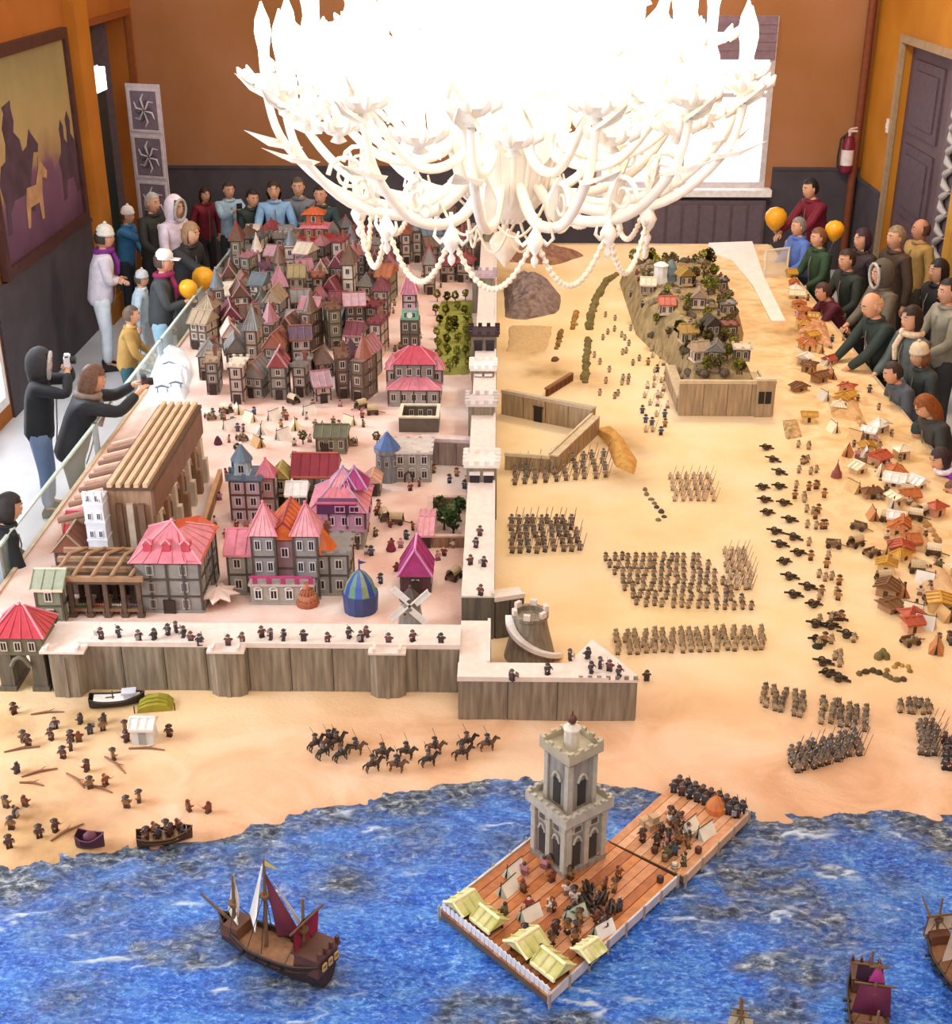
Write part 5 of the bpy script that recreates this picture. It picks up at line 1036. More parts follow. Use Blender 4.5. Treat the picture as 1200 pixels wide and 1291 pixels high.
# citadel on the plain
q0, q1 = at(855, 524), at(974, 524); CD = .95
t = thing('citadel', 'tan walled citadel with rocky hill, huts and trees on the plain', 'toy fort', (q0.x, q0.y, TZ-.002))
W_ = q1.x-q0.x
seg(t, (q0.x, q0.y), (q1.x, q0.y), .08, .30, S_TAN, mat('#cdb896', .6), .2); seg(t, (q0.x, q0.y+1.0), (q0.x, q0.y+.1), .08, .13, S_TAN, mat('#cdb896', .6), .3); seg(t, (q1.x, q0.y+.1), (q1.x, q0.y+.8), .08, .13, S_TAN, mat('#cdb896', .6), .3)
b = MB(); x = W_-.17; b.box(x, x+.15, -.03, .0, 0, .34, 0)
for k in range(2): b.box(x+.02+k*.06, x+.07+k*.06, -.036, -.029, .13, .24, 1)
b.box(x-.01, x+.16, -.036, .02, .34, .36, 2); b.build('gate_block', [S_TAN, mat('#1c1815', .5), mat('#d8c6a4', .6)], t)
n = 30; vs = []; fs = []; m_ = 22
for j in range(m_+1):
    for i in range(n+1):
        u, v = i/n, j/m_; x = .1+u*(W_-.2)+(u-.5)*.5*min(1, max(0, v*4-1)); y = .1+v*4.6
        e = min(u*4, (1-u)*4, v*9, (1-v)*4); e = max(0, min(1, e)); z = .235*min(1, e*3)+.28*e*(.35+.9*float(fbm(np.array([x*5.]), np.array([y*4.]), 4, 91)[0]))*(.6+.5*v)
        vs.append((x, y, z if e > 0 else -.003))
fs = [(j*(n+1)+i, j*(n+1)+i+1, (j+1)*(n+1)+i+1, (j+1)*(n+1)+i) for j in range(m_) for i in range(n)]
b = MB(); b.add(vs, fs); HILL = b; b.build('rocky_hill', mat('#85734e', .9, h2='#b09a70', scale=9, bump=.4), t)
def hill(u, v): i, j = int(u*n), int(v*m_); return q0.x+vs[j*(n+1)+i][0], q0.y+vs[j*(n+1)+i][1], TZ-.002+vs[j*(n+1)+i][2]-.004
hc = [('tan', 'cream', 'tan roofed'), ('brown', '#b8a080', 'brown roofed'), ('ochre', '#cdb890', 'ochre roofed'), ('grey', '#a89880', 'grey roofed'), ('terracotta', 'cream', 'terracotta roofed'), ('dark', '#8a7860', 'dark roofed'), ('cream', '#a08c70', 'cream roofed')]
place = ['at the front left corner', 'at the front middle', 'behind the gate block', 'on the left shoulder', 'at the centre', 'on the right shoulder', 'on the upper left slope', 'near the top', 'on the upper right slope', 'at the far left', 'at the far middle', 'at the far right']
for i in range(12):
    u = (.2, .5, .8)[i % 3]; v = (.10, .24, .42, .62)[i//3]; x, y, z = hill(u+rng.uniform(-.04, .04), v); rc, wc, nm = hc[(i*3) % 7]
    k = thing('citadel_hut', 'small '+nm+' toy hut '+place[i]+' of the citadel hill', 'toy hut', (x, y, z), rng.uniform(-.3, .3))
    body(k, .13, .12, .11, wc, floors=1, nwin=2, left=True); roof(k, ('gx', 'gy', 'flat')[i % 3], .13, .12, .11, (.07, .08, .03)[i % 3], rc)
for i in range(84):
    u, v = rng.uniform(.08, .92), rng.uniform(.06, .95); x, y, z = hill(u, v); a, c_ = TREES[('dry', 'olive', 'dry')[i % 3]][i % 2]; s = rng.uniform(.6, 1)
    k = thing('toy_tree', 'dry toy tree on the citadel hill, %s planted' % nth(i) if False else 'dry olive toy tree %s the citadel hill, tree %s' % (('high on', 'midway up', 'low on')[0 if v > .6 else (1 if v > .3 else 2)], 'left of its middle' if u < .5 else 'right of its middle'), 'toy tree', (x, y, z), rng.uniform(0, 6), 'trees on the citadel hill'); link('trunk', a, k).scale = (s, s, s); link('foliage', c_, k).scale = (s, s, s)
RK = [MB(), MB()]
for k in range(2):
    for q in range(4): RK[k].ball((rng.uniform(-.03, .03), rng.uniform(-.03, .03), .012), (rng.uniform(.02, .05), rng.uniform(.02, .05), rng.uniform(.02, .05)), 6, 4)
    RK[k].smooth = [False]*len(RK[k].f)
RKM = [RK[0].mesh('boulder', mat('#8a7a64', .85, var=.2)), RK[1].mesh('boulder', mat('#5f5444', .85, var=.2))]
for i in range(84):
    u, v = rng.uniform(.05, .95), rng.uniform(.03, .96); x, y, z = hill(u, v); o = tag(link('boulder', RKM[i % 2], None, (x, y, z+.002), rng.uniform(0, 6)), '%s rough boulder %s the citadel hill, %s of its middle' % (('tan', 'dark')[i % 2], ('high on', 'midway up', 'low on')[0 if v > .6 else (1 if v > .3 else 2)], 'left' if u < .5 else 'right'), 'boulder', ('tan', 'dark')[i % 2]+' boulders on the citadel hill')
x, y, z = hill(.28, .66); k = thing('waterfall_tower', 'white and slate blue rock tower on the left of citadel hill', 'toy tower', (x, y, z-.02))
b = MB(); b.lathe([(.10, 0), (.08, .1), (.075, .2), (.085, .22), (.04, .25)], 9, 0, sm=False); b.build('white_rock', mat('#e6e6e2', .5, var=.06), k); b = MB(); b.lathe([(.07, .0), (.075, .12), (.06, .2), (.02, .27)], 7, 0, c=(.11, .02, 0), sm=False); b.build('slate_rock', mat('#6f7f86', .6, var=.15), k)
for i in range(60):
    u, v = rng.uniform(.06, .94), rng.uniform(.04, .95); x, y, z = hill(u, v); tag(link('toy_defender', F_GUARD[i % 3] if i % 2 else F_FOLK[i % 6], None, (x, y, z+.003), rng.uniform(0, 6)), (lambda f: 'toy defender %s the citadel hill, %s' % (('high on', 'midway up', 'low on')[0 if v > .6 else (1 if v > .3 else 2)], ('dark guard', 'villager')[f]+' '+nth(i)))(0 if i % 2 else 1), 'toy soldier', 'defenders of the citadel')
P = [at(*p) for p in ((990, 408), (972, 408), (948, 362), (922, 330), (893, 320), (893, 309), (948, 307), (962, 350))]
o_ = sum(P, Vector())/len(P); zt = max(gz(p.x, p.y) for p in P)-TZ
b = MB(); b.prism([(p.x-o_.x, p.y-o_.y) for p in P], -.012, zt+.012); tag(b.build('white_causeway', mat('#f0ebe4', .6, var=.05, scale=8), None, (o_.x, o_.y, TZ)), 'white causeway board running diagonally from the far right corner past citadel', 'causeway')
t = thing('glass_screen', 'pale tinted glass screen standing at the far right table corner', 'screen', (at(962, 352).x, at(962, 352).y, TZ-.002), R(25))
b = MB(); b.box(.012, .33, -.006, .006, .0, .34); b.build('glass_pane', glass_mat('#f2f0ea', .35), t)
b = MB(); b.box(0, .014, -.012, .012, 0, .36); b.box(.33, .344, -.012, .012, 0, .36); b.box(0, .344, -.012, .012, .34, .36); b.build('frame', mat('#e9e4da', .4), t)
# crowded strip of huts, awnings and heaps between the citadel and the right table edge
STR = []
for i in range(52):
    py = 352+8.6*i+rng.uniform(-5, 5); xr = 1000+(py-340)*.667-16; xl = 985+max(0, (py-430))*.24 if py < 560 else 1040+(py-560)*.28; px = xl+(xr-xl)*rng.uniform(.02, .98)
    if 885 < px < 1012 and py < 460: px = max(px, 985+(py-350)*.25+12)
    STR.append((px, py))
SCN = [('orange', '#c0703c', '#e0b080'), ('cream', '#ecdcbc', '#d0b488'), ('white', '#efeae2', '#c8b8a0'), ('brown', '#7c5434', '#a8805c'), ('terracotta', '#b8583c', '#d8a888'), ('ochre', '#c8963c', '#e0c088')]
for i, (px, py) in enumerate(STR):
    p = put(px, py); nm, c1, c2 = SCN[rng.randint(6)]; w = rng.uniform(.10, .17); d_ = rng.uniform(.08, .14); h = rng.uniform(.04, .08)
    t = thing('camp_awning', '%s roofed camp shelter in the right strip, %s from the far end' % (nm, nth(i)), 'toy hut', p, rng.uniform(-.7, .7), 'shelters of the right strip')
    b = MB(); b.box(-w*.42, w*.42, -d_*.42, d_*.42, 0, h, 0); b.box(-w*.1, w*.1, -d_*.42-.003, -d_*.42, 0, h*.7, 1); b.build('shelter_body', [mat(c2, .7, var=.12), mat('#4a3828', .7)], t)
    roof(t, ('gx', 'gy', 'hip')[i % 3], w, d_, h, rng.uniform(.02, .05), c1, o=.008)
for i, (pts, h, c_, lab) in enumerate((([(1000, 400), (1040, 405), (1052, 440), (1010, 440)], .07, '#b8704c', 'rust coloured rocky heap by the far right edge'), ([(1040, 500), (1080, 505), (1092, 535), (1050, 530)], .06, '#c89a5c', 'ochre rocky heap halfway along the right edge'), ([(1120, 660), (1165, 665), (1180, 700), (1130, 695)], .05, '#b98c58', 'tan rocky heap low on the right edge'), ([(985, 530), (1005, 528), (1012, 552), (990, 556)], .04, '#8a7240', 'olive scrub heap right of the citadel gate'), ([(1150, 700), (1195, 720), (1215, 770), (1165, 760)], .05, '#d8b48c', 'pale sand heap at right edge below the tan heap'))):
    mound(lab, 'heap', pts, h, mat(c_, .85, h2='#d8b080', scale=18, bump=.3), 'rocky_heap', 40+i)
scatter([(rng.uniform(1000, 1060)+(y-360)*.35, y) for y in [rng.uniform(360, 830) for _ in range(50)]], F_FOLK+F_MUSK, 'tiny toy camper in the right strip', 'campers in the right strip', 'toy_camper')

# old town: rows of jumbled houses receding towards the far wall
mound('olive green grassy garden strip between the clock tower and long wall', 'garden', [(546, 478), (596, 478), (598, 375), (552, 375)], .03, mat('#8a8a34', .9, h2='#a09a48', scale=40, bump=.4), 'grass_plot', 33, rough=.3)
RC = ['red', 'rose', 'pink', 'terracotta', 'brown', 'orange', 'crimson', 'grey', 'ochre', 'slate', 'plum']; RWT = [4, 7, 5, 6, 8, 2, 4, 6, 3, 3, 2]; TOWN = {'red': '#94444a', 'rose': '#a8727a', 'pink': '#b8929a', 'terracotta': '#985e4e', 'brown': '#6e5242', 'orange': '#a86440', 'crimson': '#743840', 'grey': '#807c78', 'ochre': '#94825c', 'slate': '#6a7278', 'plum': '#64485a', 'cream': '#d2c4b0', 'tan': '#9c8870'}
WCN = [('tan', '#b09a86'), ('grey', '#928a84'), ('pinkish', '#cbb0a6'), ('brown', '#7e6456'), ('cream', '#d8c8b4'), ('olive grey', '#8a8670')]
KN = {'gx': 'ridge', 'gy': 'gable', 'hip': 'hip', 'pyr': 'pyramid', 'cone': 'cone', 'flat': 'battlemented'}
rows = [(503, 258, 470, 8), (474, 250, 478, 8), (447, 246, 488, 9), (424, 252, 540, 11), (404, 262, 545, 11), (387, 272, 545, 12), (372, 281, 548, 12), (358, 290, 595, 14), (346, 298, 595, 15), (335, 306, 595, 15), (325, 313, 595, 15)]
for ri, (ry, xa, xb, n) in enumerate(rows):
    for k in range(n):
        px = xa+(xb-xa)*(k+.5)/n+rng.uniform(-4, 4); py = ry+rng.uniform(-6, 6)
        if 490 < px < 552 and 385 < py < 515: continue
        if 494 < px < 540 and 345 < py < 520: continue
        rc = random.choices(RC, RWT)[0] if k > n*.3 or rng.rand() < .35 else ('grey', 'cream', 'tan', 'slate', 'brown', 'rose')[rng.randint(6)]; wn, wc = WCN[rng.randint(len(WCN))]; kd = ['gx', 'gy', 'hip', 'gy', 'gx', 'pyr', 'flat', 'gx', 'gy', 'hip', 'flat', 'cone'][rng.randint(12)]
        sp = (xb-xa)/n; sc_ = 1647/(at(px, py).y*.907+1.73); w = sp/sc_*rng.uniform(.66, .86); d_ = rng.uniform(.2, .3); h_ = rng.uniform(.12, .34)+.008*ri
        if kd in ('pyr', 'cone', 'flat'): h_ += .12; w *= .75
        fl = 2 if h_ < .26 else 3
        house(px, py, w, d_, h_, kd, {'gx': .11, 'gy': .14, 'hip': .12, 'pyr': .20, 'cone': .2, 'flat': .04}[kd], rc, wc, '%s toy house, %s %s roof, %s from left in %s town row' % (wn, rc, KN[kd], ORD[k], ORD[ri]), fl, 2 if w > .14 else 1, True, rng.uniform(-.35, .35), rng.rand() < .4, True, rcol=TOWN[rc], trim=TOWN[RC[rng.randint(4)]] if rng.rand() < .5 else None)
# tall stacked red tower at the back
q = put(397, 345); t = thing('pagoda_tower', 'tall stacked orange red tower standing above the back of old town', 'toy tower', (q.x, q.y+.2, q.z))
z = 0
for k, (w_, h_, c_) in enumerate(((.50, .20, '#9a5a4c'), (.42, .14, '#b07060'), (.32, .12, '#a8624c'), (.24, .12, '#b45c3c'))):
    body(t, w_*.8, w_*.7, h_, c_, (0, 0, z), 1, True, 4-k, name='stage'); z += h_; roof(t, 'hip', w_, w_*.8, z, .07, ('terracotta', 'red', 'rose', 'orange')[k], name='stage_roof'); z += .04
house(545, 330, .3, .24, .34, 'gx', .15, 'slate', 'white', 'large white toy church with slate blue roof at the back of town', 2, 3, False, R(20), name='toy_church', cat='toy building')
# stray street figures in the old town and at its back
scatter([(rng.uniform(270, 580), rng.uniform(345, 470)) for _ in range(60)], F_FOLK, 'tiny toy villager among the crowded old town houses', 'villagers in the old town lanes', 'toy_villager')
for i, (px, py, k) in enumerate(sorted(((330, 545, 2), (356, 552, 2), (315, 530, 0), (345, 528, 2), (372, 540, 0), (405, 545, 3), (440, 535, 0), (290, 540, 2), (300, 520, 0), (390, 522, 2), (325, 562, 1)))):
    p = put(px, py); tag(link('market_tent', TENT[k], None, p, rng.uniform(-1, 1)), ('cream', 'tan', 'white', 'orange brown')[k]+' market tent in the town square, %s from left' % ORD[i], 'toy tent', ('cream', 'tan', 'white', 'orange brown')[k]+' tents of the market square')
for i, (px, py) in enumerate(sorted(((455, 515), (470, 522), (445, 560), (305, 555), (285, 520), (265, 528), (370, 508), (500, 660), (485, 655), (572, 730)))):
    p = put(px, py); tag(link('toy_cart', WAG[rng.randint(3)], None, p, rng.uniform(0, 6)), 'little toy cart in the town streets, %s from left' % ORD[i], 'toy wagon', 'carts in the town streets')
# ------------------------------------------------------------------ beach things
q = put(148, 888); t = thing('fishing_boat', 'dark boat with white deck drawn up under the front wall', 'toy boat', q, R(12))
def hull_mesh(L, W, H, bow=.35, n=12, m=6, sheer=.3, open_=True):
    b = MB(); vs = []
    for i in range(n+1):
        u = i/n; x = -L/2+L*u; w = W/2*min(1, (1-u)/bow if u > 1-bow else 1)**.6*(.75+.25*min(1, u/.2)); w = max(w, .002); zt = H*(1+sheer*(2*u-1)**2*1.4)
        for k in range(m+1): a = PI*k/m; vs.append((x+.1*L*(u > .8)*(1-abs(math.sin(a)))*(u-.8), -w*math.cos(a), zt*(1-math.sin(a)**.7)))
    fs = [(i*(m+1)+k, i*(m+1)+k+1, (i+1)*(m+1)+k+1, (i+1)*(m+1)+k) for i in range(n) for k in range(m)]
    b.add(vs, fs, 0); b.add(vs[:m+1], [tuple(range(m+1))], 0)
    for s in (0, m): b.tube([Vector(vs[i*(m+1)+s]) for i in range(n+1)], H*.07, 5, 1)
    return b, [vs[i*(m+1)] for i in range(n+1)]
def deck(b, edge, drop, mi=2):
    vs = [(x, y, z-drop) for x, y, z in edge]+[(x, -y, z-drop) for x, y, z in edge]; n = len(edge); b.add(vs, [(i, i+1, n+i+1, n+i) for i in range(n-1)], mi)
b, e = hull_mesh(.30, .10, .05); b.build('hull', [mat('#2a2624', .5), mat('#4a4038', .5)], t); b = MB(); deck(b, e[1:-1], .008, 0); b.build('deck', mat('#e6e2da', .5), t)
b = MB(); b.box(.04, .10, -.025, .025, .04, .075); b.box(.03, .11, -.032, .032, .075, .085); b.build('cabin', mat('#c8ccd8', .5), t)
b = MB(); b.tube([(-.02, 0, .04), (-.02, 0, .09)], .004, 5); b.box(-.06, -.01, -.002, .002, .05, .056); b.build('mast', mat('#4a3828', .6), t)
q = put(196, 890); t = thing('toy_tent', 'low olive yellow tent on the beach under the front wall', 'toy tent', q, R(10)); b = MB(); pr = [(-.10, 0), (-.085, .04), (-.04, .065), (.02, .07), (.07, .05), (.10, 0)]
for k in range(5): y = -.05+k*.025; vs = [(x, y-.0115, z*(1-.3*abs(k-2)/2)) for x, z in pr]+[(x, y+.0125, z*(1-.3*abs(k-2)/2)) for x, z in pr]; b.add(vs, [(i, i+1, i+7, i+6) for i in range(5)]+[tuple(range(5, -1, -1)), tuple(range(6, 12))])
b.build('canvas', mat('#98902e', .7, var=.12), t); b = MB(); b.tube([(-.11, -.06, 0), (-.11, -.06, .05)], .004, 4); b.tube([(.11, -.06, 0), (.11, -.06, .05)], .004, 4); b.build('pole', mat('#5a4428', .6), t)
q = put(183, 932); t = thing('toy_tent', 'upright white box shaped tent standing on the left beach', 'toy tent', q); b = MB(); b.box(-.06, .06, -.05, .05, 0, .10, 0, .9); b.build('canvas', mat('#d8d8d6', .6, var=.05), t); roof(t, 'gx', .11, .1, .10, .04, 'white', name='tent_roof', o=.012)
b = MB(); b.box(-.02, .02, -.053, -.048, 0, .07); b.build('flap', mat('#a0a09e', .6), t)
for i, (px, py) in enumerate(sorted(((40, 990), (122, 995), (95, 985), (85, 1050), (60, 900), (145, 965), (50, 975), (185, 945), (28, 945)))):
    a = put(px, py); b = MB(); L = rng.uniform(.06, .11); b.tube([(-L, 0, .006), (0, .01, .010), (L, 0, .006)], [.005, .007, .004], 5); b.tube([(0, .01, .01), (L*.4, .03, .015)], [.004, .002], 4)
    tag(b.build('driftwood', mat('#8a6248', .8), None, a, rng.uniform(-.9, .9)), 'thin brown driftwood stick on the left beach, %s from left' % ORD[i], 'driftwood', 'driftwood on the left beach')
q = put(208, 1060); t = thing('landing_boat', 'brown landing boat with huddled raiders at the left shoreline', 'toy boat', (q.x, q.y, .893), R(15)); b, e = hull_mesh(.26, .10, .05); b.build('hull', [mat('#4a3324', .6), mat('#6a4c34', .6)], t); b = MB(); deck(b, e[1:-1], .02, 0); b.build('deck', mat('#8a6a4a', .6), t)
for k in range(3): b = MB(); b.box(-.07+k*.06, -.055+k*.06, -.042, .042, .034, .042); b.build('thwart', mat('#a08058', .6), t)
for k in range(7):
    o = link('toy_raider', F_BEACH[k % 4], None, (q.x-.08+.027*k, q.y-.02+(k % 2)*.035+.007*k, .893+.032), rng.uniform(0, 6)); tag(o, 'toy raider in the landing boat at the left shoreline, %s from left' % ORD[k], 'toy figure', 'raiders in the landing boat')
q = put(115, 1066); t = thing('toy_chest_boat', 'small round dark purple boat at the far left shoreline', 'toy boat', (q.x, q.y, .892)); b, e = hull_mesh(.13, .08, .06, .4, 10); b.build('hull', [mat('#4a2a3c', .5), mat('#6a4054', .5)], t); b = MB(); b.ball((0, 0, .06), (.035, .03, .03), 8, 6); b.build('bundle', mat('#6a3a4c', .7), t)

# ------------------------------------------------------------------ pontoon jetty with lighthouse tower
def raft(label, corners, zt, name, planks, mdeck):
    P = [at(*c, zt) for c in corners]; o = sum(P, Vector())/4; t = thing(name, label, 'jetty', (o.x, o.y, zt-.04))
    b = MB(); b.prism([(p.x-o.x, p.y-o.y) for p in P], .0, .034, 0); b.build('raft_base', mat('#6a5644', .7), t)
    for k in range(planks):
        u0, u1 = (k+.04)/planks, (k+.96)/planks; q = [P[0].lerp(P[1], u0), P[0].lerp(P[1], u1), P[3].lerp(P[2], u1), P[3].lerp(P[2], u0)]
        b = MB(); b.prism([(p.x-o.x, p.y-o.y) for p in q], .034, .040+rng.uniform(0, .0015), 0); b.build('plank', mdeck[rng.randint(len(mdeck))], t)
    return t, P, o
MDK = [mat('#b8703c', .6, var=.15, scale=30), mat('#c47e48', .6, var=.15, scale=30), mat('#a8643a', .6, var=.15, scale=30), mat('#c98a62', .6, var=.12, scale=30)]
DZ = .945
# corners: left, front, right, back
RA, PA, oA = raft('orange brown plank jetty section carrying straw huts and lighthouse tower', [(556, 1148), (690, 1256), (852, 1106), (706, 1030)], DZ, 'jetty', 14, MDK)
MDK2 = [mat('#d0966c', .6, var=.12, scale=30), mat('#dca882', .6, var=.12, scale=30), mat('#c68a60', .6, var=.12, scale=30)]
RB, PB, oB = raft('far pinkish plank jetty section reaching the sandy shore', [(768, 1060), (862, 1105), (942, 1026), (852, 985)], DZ, 'jetty', 9, MDK2)
# white picket fence on the front left edge and thin rails
d_ = PA[1]-PA[0]; rz = math.atan2(d_.y, d_.x); L = d_.length; b = MB(); b.box(0, L, .012, .017, .008, .014); b.box(0, L, .012, .017, .024, .03); t = b.build('picket_fence', mat('#dfe2ea', .5), RA, (PA[0].x-oA.x, PA[0].y-oA.y, .042), rz); pk = MB(); w = L/24; pk.box(.002, w-.003, .006, .012, 0, .035); pk.add([(.002, .006, .035), (w-.003, .006, .035), (w/2, .006, .045), (.002, .012, .035), (w-.003, .012, .035), (w/2, .012, .045)], [(0, 1, 2), (5, 4, 3), (0, 2, 5, 3), (2, 1, 4, 5)]); pm = pk.mesh('picket', mat('#e8eaf0', .5, var=.04))
for k in range(24): q = d_*(k/24); link('picket', pm, t, (L*k/24, 0, 0))
def edge_rail(a, c, t, o, col):
    d = c-a; l = (a.x-o.x, a.y-o.y, 0); b = MB(); b.box(0, d.length, -.010, .0, .0, .05); b.build('edge_beam', mat(col, .6), t, l, math.atan2(d.y, d.x))
    n = int(d.length/.12)
    for k in range(n+1): b = MB(); b.box(k*d.length/n-.006, k*d.length/n+.006, -.016, -.008, -.02, .06); b.build('edge_post', mat('#a89888', .6), t, l, math.atan2(d.y, d.x))
edge_rail(PA[1], PA[2], RA, oA, '#c8c4c8'); edge_rail(PB[1], PB[2], RB, oB, '#d0b098'); edge_rail(PA[3], PA[0], RA, oA, '#cfc8c0')
# straw huts
for i, (px, py, s, yy) in enumerate(((585, 1149, .85, 1), (617, 1168, .8, 1), (664, 1200, .95, 1), (697, 1226, .9, 1), (742, 1206, .7, 0))):
    p = at(px, py, DZ+.001); lab = ['straw roofed hut at the left corner of the jetty', 'straw roofed hut second along the jetty fence', 'straw roofed hut third along the jetty fence', 'straw roofed hut nearest the front corner of jetty', 'small cream roofed hut by the right side of jetty'][i]
    t = thing('straw_hut', lab, 'toy hut', (p.x, p.y, p.z), rz+.0); w = .13*s
    for (x, y) in ((-w*.4, -w*.35), (w*.4, -w*.35), (-w*.4, w*.35), (w*.4, w*.35)): b = MB(); b.tube([(x, y, 0), (x, y, .06*s)], .006, 5); b.build('post', mat('#4a3524', .6), t)
    b = MB(); b.box(-w*.38, w*.38, -w*.3, w*.3, 0, .045*s); b.build('hut_body', mat('#6a4e34', .7, var=.15), t)
    rr = roof_mesh('gx' if i % 2 else 'gy', w, w*.9, .055*s, .05*s, 'ochre', .012); rr.build('straw_roof', [mat('#d8d09a' if i < 4 else '#ece4bc', .7, var=.1, h2='#b4b45c'), mat('#f0e8b8', .6)], t)
scp = [(rng.uniform(0.05, .95), rng.uniform(.08, .92)) for _ in range(46)]
for i, (u, v) in enumerate(sorted(scp)):
    q = PA[0].lerp(PA[1], u).lerp(PA[3].lerp(PA[2], u), v); o = link('toy_sailor', (F_FOLK+F_BEACH)[rng.randint(10)], None, (q.x, q.y, DZ+.0015), rng.uniform(0, 6)); tag(o, 'toy sailor on the near jetty, %s from its left fence corner' % nth(i), 'toy figure', 'sailors on the near jetty')
for i, u in enumerate(sorted(rng.uniform(.08, .92) for _ in range(20))):
    v = rng.uniform(.1, .55); q = PB[0].lerp(PB[1], u).lerp(PB[3].lerp(PB[2], u), v); o = link('toy_sailor', (F_FOLK+F_BEACH)[rng.randint(10)], None, (q.x, q.y, DZ+.0015), rng.uniform(0, 6)); tag(o, 'toy sailor on the far jetty planks, %s from the left' % ORD[i], 'toy figure', 'sailors on the far jetty')
for (a, c, r_, n_) in (((856, 992), (935, 1024), 2, 9),):
    for r in range(r_):
        for k in range(n_):
            p = at(a[0]+(c[0]-a[0])*k/(n_-1)-r*7, a[1]+(c[1]-a[1])*k/(n_-1)+r*6, DZ+.0015); tag(link('toy_guard', F_GUARD[rng.randint(3)], None, p, rng.uniform(-.3, .3)), 'dark toy guard at shore end of jetty, rank %s, %s along' % (ORD[r], ORD[k]), 'toy soldier', 'guards at the shore end of the jetty')
for i, (px, py, h_, lab) in enumerate(((725, 1155, 0, 'pale green ridge tent on jetty below the tower'), (760, 1175, 2, 'white ridge tent on the right side of the jetty'), (648, 1100, 2, 'white ridge tent on the back left of jetty'), (640, 1122, 2, 'cream small tent near middle left of jetty'), (668, 1155, 2, 'small white tent at the centre of jetty'), (868, 1045, 2, 'cream tent on the middle of far jetty'), (888, 1052, 2, 'white tent right of the centre on far jetty'))):
    p = at(px, py, DZ+.0015); tag(link('toy_tent', tent_mesh(('#bccbb4', '#ece8e0', '#e8e2d2')[min(i, 2)], '#a8b0a0', .07, .10, .06), None, p, rz+rng.uniform(-.3, .3)), lab, 'toy tent')
p = at(902, 1022, DZ+.0015); b = MB(); b.lathe([(.05, 0), (.052, .03), (.035, .06), (.006, .09)], 10, 0, sm=False); b.tube([(0, 0, .08), (0, 0, .11)], .003, 4); tag(b.build('toy_tent', mat('#c4733c', .6, var=.1), None, p), 'round orange tent at the shore end of the jetty', 'toy tent')
p = at(820, 1045, DZ+.0015); t = thing('crate_stack', 'stack of tan crates on the far jetty near the tower', 'crate', p, .6)
for (x, y, z) in ((0, 0, 0), (.045, 0, 0), (.02, .002, .036), (0, .045, 0)): b = MB(); b.box(x-.02, x+.02, y-.018, y+.018, z, z+.035); b.box(x-.022, x+.022, y-.02, y+.02, z+.028, z+.035); b.build('crate', mat('#b89878', .6, var=.12), t)
for i, (px, py) in enumerate(sorted(((742, 1125), (758, 1138), (752, 1155), (770, 1150), (738, 1140)))):
    p = at(px, py, DZ+.0015); tag(link('toy_cannon', CAN, None, p, rng.uniform(-.6, .8)), 'dark toy cannon in the jetty cluster by the lighthouse, %s from left' % ORD[i], 'toy cannon', 'cannons on the jetty')
for i, (px, py, c_) in enumerate(((832, 1112, '#4a3024'), (825, 1075, '#5a3a2c'), (880, 1075, '#6a3a30'), (838, 1085, '#8a6a50'), (850, 1095, '#cfc4b0'))):
    p = at(px, py, DZ+.0015); b = MB(); b.lathe([(.012, 0), (.017, .012), (.017, .022), (.012, .034)], 10, 0); b.lathe([(.0175, .008), (.0175, .011)], 10, 1, cap=False); b.lathe([(.0175, .023), (.0175, .026)], 10, 1, cap=False); tag(b.build('toy_barrel', [mat(c_, .6), mat('#2a2624', .5)], None, p), ('dark brown barrel at the notch between jetty sections', 'brown barrel near crates on the far jetty', 'reddish barrel on right side of far jetty', 'tan barrel behind notch of the jetty sections', 'pale barrel between the two jetty sections')[i], 'barrel')
# lighthouse tower
p = at(716, 1088, DZ); TR = R(45)+(rz+R(45))*0+.12; t = thing('lighthouse', 'tall grey two stage lighthouse tower with arches on the jetty', 'toy tower', (p.x, p.y+.06, DZ+.001), R(38))
TWR = stone_mat('#75706a', '#a29a90'); TWH = mat('#b4ac9e', .6, var=.1, scale=30); HB = .115
b = MB(); b.box(-HB, HB, -HB, HB, 0, .30); b.box(-HB-.012, HB+.012, -HB-.012, HB+.012, 0, .03); b.build('lower_stage', TWR, t)
def around(f, half):
    for s in range(4): b = MB(); b.M = Matrix.Rotation(s*PI/2, 4, 'Z'); yield s, b
for s in range(4):
    for x in (-.05, .05):
        b = MB(); b.M = Matrix.Rotation(s*PI/2, 4, 'Z'); b.box(x-.022, x+.022, -HB-.004, -HB+.004, .04, .17, 1); b.tube([(x-.024, -HB-.004, .17), (x-.014, -HB-.004, .195), (x, -HB-.004, .205), (x+.014, -HB-.004, .195), (x+.024, -HB-.004, .17)], .007, 5, 0); b.build('arch', [TWH, mat('#3a3836', .6)], t)
    for x in (-.106, 0, .106): b = MB(); b.M = Matrix.Rotation(s*PI/2, 4, 'Z'); b.box(x-.014, x+.014, -HB-.014, -HB, .03, .28); b.box(x-.018, x+.018, -HB-.018, -HB, .24, .26); b.build('pilaster', TWH, t)
    for x in (-.05, .05): b = MB(); b.M = Matrix.Rotation(s*PI/2, 4, 'Z'); b.lathe([(.016, 0), (.016, .004)], 10, 0); b.v = [(u, v, w) for u, v, w in b.v]; bb = MB(); bb.M = Matrix.Rotation(s*PI/2, 4, 'Z'); bb.box(x-.03, x+.03, -HB-.005, -HB, .225, .27, 0); bb.box(x-.018, x+.018, -HB-.007, -HB-.004, .235, .262, 1); bb.build('panel', [TWH, mat('#5a5854', .6)], t)
b = MB(); b.box(-HB-.03, HB+.03, -HB-.03, HB+.03, .30, .318)
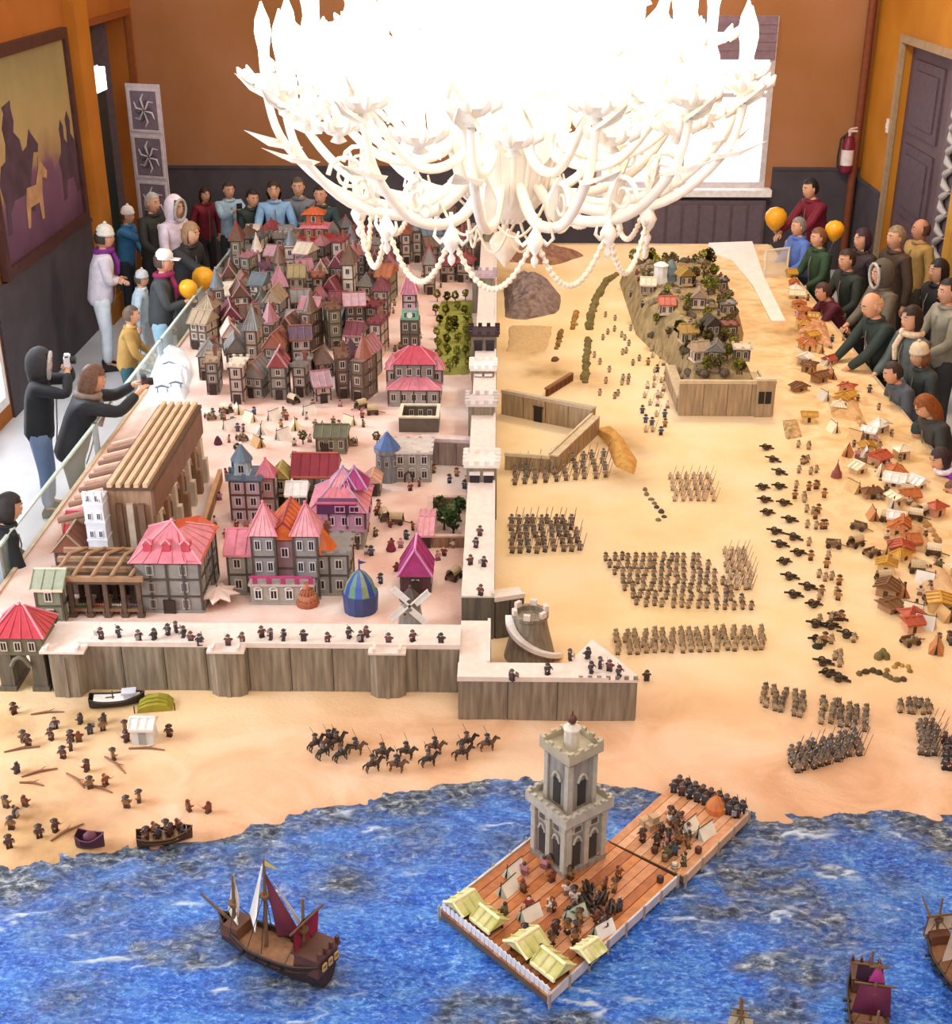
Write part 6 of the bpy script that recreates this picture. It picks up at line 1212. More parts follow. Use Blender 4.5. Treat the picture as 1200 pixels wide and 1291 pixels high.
for s in range(4):
    b.M = Matrix.Rotation(s*PI/2, 4, 'Z'); b.box(-HB-.03, HB+.03, -HB-.03, -HB-.018, .318, .350)
    for k in range(7): b.box(-HB-.02+k*.041, -HB+.0+k*.041, -HB-.032, -HB-.016, .350, .362)
b.M = Matrix.Identity(4); b.build('gallery', TWH, t)
h2_ = .078
b = MB(); b.box(-h2_, h2_, -h2_, h2_, .318, .60); b.build('upper_stage', TWR, t)
for s in range(4):
    b = MB(); b.M = Matrix.Rotation(s*PI/2, 4, 'Z'); b.box(-.024, .024, -h2_-.004, -h2_+.004, .34, .47, 1); b.tube([(-.027, -h2_-.004, .47), (-.016, -h2_-.004, .497), (0, -h2_-.004, .508), (.016, -h2_-.004, .497), (.027, -h2_-.004, .47)], .008, 5, 0); b.build('arch', [TWH, mat('#34312e', .6)], t)
    for x in (-.072, .072): b = MB(); b.M = Matrix.Rotation(s*PI/2, 4, 'Z'); b.box(x-.012, x+.012, -h2_-.010, -h2_, .318, .58); b.build('pilaster', TWH, t)
b = MB(); b.box(-h2_-.025, h2_+.025, -h2_-.025, h2_+.025, .60, .618)
for s in range(4):
    b.M = Matrix.Rotation(s*PI/2, 4, 'Z'); b.box(-h2_-.025, h2_+.025, -h2_-.025, -h2_-.013, .618, .648)
    for k in range(4): b.box(-h2_-.02+k*.056, -h2_+.006+k*.056, -h2_-.027, -h2_-.011, .648, .664)
b.M = Matrix.Identity(4); b.build('parapet', mat('#b0a58c', .6, var=.1), t)
b = MB(); b.lathe([(.036, .618), (.034, .70), (.042, .705), (.042, .715), (.012, .735)], 8, 0, sm=False)
for k in range(8): a = k*PI/4; b.box(.03*math.cos(a)-.004, .03*math.cos(a)+.004, .03*math.sin(a)-.004, .03*math.sin(a)+.004, .618, .70, 0)
b.build('lantern', mat('#d8d0c4', .5), t); b = MB(); b.ball((0, 0, .757), (.022, .022, .024), 9, 7); b.tube([(0, 0, .735), (0, 0, .80)], .004, 5); b.build('finial', mat('#5a3226', .5), t)

# ------------------------------------------------------------------ ships
def sail_tri(a, b_, c, belly, n=6):
    A, B, Cc = Vector(a), Vector(b_), Vector(c); nr = (B-A).cross(Cc-A).normalized(); b = MB(); vs = []; ix = {}
    for i in range(n+1):
        for j in range(n+1-i):
            u, v = i/n, j/n; w = 1-u-v; p = A*w+B*u+Cc*v+nr*belly*27*u*v*w; ix[i, j] = len(vs); vs.append(p)
    k = len(vs); vs2 = vs+[p+nr*.003 for p in vs]; fs = []
    for i in range(n):
        for j in range(n-i):
            fs.append((ix[i, j], ix[i+1, j], ix[i, j+1])); fs.append((k+ix[i, j], k+ix[i, j+1], k+ix[i+1, j]))
            if i+j < n-1: fs.append((ix[i+1, j], ix[i+1, j+1], ix[i, j+1])); fs.append((k+ix[i+1, j], k+ix[i, j+1], k+ix[i+1, j+1]))
    b.add(vs2, fs, 0, True); return b
def sail_sq(cx, z0, z1, w0, w1, belly, y0=0):
    b = MB(); n = 6; vs = []
    for j in range(n+1):
        v = j/n; w = w0+(w1-w0)*v
        for i in range(n+1): u = i/n; vs.append((cx+belly*math.sin(PI*u)*math.sin(PI*v*.9+.15), y0+(u-.5)*w, z0+(z1-z0)*v))
    k = len(vs); vs += [(x-.003, y, z) for x, y, z in vs]; fs = []
    for j in range(n):
        for i in range(n): a = j*(n+1)+i; fs.append((a, a+1, a+n+2, a+n+1)); fs.append((k+a, k+a+n+1, k+a+n+2, k+a+1))
    b.add(vs, fs, 0, True); return b
def ship(loc, rz, label, s, hullc, sails, masts=((-.13, .24), (.03, .34), (.17, .22)), cat='toy ship'):
    t = thing('toy_ship', label, cat, loc, rz); t.scale = (s, s, s)
    b, e = hull_mesh(.46, .15, .075, .38, 16, 8, .38); b.build('hull', [mat(hullc, .55, var=.2, scale=30), mat('#3a2a22', .5)], t)
    b = MB(); deck(b, e[1:-1], .022, 0); b.build('deck', mat('#8a6242', .6, var=.15, scale=40), t)
    b = MB(); b.box(-.235, -.13, -.062, .062, .07, .135, 0, .92); b.box(-.24, -.125, -.066, .066, .135, .145, 0)
    for k in range(4): b.box(-.24, -.225, -.06+k*.035, -.05+k*.035, .145, .17, 0)
    b.build('stern_castle', mat('#5a3a30', .55, var=.15), t)
    for k in range(3): link('window', win_mesh(.022, .026, '#c8a86a', '#1d1a22'), t, (-.24, -.035+k*.035, .095), -PI/2)
    b = MB(); b.box(.12, .19, -.05, .05, .07, .112, 0, .9); b.build('forecastle', mat('#6a4636', .55, var=.15), t)
    b = MB(); b.tube([(.19, 0, .10), (.32, 0, .16)], [.008, .004], 6); b.build('bowsprit', mat('#6a4c34', .6), t)
    for k in range(4):
        for sg in (-1, 1): b = MB(); b.tube([(-.09+k*.055, sg*.06, .062), (-.09+k*.055, sg*.092, .062)], .007, 6); b.build('gun', mat('#2a2826', .4), t)
    for k, (x, h) in enumerate(masts):
        b = MB(); b.tube([(x, 0, .03), (x, 0, h+.08)], [.008, .005], 6); b.lathe([(.012, h*.75), (.02, h*.75+.012), (.02, h*.75+.02)], 8, 0, c=(x, 0, 0)); b.build('mast', mat('#7a5c40', .6), t)
        b = MB()
        for sg in (-1, 1):
            for q in (-.03, .03): b.tube([(x+q, sg*.068, .08), (x, 0, h*.85)], .0018, 3)
        b.build('rigging', mat('#3a302a', .7), t)
    for k, sl in enumerate(sails):
        kind, col = sl[0], sl[1]; mm = mat(col, .6, var=.08, scale=10)
        o = (sail_tri(*sl[2:]) if kind == 'tri' else sail_sq(*sl[2:])).build('sail', mm, t)
        if kind == 'sq': b = MB(); b.tube([(sl[2]-.006, -sl[6]/2-.02, sl[4]), (sl[2]-.006, sl[6]/2+.02, sl[4])], .005, 5); b.build('yard', mat('#6a4c34', .6), t)
    x, h = masts[1]; b = MB(); b.add([(x, 0, h+.08), (x-.07, .01, h+.07), (x, 0, h+.055), (x, .002, h+.08), (x-.07, .012, h+.07), (x, .002, h+.055)], [(0, 1, 2), (5, 4, 3)]); b.build('pennant', mat('#c8b060', .6), t)
    return t
q = at(345, 1212, .888)
ship((q.x, q.y, .888), R(152+180), 'dark caravel with torn white and maroon sails left of the jetty', 1.22, '#3c2a26', [('tri', '#efe9e0', (.165, .0, .31), (.13, .03, .12), (.225, -.03, .10), .02), ('tri', '#efe9e0', (.03, .01, .41), (.055, .03, .12), (.10, .0, .17), .01), ('tri', '#6a2a3a', (.03, 0, .37), (-.02, .0, .12), (-.10, -.03, .14), .02), ('tri', '#efe6da', (.01, -.01, .34), (-.10, -.05, .15), (-.085, -.05, .14), .006), ('sq', '#8a2440', -.14, .13, .24, .13, .15, .02)]).rotation_euler = (R(4), 0, R(-28+180))
q = at(1092, 1300, .888)
ship((q.x, q.y, .888), R(75), 'ship with plum and magenta sails at the bottom edge', 1.0, '#4a2634', [('sq', '#64203c', .03, .12, .27, .15, .12, .03), ('sq', '#a02a6c', .17, .10, .21, .12, .10, .03), ('sq', '#a8307a', .03, .29, .36, .06, .02, .01), ('sq', '#3a1c30', -.13, .13, .22, .1, .1, .02)], ((-.13, .22), (.03, .30), (.17, .20))).rotation_euler = (0, 0, R(-100))
q = at(1200, 1232, .888)
ship((q.x, q.y, .888), R(100), 'ship with cream sails cut off by the right edge', 1.0, '#2c2624', [('sq', '#ecdcc8', -.02, .12, .30, .15, .11, .03), ('sq', '#e0ccb4', .16, .10, .2, .12, .10, .02), ('sq', '#d8a48c', -.13, .12, .2, .10, .10, .02)], ((-.13, .2), (-.02, .30), (.17, .2)))
q = at(930, 1325, .888)
ship((q.x, q.y, .888), R(80), 'cream sailed boat with lilac flag peeking over the bottom edge', .6, '#4a3a2c', [('sq', '#e6dcc0', .03, .12, .28, .17, .15, .03), ('sq', '#efe6d0', -.13, .12, .24, .13, .12, .03), ('sq', '#d8cdb0', .17, .1, .2, .12, .1, .02)])
# ------------------------------------------------------------------ visitors round the table
SKN = mat('#d9a484', .5, var=.04, scale=8); SKN2 = mat('#c98f70', .5, var=.04, scale=8); SHOE = mat('#2a2522', .5)
def head_mesh(b, M, k, tilt=0):
    """a sculpted head in head space (face towards +Y, centre at the origin) placed with matrix M"""
    n, m = 22, 18; vs = []
    for j in range(m+1):
        ph = PI*j/m
        for i in range(n):
            a = 2*PI*i/n; x, y, z = math.sin(ph)*math.cos(a), math.sin(ph)*math.sin(a), math.cos(ph)
            X, Y, Z_ = x*.075, y*.095, z*.118
            low = max(0, -z); X *= 1-.22*low; 
            if y > 0: Y = y*.088*(1-.05*low); Y += .006*math.exp(-((z+.72)/.18)**2)*y
            if y > .3:
                f = min(1, (y-.3)/.3)
                Y += f*(.022*math.exp(-((X/.012)**2)-((Z_+.012)/.022)**2)+.007*math.exp(-((X/.011)**2)-((Z_-.02)/.03)**2)-.009*(math.exp(-((abs(X)-.030)/.016)**2-((Z_-.018)/.014)**2))+.005*math.exp(-((X/.05)**2)-((Z_-.045)/.012)**2)+.006*math.exp(-((X/.02)**2)-((Z_+.052)/.010)**2))
            vs.append((X*k, Y*k, Z_*k))
    fs = [(j*n+i, (j+1)*n+i, (j+1)*n+(i+1) % n, j*n+(i+1) % n) for j in range(m) for i in range(n)]
    old = b.M; b.M = M; b.add(vs, fs, 0, True)
    for s in (-1, 1):
        b.ball((s*.030*k, .078*k, .018*k), (.012*k, .008*k, .008*k), 8, 6, 1); b.ball((s*.030*k, .085*k, .018*k), (.006*k, .004*k, .006*k), 7, 5, 2)
        b.ball((s*.074*k, -.004*k, .004*k), (.010*k, .018*k, .030*k), 8, 6, 0); b.tube([(s*.014*k, .090*k, .040*k), (s*.032*k, .088*k, .044*k), (s*.046*k, .076*k, .036*k)], [.003*k, .004*k, .002*k], 5, 2)
    b.tube([(-.022*k, .083*k, -.052*k), (0, .092*k, -.050*k), (.022*k, .083*k, -.052*k)], [.003*k, .0055*k, .003*k], 6, 3); b.M = old
def hair_mesh(style, k, col):
    b = MB(); n, m = 22, 14; vs = []; keep = []
    for j in range(m+1):
        ph = PI*j/m
        for i in range(n):
            a = 2*PI*i/n; x, y, z = math.sin(ph)*math.cos(a), math.sin(ph)*math.sin(a), math.cos(ph); g_ = 1.10+.03*math.sin(a*7+j)+.02*math.sin(a*13-j*2)
            X, Y, Z_ = x*.078*g_, y*.097*g_-.004, z*.122*(1.06 if z > 0 else 1)
            if style == 'long' and z < 0 and y < .35: X *= 1.05+.25*(-z); Z_ = z*.26; Y = Y*(1-.2*z) if False else min(Y, .04)-.012
            if style == 'bob' and z < 0 and y < .45: X *= 1.12; Z_ = z*.15
            vs.append((X*k, Y*k, Z_*k))
    def ok(j, i):
        ph = PI*(j+.5)/m; a = 2*PI*(i+.5)/n; y, z = math.sin(ph)*math.sin(a), math.cos(ph)
        if style == 'bald': return -.45 < z < .35 and y < -.1
        if style in ('long', 'bob'): return z > .62 or y < .28 or (z > .42 and y < .8 and abs(math.cos(a)) > .25)
        return z > .60 or (z > -.35 and y < .0) or (z > .15 and y < .25)
    fs = [(j*n+i, (j+1)*n+i, (j+1)*n+(i+1) % n, j*n+(i+1) % n) for j in range(m) for i in range(n) if ok(j, i)]
    b.add(vs, fs, 0, True); return b
def hat_mesh(style, k):
    b = MB()
    if style == 'beanie': b.lathe([(.088, .028), (.096, .03), (.098, .055), (.090, .062), (.088, .09), (.068, .125), (.03, .145), (.004, .148)], 20, 0); b.ball((0, 0, .155), .02, 7, 5, 0)
    if style == 'cap': b.lathe([(.088, .035), (.09, .04), (.086, .09), (.06, .125), (.004, .135)], 18, 0); b.box(-.055, .055, .05, .16, .035, .043, 0, .8)
    if style == 'hood':
        n, m = 20, 12; vs = []
        for j in range(m+1):
            ph = PI*j/m
            for i in range(n): a = 2*PI*i/n; x, y, z = math.sin(ph)*math.cos(a), math.sin(ph)*math.sin(a), math.cos(ph); vs.append((x*.105, y*.12-.012, z*.15+(.0 if z > 0 else -.03)))
        b.add(vs, [(j*n+i, (j+1)*n+i, (j+1)*n+(i+1) % n, j*n+(i+1) % n) for j in range(m) for i in range(n) if not (math.sin(PI*(j+.5)/m)*math.sin(2*PI*(i+.5)/n) > .52 and -.85 < math.cos(PI*(j+.5)/m) < .72)], 0, True)
        pts = []
        for q in range(17): th = 2*PI*q/16; pts.append((.086*math.sin(th), .072-.0*abs(math.cos(th)), .118*math.cos(th)-.012))
        b.tube(pts, .016, 7, 1)
    b.v = [(x*k, y*k, z*k) for x, y, z in b.v]; return b
SKQ = []
def skin_obj(name, V, E, Rr, mats, parent):
    me = bpy.data.meshes.new(name); me.from_pydata([tuple(v) for v in V], E, []); o = link(name, me, parent)
    md = o.modifiers.new('skin', 'SKIN'); md.use_smooth_shade = True; o.modifiers.new('sub', 'SUBSURF').levels = 1
    for i, r in enumerate(Rr):
        s = me.skin_vertices[0].data[i]; r = r if hasattr(r, '__len__') else (r, r); s.radius = r; s.use_root = (i == 0)
    SKQ.append((o, mats)); return o
def ik(s, h, l1, l2, pole):
    d = h-s; L = min(d.length, (l1+l2)*.985); dn = d.normalized(); h = s+dn*L; a = (l1*l1-l2*l2+L*L)/(2*L); hh = math.sqrt(max(0, l1*l1-a*a)); pl = (pole-dn*pole.dot(dn)).normalized(); return s+dn*a+pl*hh, h
def person(px, py, X, label, face, lean, top, trou, hair, hstyle='short', pose='rest', hat=None, hatc=None, sk=SKN, hold=None, look=0, turn=0, tuck=None, topmat=None, scarf=None, zmin=None, wide=1.0, group=None):
    hp = atX(px, py, X)
    la = R(lean); S = hp.z/(.52+.405*math.cos(la)); k = S/1.7; rz = R(face-90); fw = Vector((math.cos(R(face)), math.sin(R(face)), 0))
    base = Vector((hp.x, hp.y, 0))-fw*(.405*S*math.sin(la))
    while hp.y < 17 and -3.47 < base.x < 3.80 and la < R(34):          # lean in from clear of the table edge
        la += R(1); S = hp.z/(.52+.405*math.cos(la)); k = S/1.7; base = Vector((hp.x, hp.y, 0))-fw*(.405*S*math.sin(la))
    t = thing('person', label, 'person', (base.x, base.y, 0), rz, group)
    hz = .52*S; T = lambda x, y, z: Vector((x*k, y*k*math.cos(la)+z*k*math.sin(la), hz+z*k*math.cos(la)-y*k*math.sin(la)))      # torso space, z measured from the hip
    sh = .174*wide
    hipc, sp, chs, ub, nk, hd = T(0, 0, .04), T(0, -.005, .2), T(0, 0, .36), T(0, -.005, .47), T(0, .0, .545), T(0, .01, .69)
    armp = {}
    for s in (-1, 1):
        S_ = T(s*sh, -.005, .475)
        tgt = {'rest': (s*.17, .34, .12), 'down': (s*.26, .05, -.07), 'camera': (s*.06, .26, .66), 'phone': (s*.05, .42, .50), 'point': (s*.1, .55, .42) if s > 0 else (s*.2, .2, .05), 'reach': (s*.13, .52, .20), 'up': (s*.12, .40, .72), 'fold': (-s*.06, .22, .22), 'cup': (s*.05, .30, .28)}[pose]
        h = T(*tgt); el, h = ik(S_, h, .29*k, .26*k, Vector((s*.8, -.5, -.9))); armp[s] = (S_, el, h)
    legs = {}
    for s in (-1, 1): legs[s] = (Vector((s*.085*k, 0, hz-.06*k)), Vector((s*.10*k, .02*k, hz*.53)), Vector((s*.105*k, -.01*k, .075*k)), Vector((s*.115*k, .12*k, .035*k)))
    # one continuous body
    V = [hipc, sp, chs, ub, nk, T(0, .005, .60)]; E = [(0, 1), (1, 2), (2, 3), (3, 4), (4, 5)]; Rr = [.10*k, .10*k, .11*k, .075*k, .054*k, .055*k]
    for s in (-1, 1):
        a, e, h = armp[s]; w_ = e.lerp(h, .92); n = len(V); V += [a, e, w_, h+(h-e).normalized()*.045*k]; E += [(3, n), (n, n+1), (n+1, n+2), (n+2, n+3)]; Rr += [.046*k, .038*k, .028*k, (.038*k, .022*k)]
        l = legs[s]; n = len(V); V += list(l); E += [(0, n), (n, n+1), (n+1, n+2), (n+2, n+3)]; Rr += [.07*k, .05*k, .036*k, .034*k]
    eye = mat('#efe9e4', .3, var=0); dk = mat('#2a1c16', .4, var=0); lip = mat('#a8584c', .5, var=0)
    bo = skin_obj('body', V, E, Rr, [sk, eye, dk, lip], t)
    ex = MB(); HM_ = Matrix.Translation(hd) @ Matrix.Rotation(R(turn), 4, 'Z') @ Matrix.Rotation(-la*.6-R(look), 4, 'X'); head_mesh(ex, HM_, k*1.12)
    for s in (-1, 1):
        a, e, h = armp[s]; d = (h-e).normalized(); side = d.cross(Vector((0, 0, 1))); side = side.normalized() if side.length > .01 else Vector((1, 0, 0)); up = side.cross(d); pc = h+d*.05*k
        for f in range(4):
            off = side*(f-1.5)*.019*k; L = (.065, .075, .07, .055)[f]*k; cu = -up*(.5 if pose not in ('point',) else .1)
            p0 = pc+off; p1 = p0+d*L*.45+cu*L*.12; p2 = p1+(d*.75+cu).normalized()*L*.35; p3 = p2+(d*.3+cu*1.6).normalized()*L*.28; ex.tube([p0-d*.02*k, p1, p2, p3], [.0095*k, .009*k, .008*k, .006*k], 6, 0)
        ts = -s; p0 = h+d*.01*k+side*ts*.03*k; ex.tube([p0, p0+(side*ts*.7+d*.7)*.035*k-up*.01*k, p0+(side*ts*.35+d)*.06*k-up*.02*k], [.012*k, .010*k, .007*k], 6, 0)
    bo['_extra'] = len(EXTRA); EXTRA.append(ex)
    # clothing
    V = [T(0, 0, -.15), T(0, 0, .04), sp, chs, ub, T(0, -.005, .53)]; E = [(0, 1), (1, 2), (2, 3), (3, 4), (4, 5)]; Rr = [.168*k*wide, .158*k*wide, .15*k*wide, .158*k*wide, .115*k, .075*k]
    for s in (-1, 1): a, e, h = armp[s]; n = len(V); V += [a, e, e.lerp(h, .90)]; E += [(4, n), (n, n+1), (n+1, n+2)]; Rr += [.074*k, .060*k, .046*k]
    skin_obj('jacket', V, E, Rr, [mat(top, .7, var=.14, scale=9, bump=.2, bscale=18)], t)
    V = [T(0, 0, .08), Vector((0, 0, hz-.03*k))]; E = [(0, 1)]; Rr = [.125*k, .118*k]
    for s in (-1, 1): l = legs[s]; n = len(V); V += [l[0]-Vector((0, 0, .06*k)), l[1], l[2]+Vector((0, 0, .01))]; E += [(1, n), (n, n+1), (n+1, n+2)]; Rr += [.10*k, .078*k, .062*k]
    skin_obj('trousers', V, E, Rr, [mat(trou, .75, var=.1, scale=9, bump=.15, bscale=18)], t)
    for s in (-1, 1):
        x = s*.11*k; b = MB(); pr = [(-.07, .0), (-.075, .05), (-.05, .09), (.02, .085), (.10, .05), (.17, .035), (.18, .0)]
        for (w0) in (1,):
            vs = []
            for (y, z) in pr: w_ = .042 if y < .15 else .03; vs += [(x-w_*k, y*k, z*k), (x+w_*k, y*k, z*k)]
            n = len(pr); b.add(vs, [(2*i, 2*i+1, 2*i+3, 2*i+2) for i in range(n-1)]+[tuple(range(0, 2*n, 2)), tuple(range(2*n-1, 0, -2)), (0, 2*n-2, 2*n-1, 1)])
        b.build('shoe', SHOE, t)
    if hstyle: h_ = hair_mesh(hstyle, k*1.12, hair); o = h_.build('hair', mat(hair, .6, var=.25, scale=40), t); o.matrix_local = HM_
    if hat: o = hat_mesh(hat, k*1.12).build({'beanie': 'woolly_hat', 'cap': 'cap', 'hood': 'hood'}[hat], [mat(hatc, .8, var=.1, scale=30), mat('#b8b4b0', .9, var=.2, scale=60)], t); o.matrix_local = HM_
    if not scarf:
        b = MB(); b.tube([T(.078*math.sin(2*PI*q/16), .072*math.cos(2*PI*q/16)+.002, .535+.012*math.cos(2*PI*q/16)) for q in range(17)], .026*k, 7); b.build('collar', mat(top, .75, var=.2, scale=12), t)
    b = MB(); b.tube([T(0, .118, .46), T(0, .158, .36), T(0, .162, .2), T(0, .168, .05), T(0, .165, -.1)], .007*k, 5); b.build('zip', mat('#8a8680', .4, .5), t)
    if scarf:
        b = MB(); pts = []
        for q in range(19): th = 2*PI*q/18; pts.append(T(.095*math.sin(th), .09*math.cos(th)+.005, .545+.02*math.cos(th)))
        b.tube(pts, .034*k, 8); b.tube([T(.03, .10, .54), T(.05, .165, .44), T(.045, .175, .30)], [.03*k, .03*k, .024*k], 7); b.build('scarf', mat(scarf, .85, var=.15, scale=30), t)
    if hold:
        R_, L_ = armp[1][2], armp[-1][2]; p = (R_+L_)/2; dd = ((R_-armp[1][1]).normalized()+(L_-armp[-1][1]).normalized()).normalized(); p = p+dd*.075*k
        wp = t.matrix_basis @ p; b = MB()
        if hold[0] == 'camera':
            b.box(-.065, .065, -.025, .025, -.04, .04, 0); b.box(-.03, .03, -.02, .02, .04, .06, 0); b.M = Matrix.Rotation(-PI/2, 4, 'X'); b.lathe([(.034, .025), (.034, .07), (.028, .075), (.0, .06)], 14, 1); b.M = Matrix.Identity(4); b.box(.03, .055, -.015, .015, .04, .048, 1)
            o = b.build('camera', [mat(hold[2], .4), mat('#2a2a2c', .3)], None, wp, rz); tag(o, hold[1], 'camera')
        elif hold[0] == 'phone':
            b.box(-.04, .04, -.005, .005, -.075, .075, 0); b.box(-.035, .035, -.0062, -.005, -.065, .065, 1); b.box(.015, .03, .005, .007, .05, .065, 1); o = b.build('phone', [mat(hold[2], .4), mat('#20242c', .2)], None, wp, rz); tag(o, hold[1], 'phone')
    return t, HM_, armp, k
EXTRA = []
D = '#23252a'
# left side, looking right over the table
t_, _, _, _ = person(50, 458, -3.95, 'woman in dark jacket and grey hood holding a camera at left', 12, 8, '#23262b', '#6f86a8', '#2a201c', 'long', 'camera', 'hood', '#3a3a3c', hold=('camera', 'white compact camera held up by the dark hooded woman at left', '#e4e4ea'), look=5)
person(116, 478, -3.36, 'woman with long brown hair in dark coat leaning over left glass', 20, 22, '#26282c', '#2c3038', '#6a4c3a', 'long', 'up', None, hold=('camera', 'dark camera raised by the leaning woman with brown hair', '#4a4048'), scarf='#8a7a70')
person(131, 300, -4.5, 'person in white jacket with purple scarf and pale trousers, left aisle', 20, 10, '#e4dce6', '#dfe6ec', '#3a3228', 'short', 'fold', 'beanie', '#d8d4c8', scarf='#7a2a86')
person(160, 272, -4.85, 'man in blue jacket and white woolly hat behind the white jacket', -10, 8, '#3a78a8', '#2c3440', '#4a4038', 'short', 'point', 'beanie', '#e8e4de')
person(192, 256, -4.42, 'grey haired man in dark olive coat at the left back', -35, 8, '#34342e', '#26262a', '#b8b4ae', 'short', 'rest')
person(220, 262, -4.0, 'child in pinkish white hooded coat, left back', -30, 12, '#eadcea', '#c0c8d4', '#8a6a4a', 'short', 'rest', 'hood', '#f0e4ee')
person(240, 294, -3.56, 'blonde woman in dark coat pointing over the left table edge', -30, 16, '#2c2c2e', '#2a2c34', '#9a7a58', 'bob', 'point')
person(258, 246, -4.15, 'person in dark crimson coat at the back left', -50, 8, '#7a1f2c', '#2c2428', '#3a2420', 'bob', 'down')
person(288, 240, -3.75, 'person in pale blue top beside the crimson coat', -60, 8, '#a8c4d4', '#2c3434', '#3c3430', 'short', 'phone', hold=('phone', 'dark phone held by the person in pale blue', '#30343a'))
person(318, 250, -3.3, 'man in dark green jacket leaning across the back left corner', -55, 18, '#2e3c38', '#24282c', '#2a2220', 'short', 'fold')
person(345, 240, -3.0, 'woman in light blue jacket at the far end behind old town', -80, 8, '#8fb8de', '#30405a', '#3a2c24', 'bob', 'rest')
person(376, 236, -2.7, 'person in grey coat at the far end of the table', -90, 6, '#7c8084', '#2c3038', '#5a5048', 'short', 'fold')
person(404, 246, -2.35, 'person in dark teal jumper at far end near the red tower', -95, 5, '#2f4648', '#24282c', '#2c2422', 'short', 'rest')
person(300, 300, -3.4, 'child in grey and lilac jumper at the left glass', -30, 8, '#8c8aa0', '#3c4450', '#4a3c34', 'short', 'rest')
person(206, 330, -3.62, 'child in white cap and dark jacket holding two balloons', 0, 8, '#44484a', '#9cc4d8', '#4a3a30', 'short', 'cup', 'cap', '#e6e0dc', scarf='#8a2450')
person(178, 352, -4.08, 'child in pale blue jacket behind the balloons', 5, 8, '#c4d8e4', '#d0dce4', '#5a4a3a', 'short', 'down', 'beanie', '#c8ccd0')
person(165, 398, -3.75, 'child in teal trousers and ochre jumper by left glass', 10, 10, '#b08a4a', '#2c5058', '#5a4638', 'short', 'rest')
person(10, 640, -3.34, 'person in black coat cut off by left picture edge', 30, 16, '#1c1e22', '#2a2c34', '#2a2220', 'bob', 'rest')
person(30, 728, -3.24, 'child in dark maroon coat low behind the left glass', 30, 10, '#4a2430', '#2a2430', '#3a2a24', 'bob', 'rest')
# right side, looking left over the table
person(1022, 238, 4.15, 'person in crimson jacket reaching left at the right back corner', 205, 16, '#7c1c30', '#23242a', '#241c1a', 'short', 'reach')
person(1007, 286, 3.74, 'grey haired person in bright blue jacket at right back', 200, 8, '#5a7ac8', '#2a3040', '#8a8480', 'short', 'rest')
person(1032, 300, 3.82, 'child in dark green jacket beside the blue jacket', 200, 8, '#2f4a34', '#2c3434', '#7a5238', 'short', 'rest')
person(1068, 328, 3.88, 'man with dark fringe in black green coat, right crowd', 205, 12, '#2c342e', '#24282a', '#3a2824', 'short', 'rest')
person(1088, 302, 4.2, 'woman with dark plum hair behind the right crowd', 200, 5, '#3a3034', '#2a262c', '#3a2430', 'bob', 'down')
person(1112, 345, 4.0, 'person in grey coat with hood behind the bald man', 195, 8, '#6c6456', '#2c2c2c', '#3a302c', 'short', 'rest', 'hood', '#5a544a')
person(1100, 385, 3.62, 'balding fair man in dark green jacket leaning on right edge', 195, 20, '#2c3a36', '#23282c', '#d8b898', 'bald', 'reach', look=8)
person(1038, 368, 3.55, 'child in maroon jacket with pale cuffs at the right edge', 190, 16, '#5a1c2c', '#3a3c44', '#4a342c', 'short', 'phone', hold=('phone', 'pale pink phone held by the child in maroon', '#e0b8c8'))
person(1150, 402, 3.88, 'woman with dark fringe and cream scarf in grey jacket', 200, 10, '#5f6a6a', '#2c3034', '#2c221e', 'bob', 'rest', scarf='#e4cdb0')
person(1161, 290, 5.0, 'bald man in beige yellow coat standing beside right doorway', 200, 2, '#b8955a', '#3a342c', '#6a4a40', 'bald', 'down', sk=SKN2, turn=-20)
person(1196, 368, 4.45, 'man in light grey beige jacket at the right picture edge', 195, 5, '#9a9484', '#3a3c3c', '#2a2220', 'short', 'rest')
person(1184, 342, 4.62, 'person in black jumper behind the beige jacket', 195, 4, '#1f2022', '#23242a', '#1c1816', 'bob', 'down')
person(1160, 448, 3.86, 'woman in cream striped hat and grey jacket, right edge', 195, 16, '#3c4444', '#2a2c30', '#8a5a3a', 'bob', 'rest', 'beanie', '#d8c4a4')
person(1126, 470, 3.56, 'person in steel grey jacket leaning on the right rail', 190, 24, '#545c66', '#2c3036', '#3a302a', 'short', 'rest')
person(1168, 512, 3.56, 'auburn long haired woman seen from above at right rail', 190, 20, '#3c3c3a', '#2a2c30', '#8c4c20', 'long', 'rest', look=20)
person(1160, 545, 3.6, 'child in very dark green coat at the right rail', 190, 20, '#24302e', '#23282a', '#2a2a26', 'bob', 'rest', 'beanie', '#2c3c38')
person(1186, 578, 3.5, 'child in bright purple coat with white collar by rail', 195, 14, '#7a2a9a', '#4a3458', '#3a2a30', 'bob', 'rest', scarf='#e8e0ee')
person(1202, 618, 3.52, 'small child in pink top at the right picture edge', 195, 18, '#d88a9a', '#5a3444', '#6a4a3a', 'short', 'rest')
person(1130, 300, 4.5, 'person in dark brown jacket near the right doorway', 200, 5, '#4a3a30', '#2a2624', '#8a7a60', 'short', 'down')
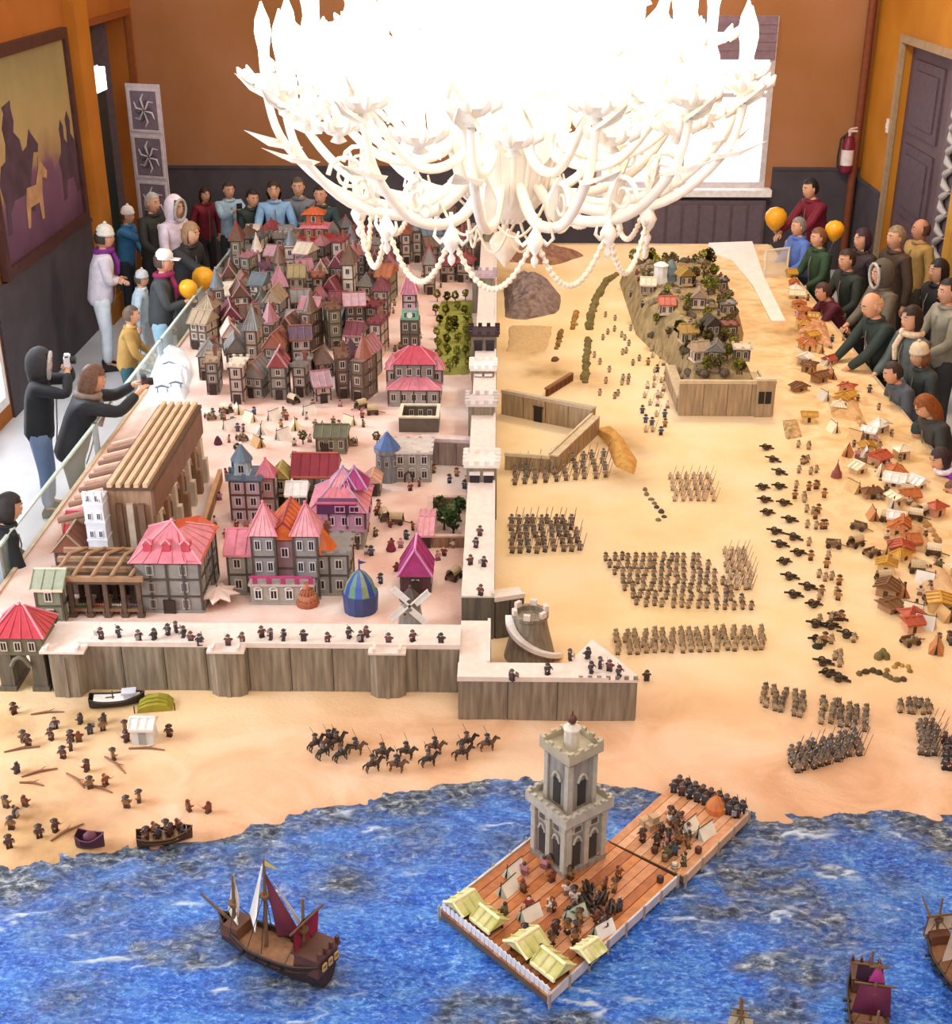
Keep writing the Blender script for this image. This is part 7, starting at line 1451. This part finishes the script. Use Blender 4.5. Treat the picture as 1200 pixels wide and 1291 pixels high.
# turn each skinned skeleton into one finished mesh, with head and fingers joined to the body
bpy.context.view_layer.update(); dg = bpy.context.evaluated_depsgraph_get(); made = []
for o, mats in SKQ: made.append((o, mats, bpy.data.meshes.new_from_object(o.evaluated_get(dg))))
for o, mats, me in made:
    o.modifiers.clear(); MI = None
    if '_extra' in o:
        ex = EXTRA[o['_extra']]; del o['_extra']; v = [tuple(q.co) for q in me.vertices]; f = [list(p.vertices) for p in me.polygons]; n0, f0 = len(v), len(f)
        m2 = bpy.data.meshes.new('body'); m2.from_pydata(v+ex.v, [], f+[[i+n0 for i in q] for q in ex.f]); MI = [0]*f0+ex.m; me = m2
    me.materials.clear()
    for m in mats: me.materials.append(m)
    if MI: me.polygons.foreach_set('material_index', MI)
    me.polygons.foreach_set('use_smooth', [True]*len(me.polygons)); me.update(); o.data = me
# balloons held by the child at left, and over the right crowd
def balloon(px, py, X, r, hand, label):
    p = atX(px, py, X); t = thing('balloon', label, 'balloon', p); b = MB(); b.lathe([(.004, -r*1.25), (r*.35, -r*1.02), (r*.8, -r*.55), (r, 0), (r*.93, r*.42), (r*.6, r*.82), (.003, r*1.02)], 18, 0, cap=False); b.lathe([(.012, -r*1.34), (.004, -r*1.25)], 8, 0); b.build('skin', mat('#f2a61c', .3, var=.04, h2='#f0b030'), t)
    b = MB(); h = Vector(hand)-p; b.tube([(0, 0, -r*1.3), h*.5+Vector((.02, 0, -.03)), h], .003, 4); b.build('string', mat('#d8d0c0', .7), t)
hp = atX(206, 330, -3.62); hh = (hp.x+.28, hp.y, hp.z-.35)
balloon(256, 350, -3.3, .125, hh, 'orange yellow balloon on the right of the left pair'); balloon(237, 364, -3.38, .105, hh, 'smaller yellow balloon on the left of the left pair')
hp = atX(1007, 286, 3.85); balloon(978, 275, 3.72, .15, (hp.x-.3, hp.y, hp.z-.2), 'large orange balloon beside the blue jacket at right back')
hp = atX(1032, 300, 3.95); balloon(1052, 290, 4.0, .115, (hp.x, hp.y-.3, hp.z-.3), 'orange balloon above the child in dark green at right')
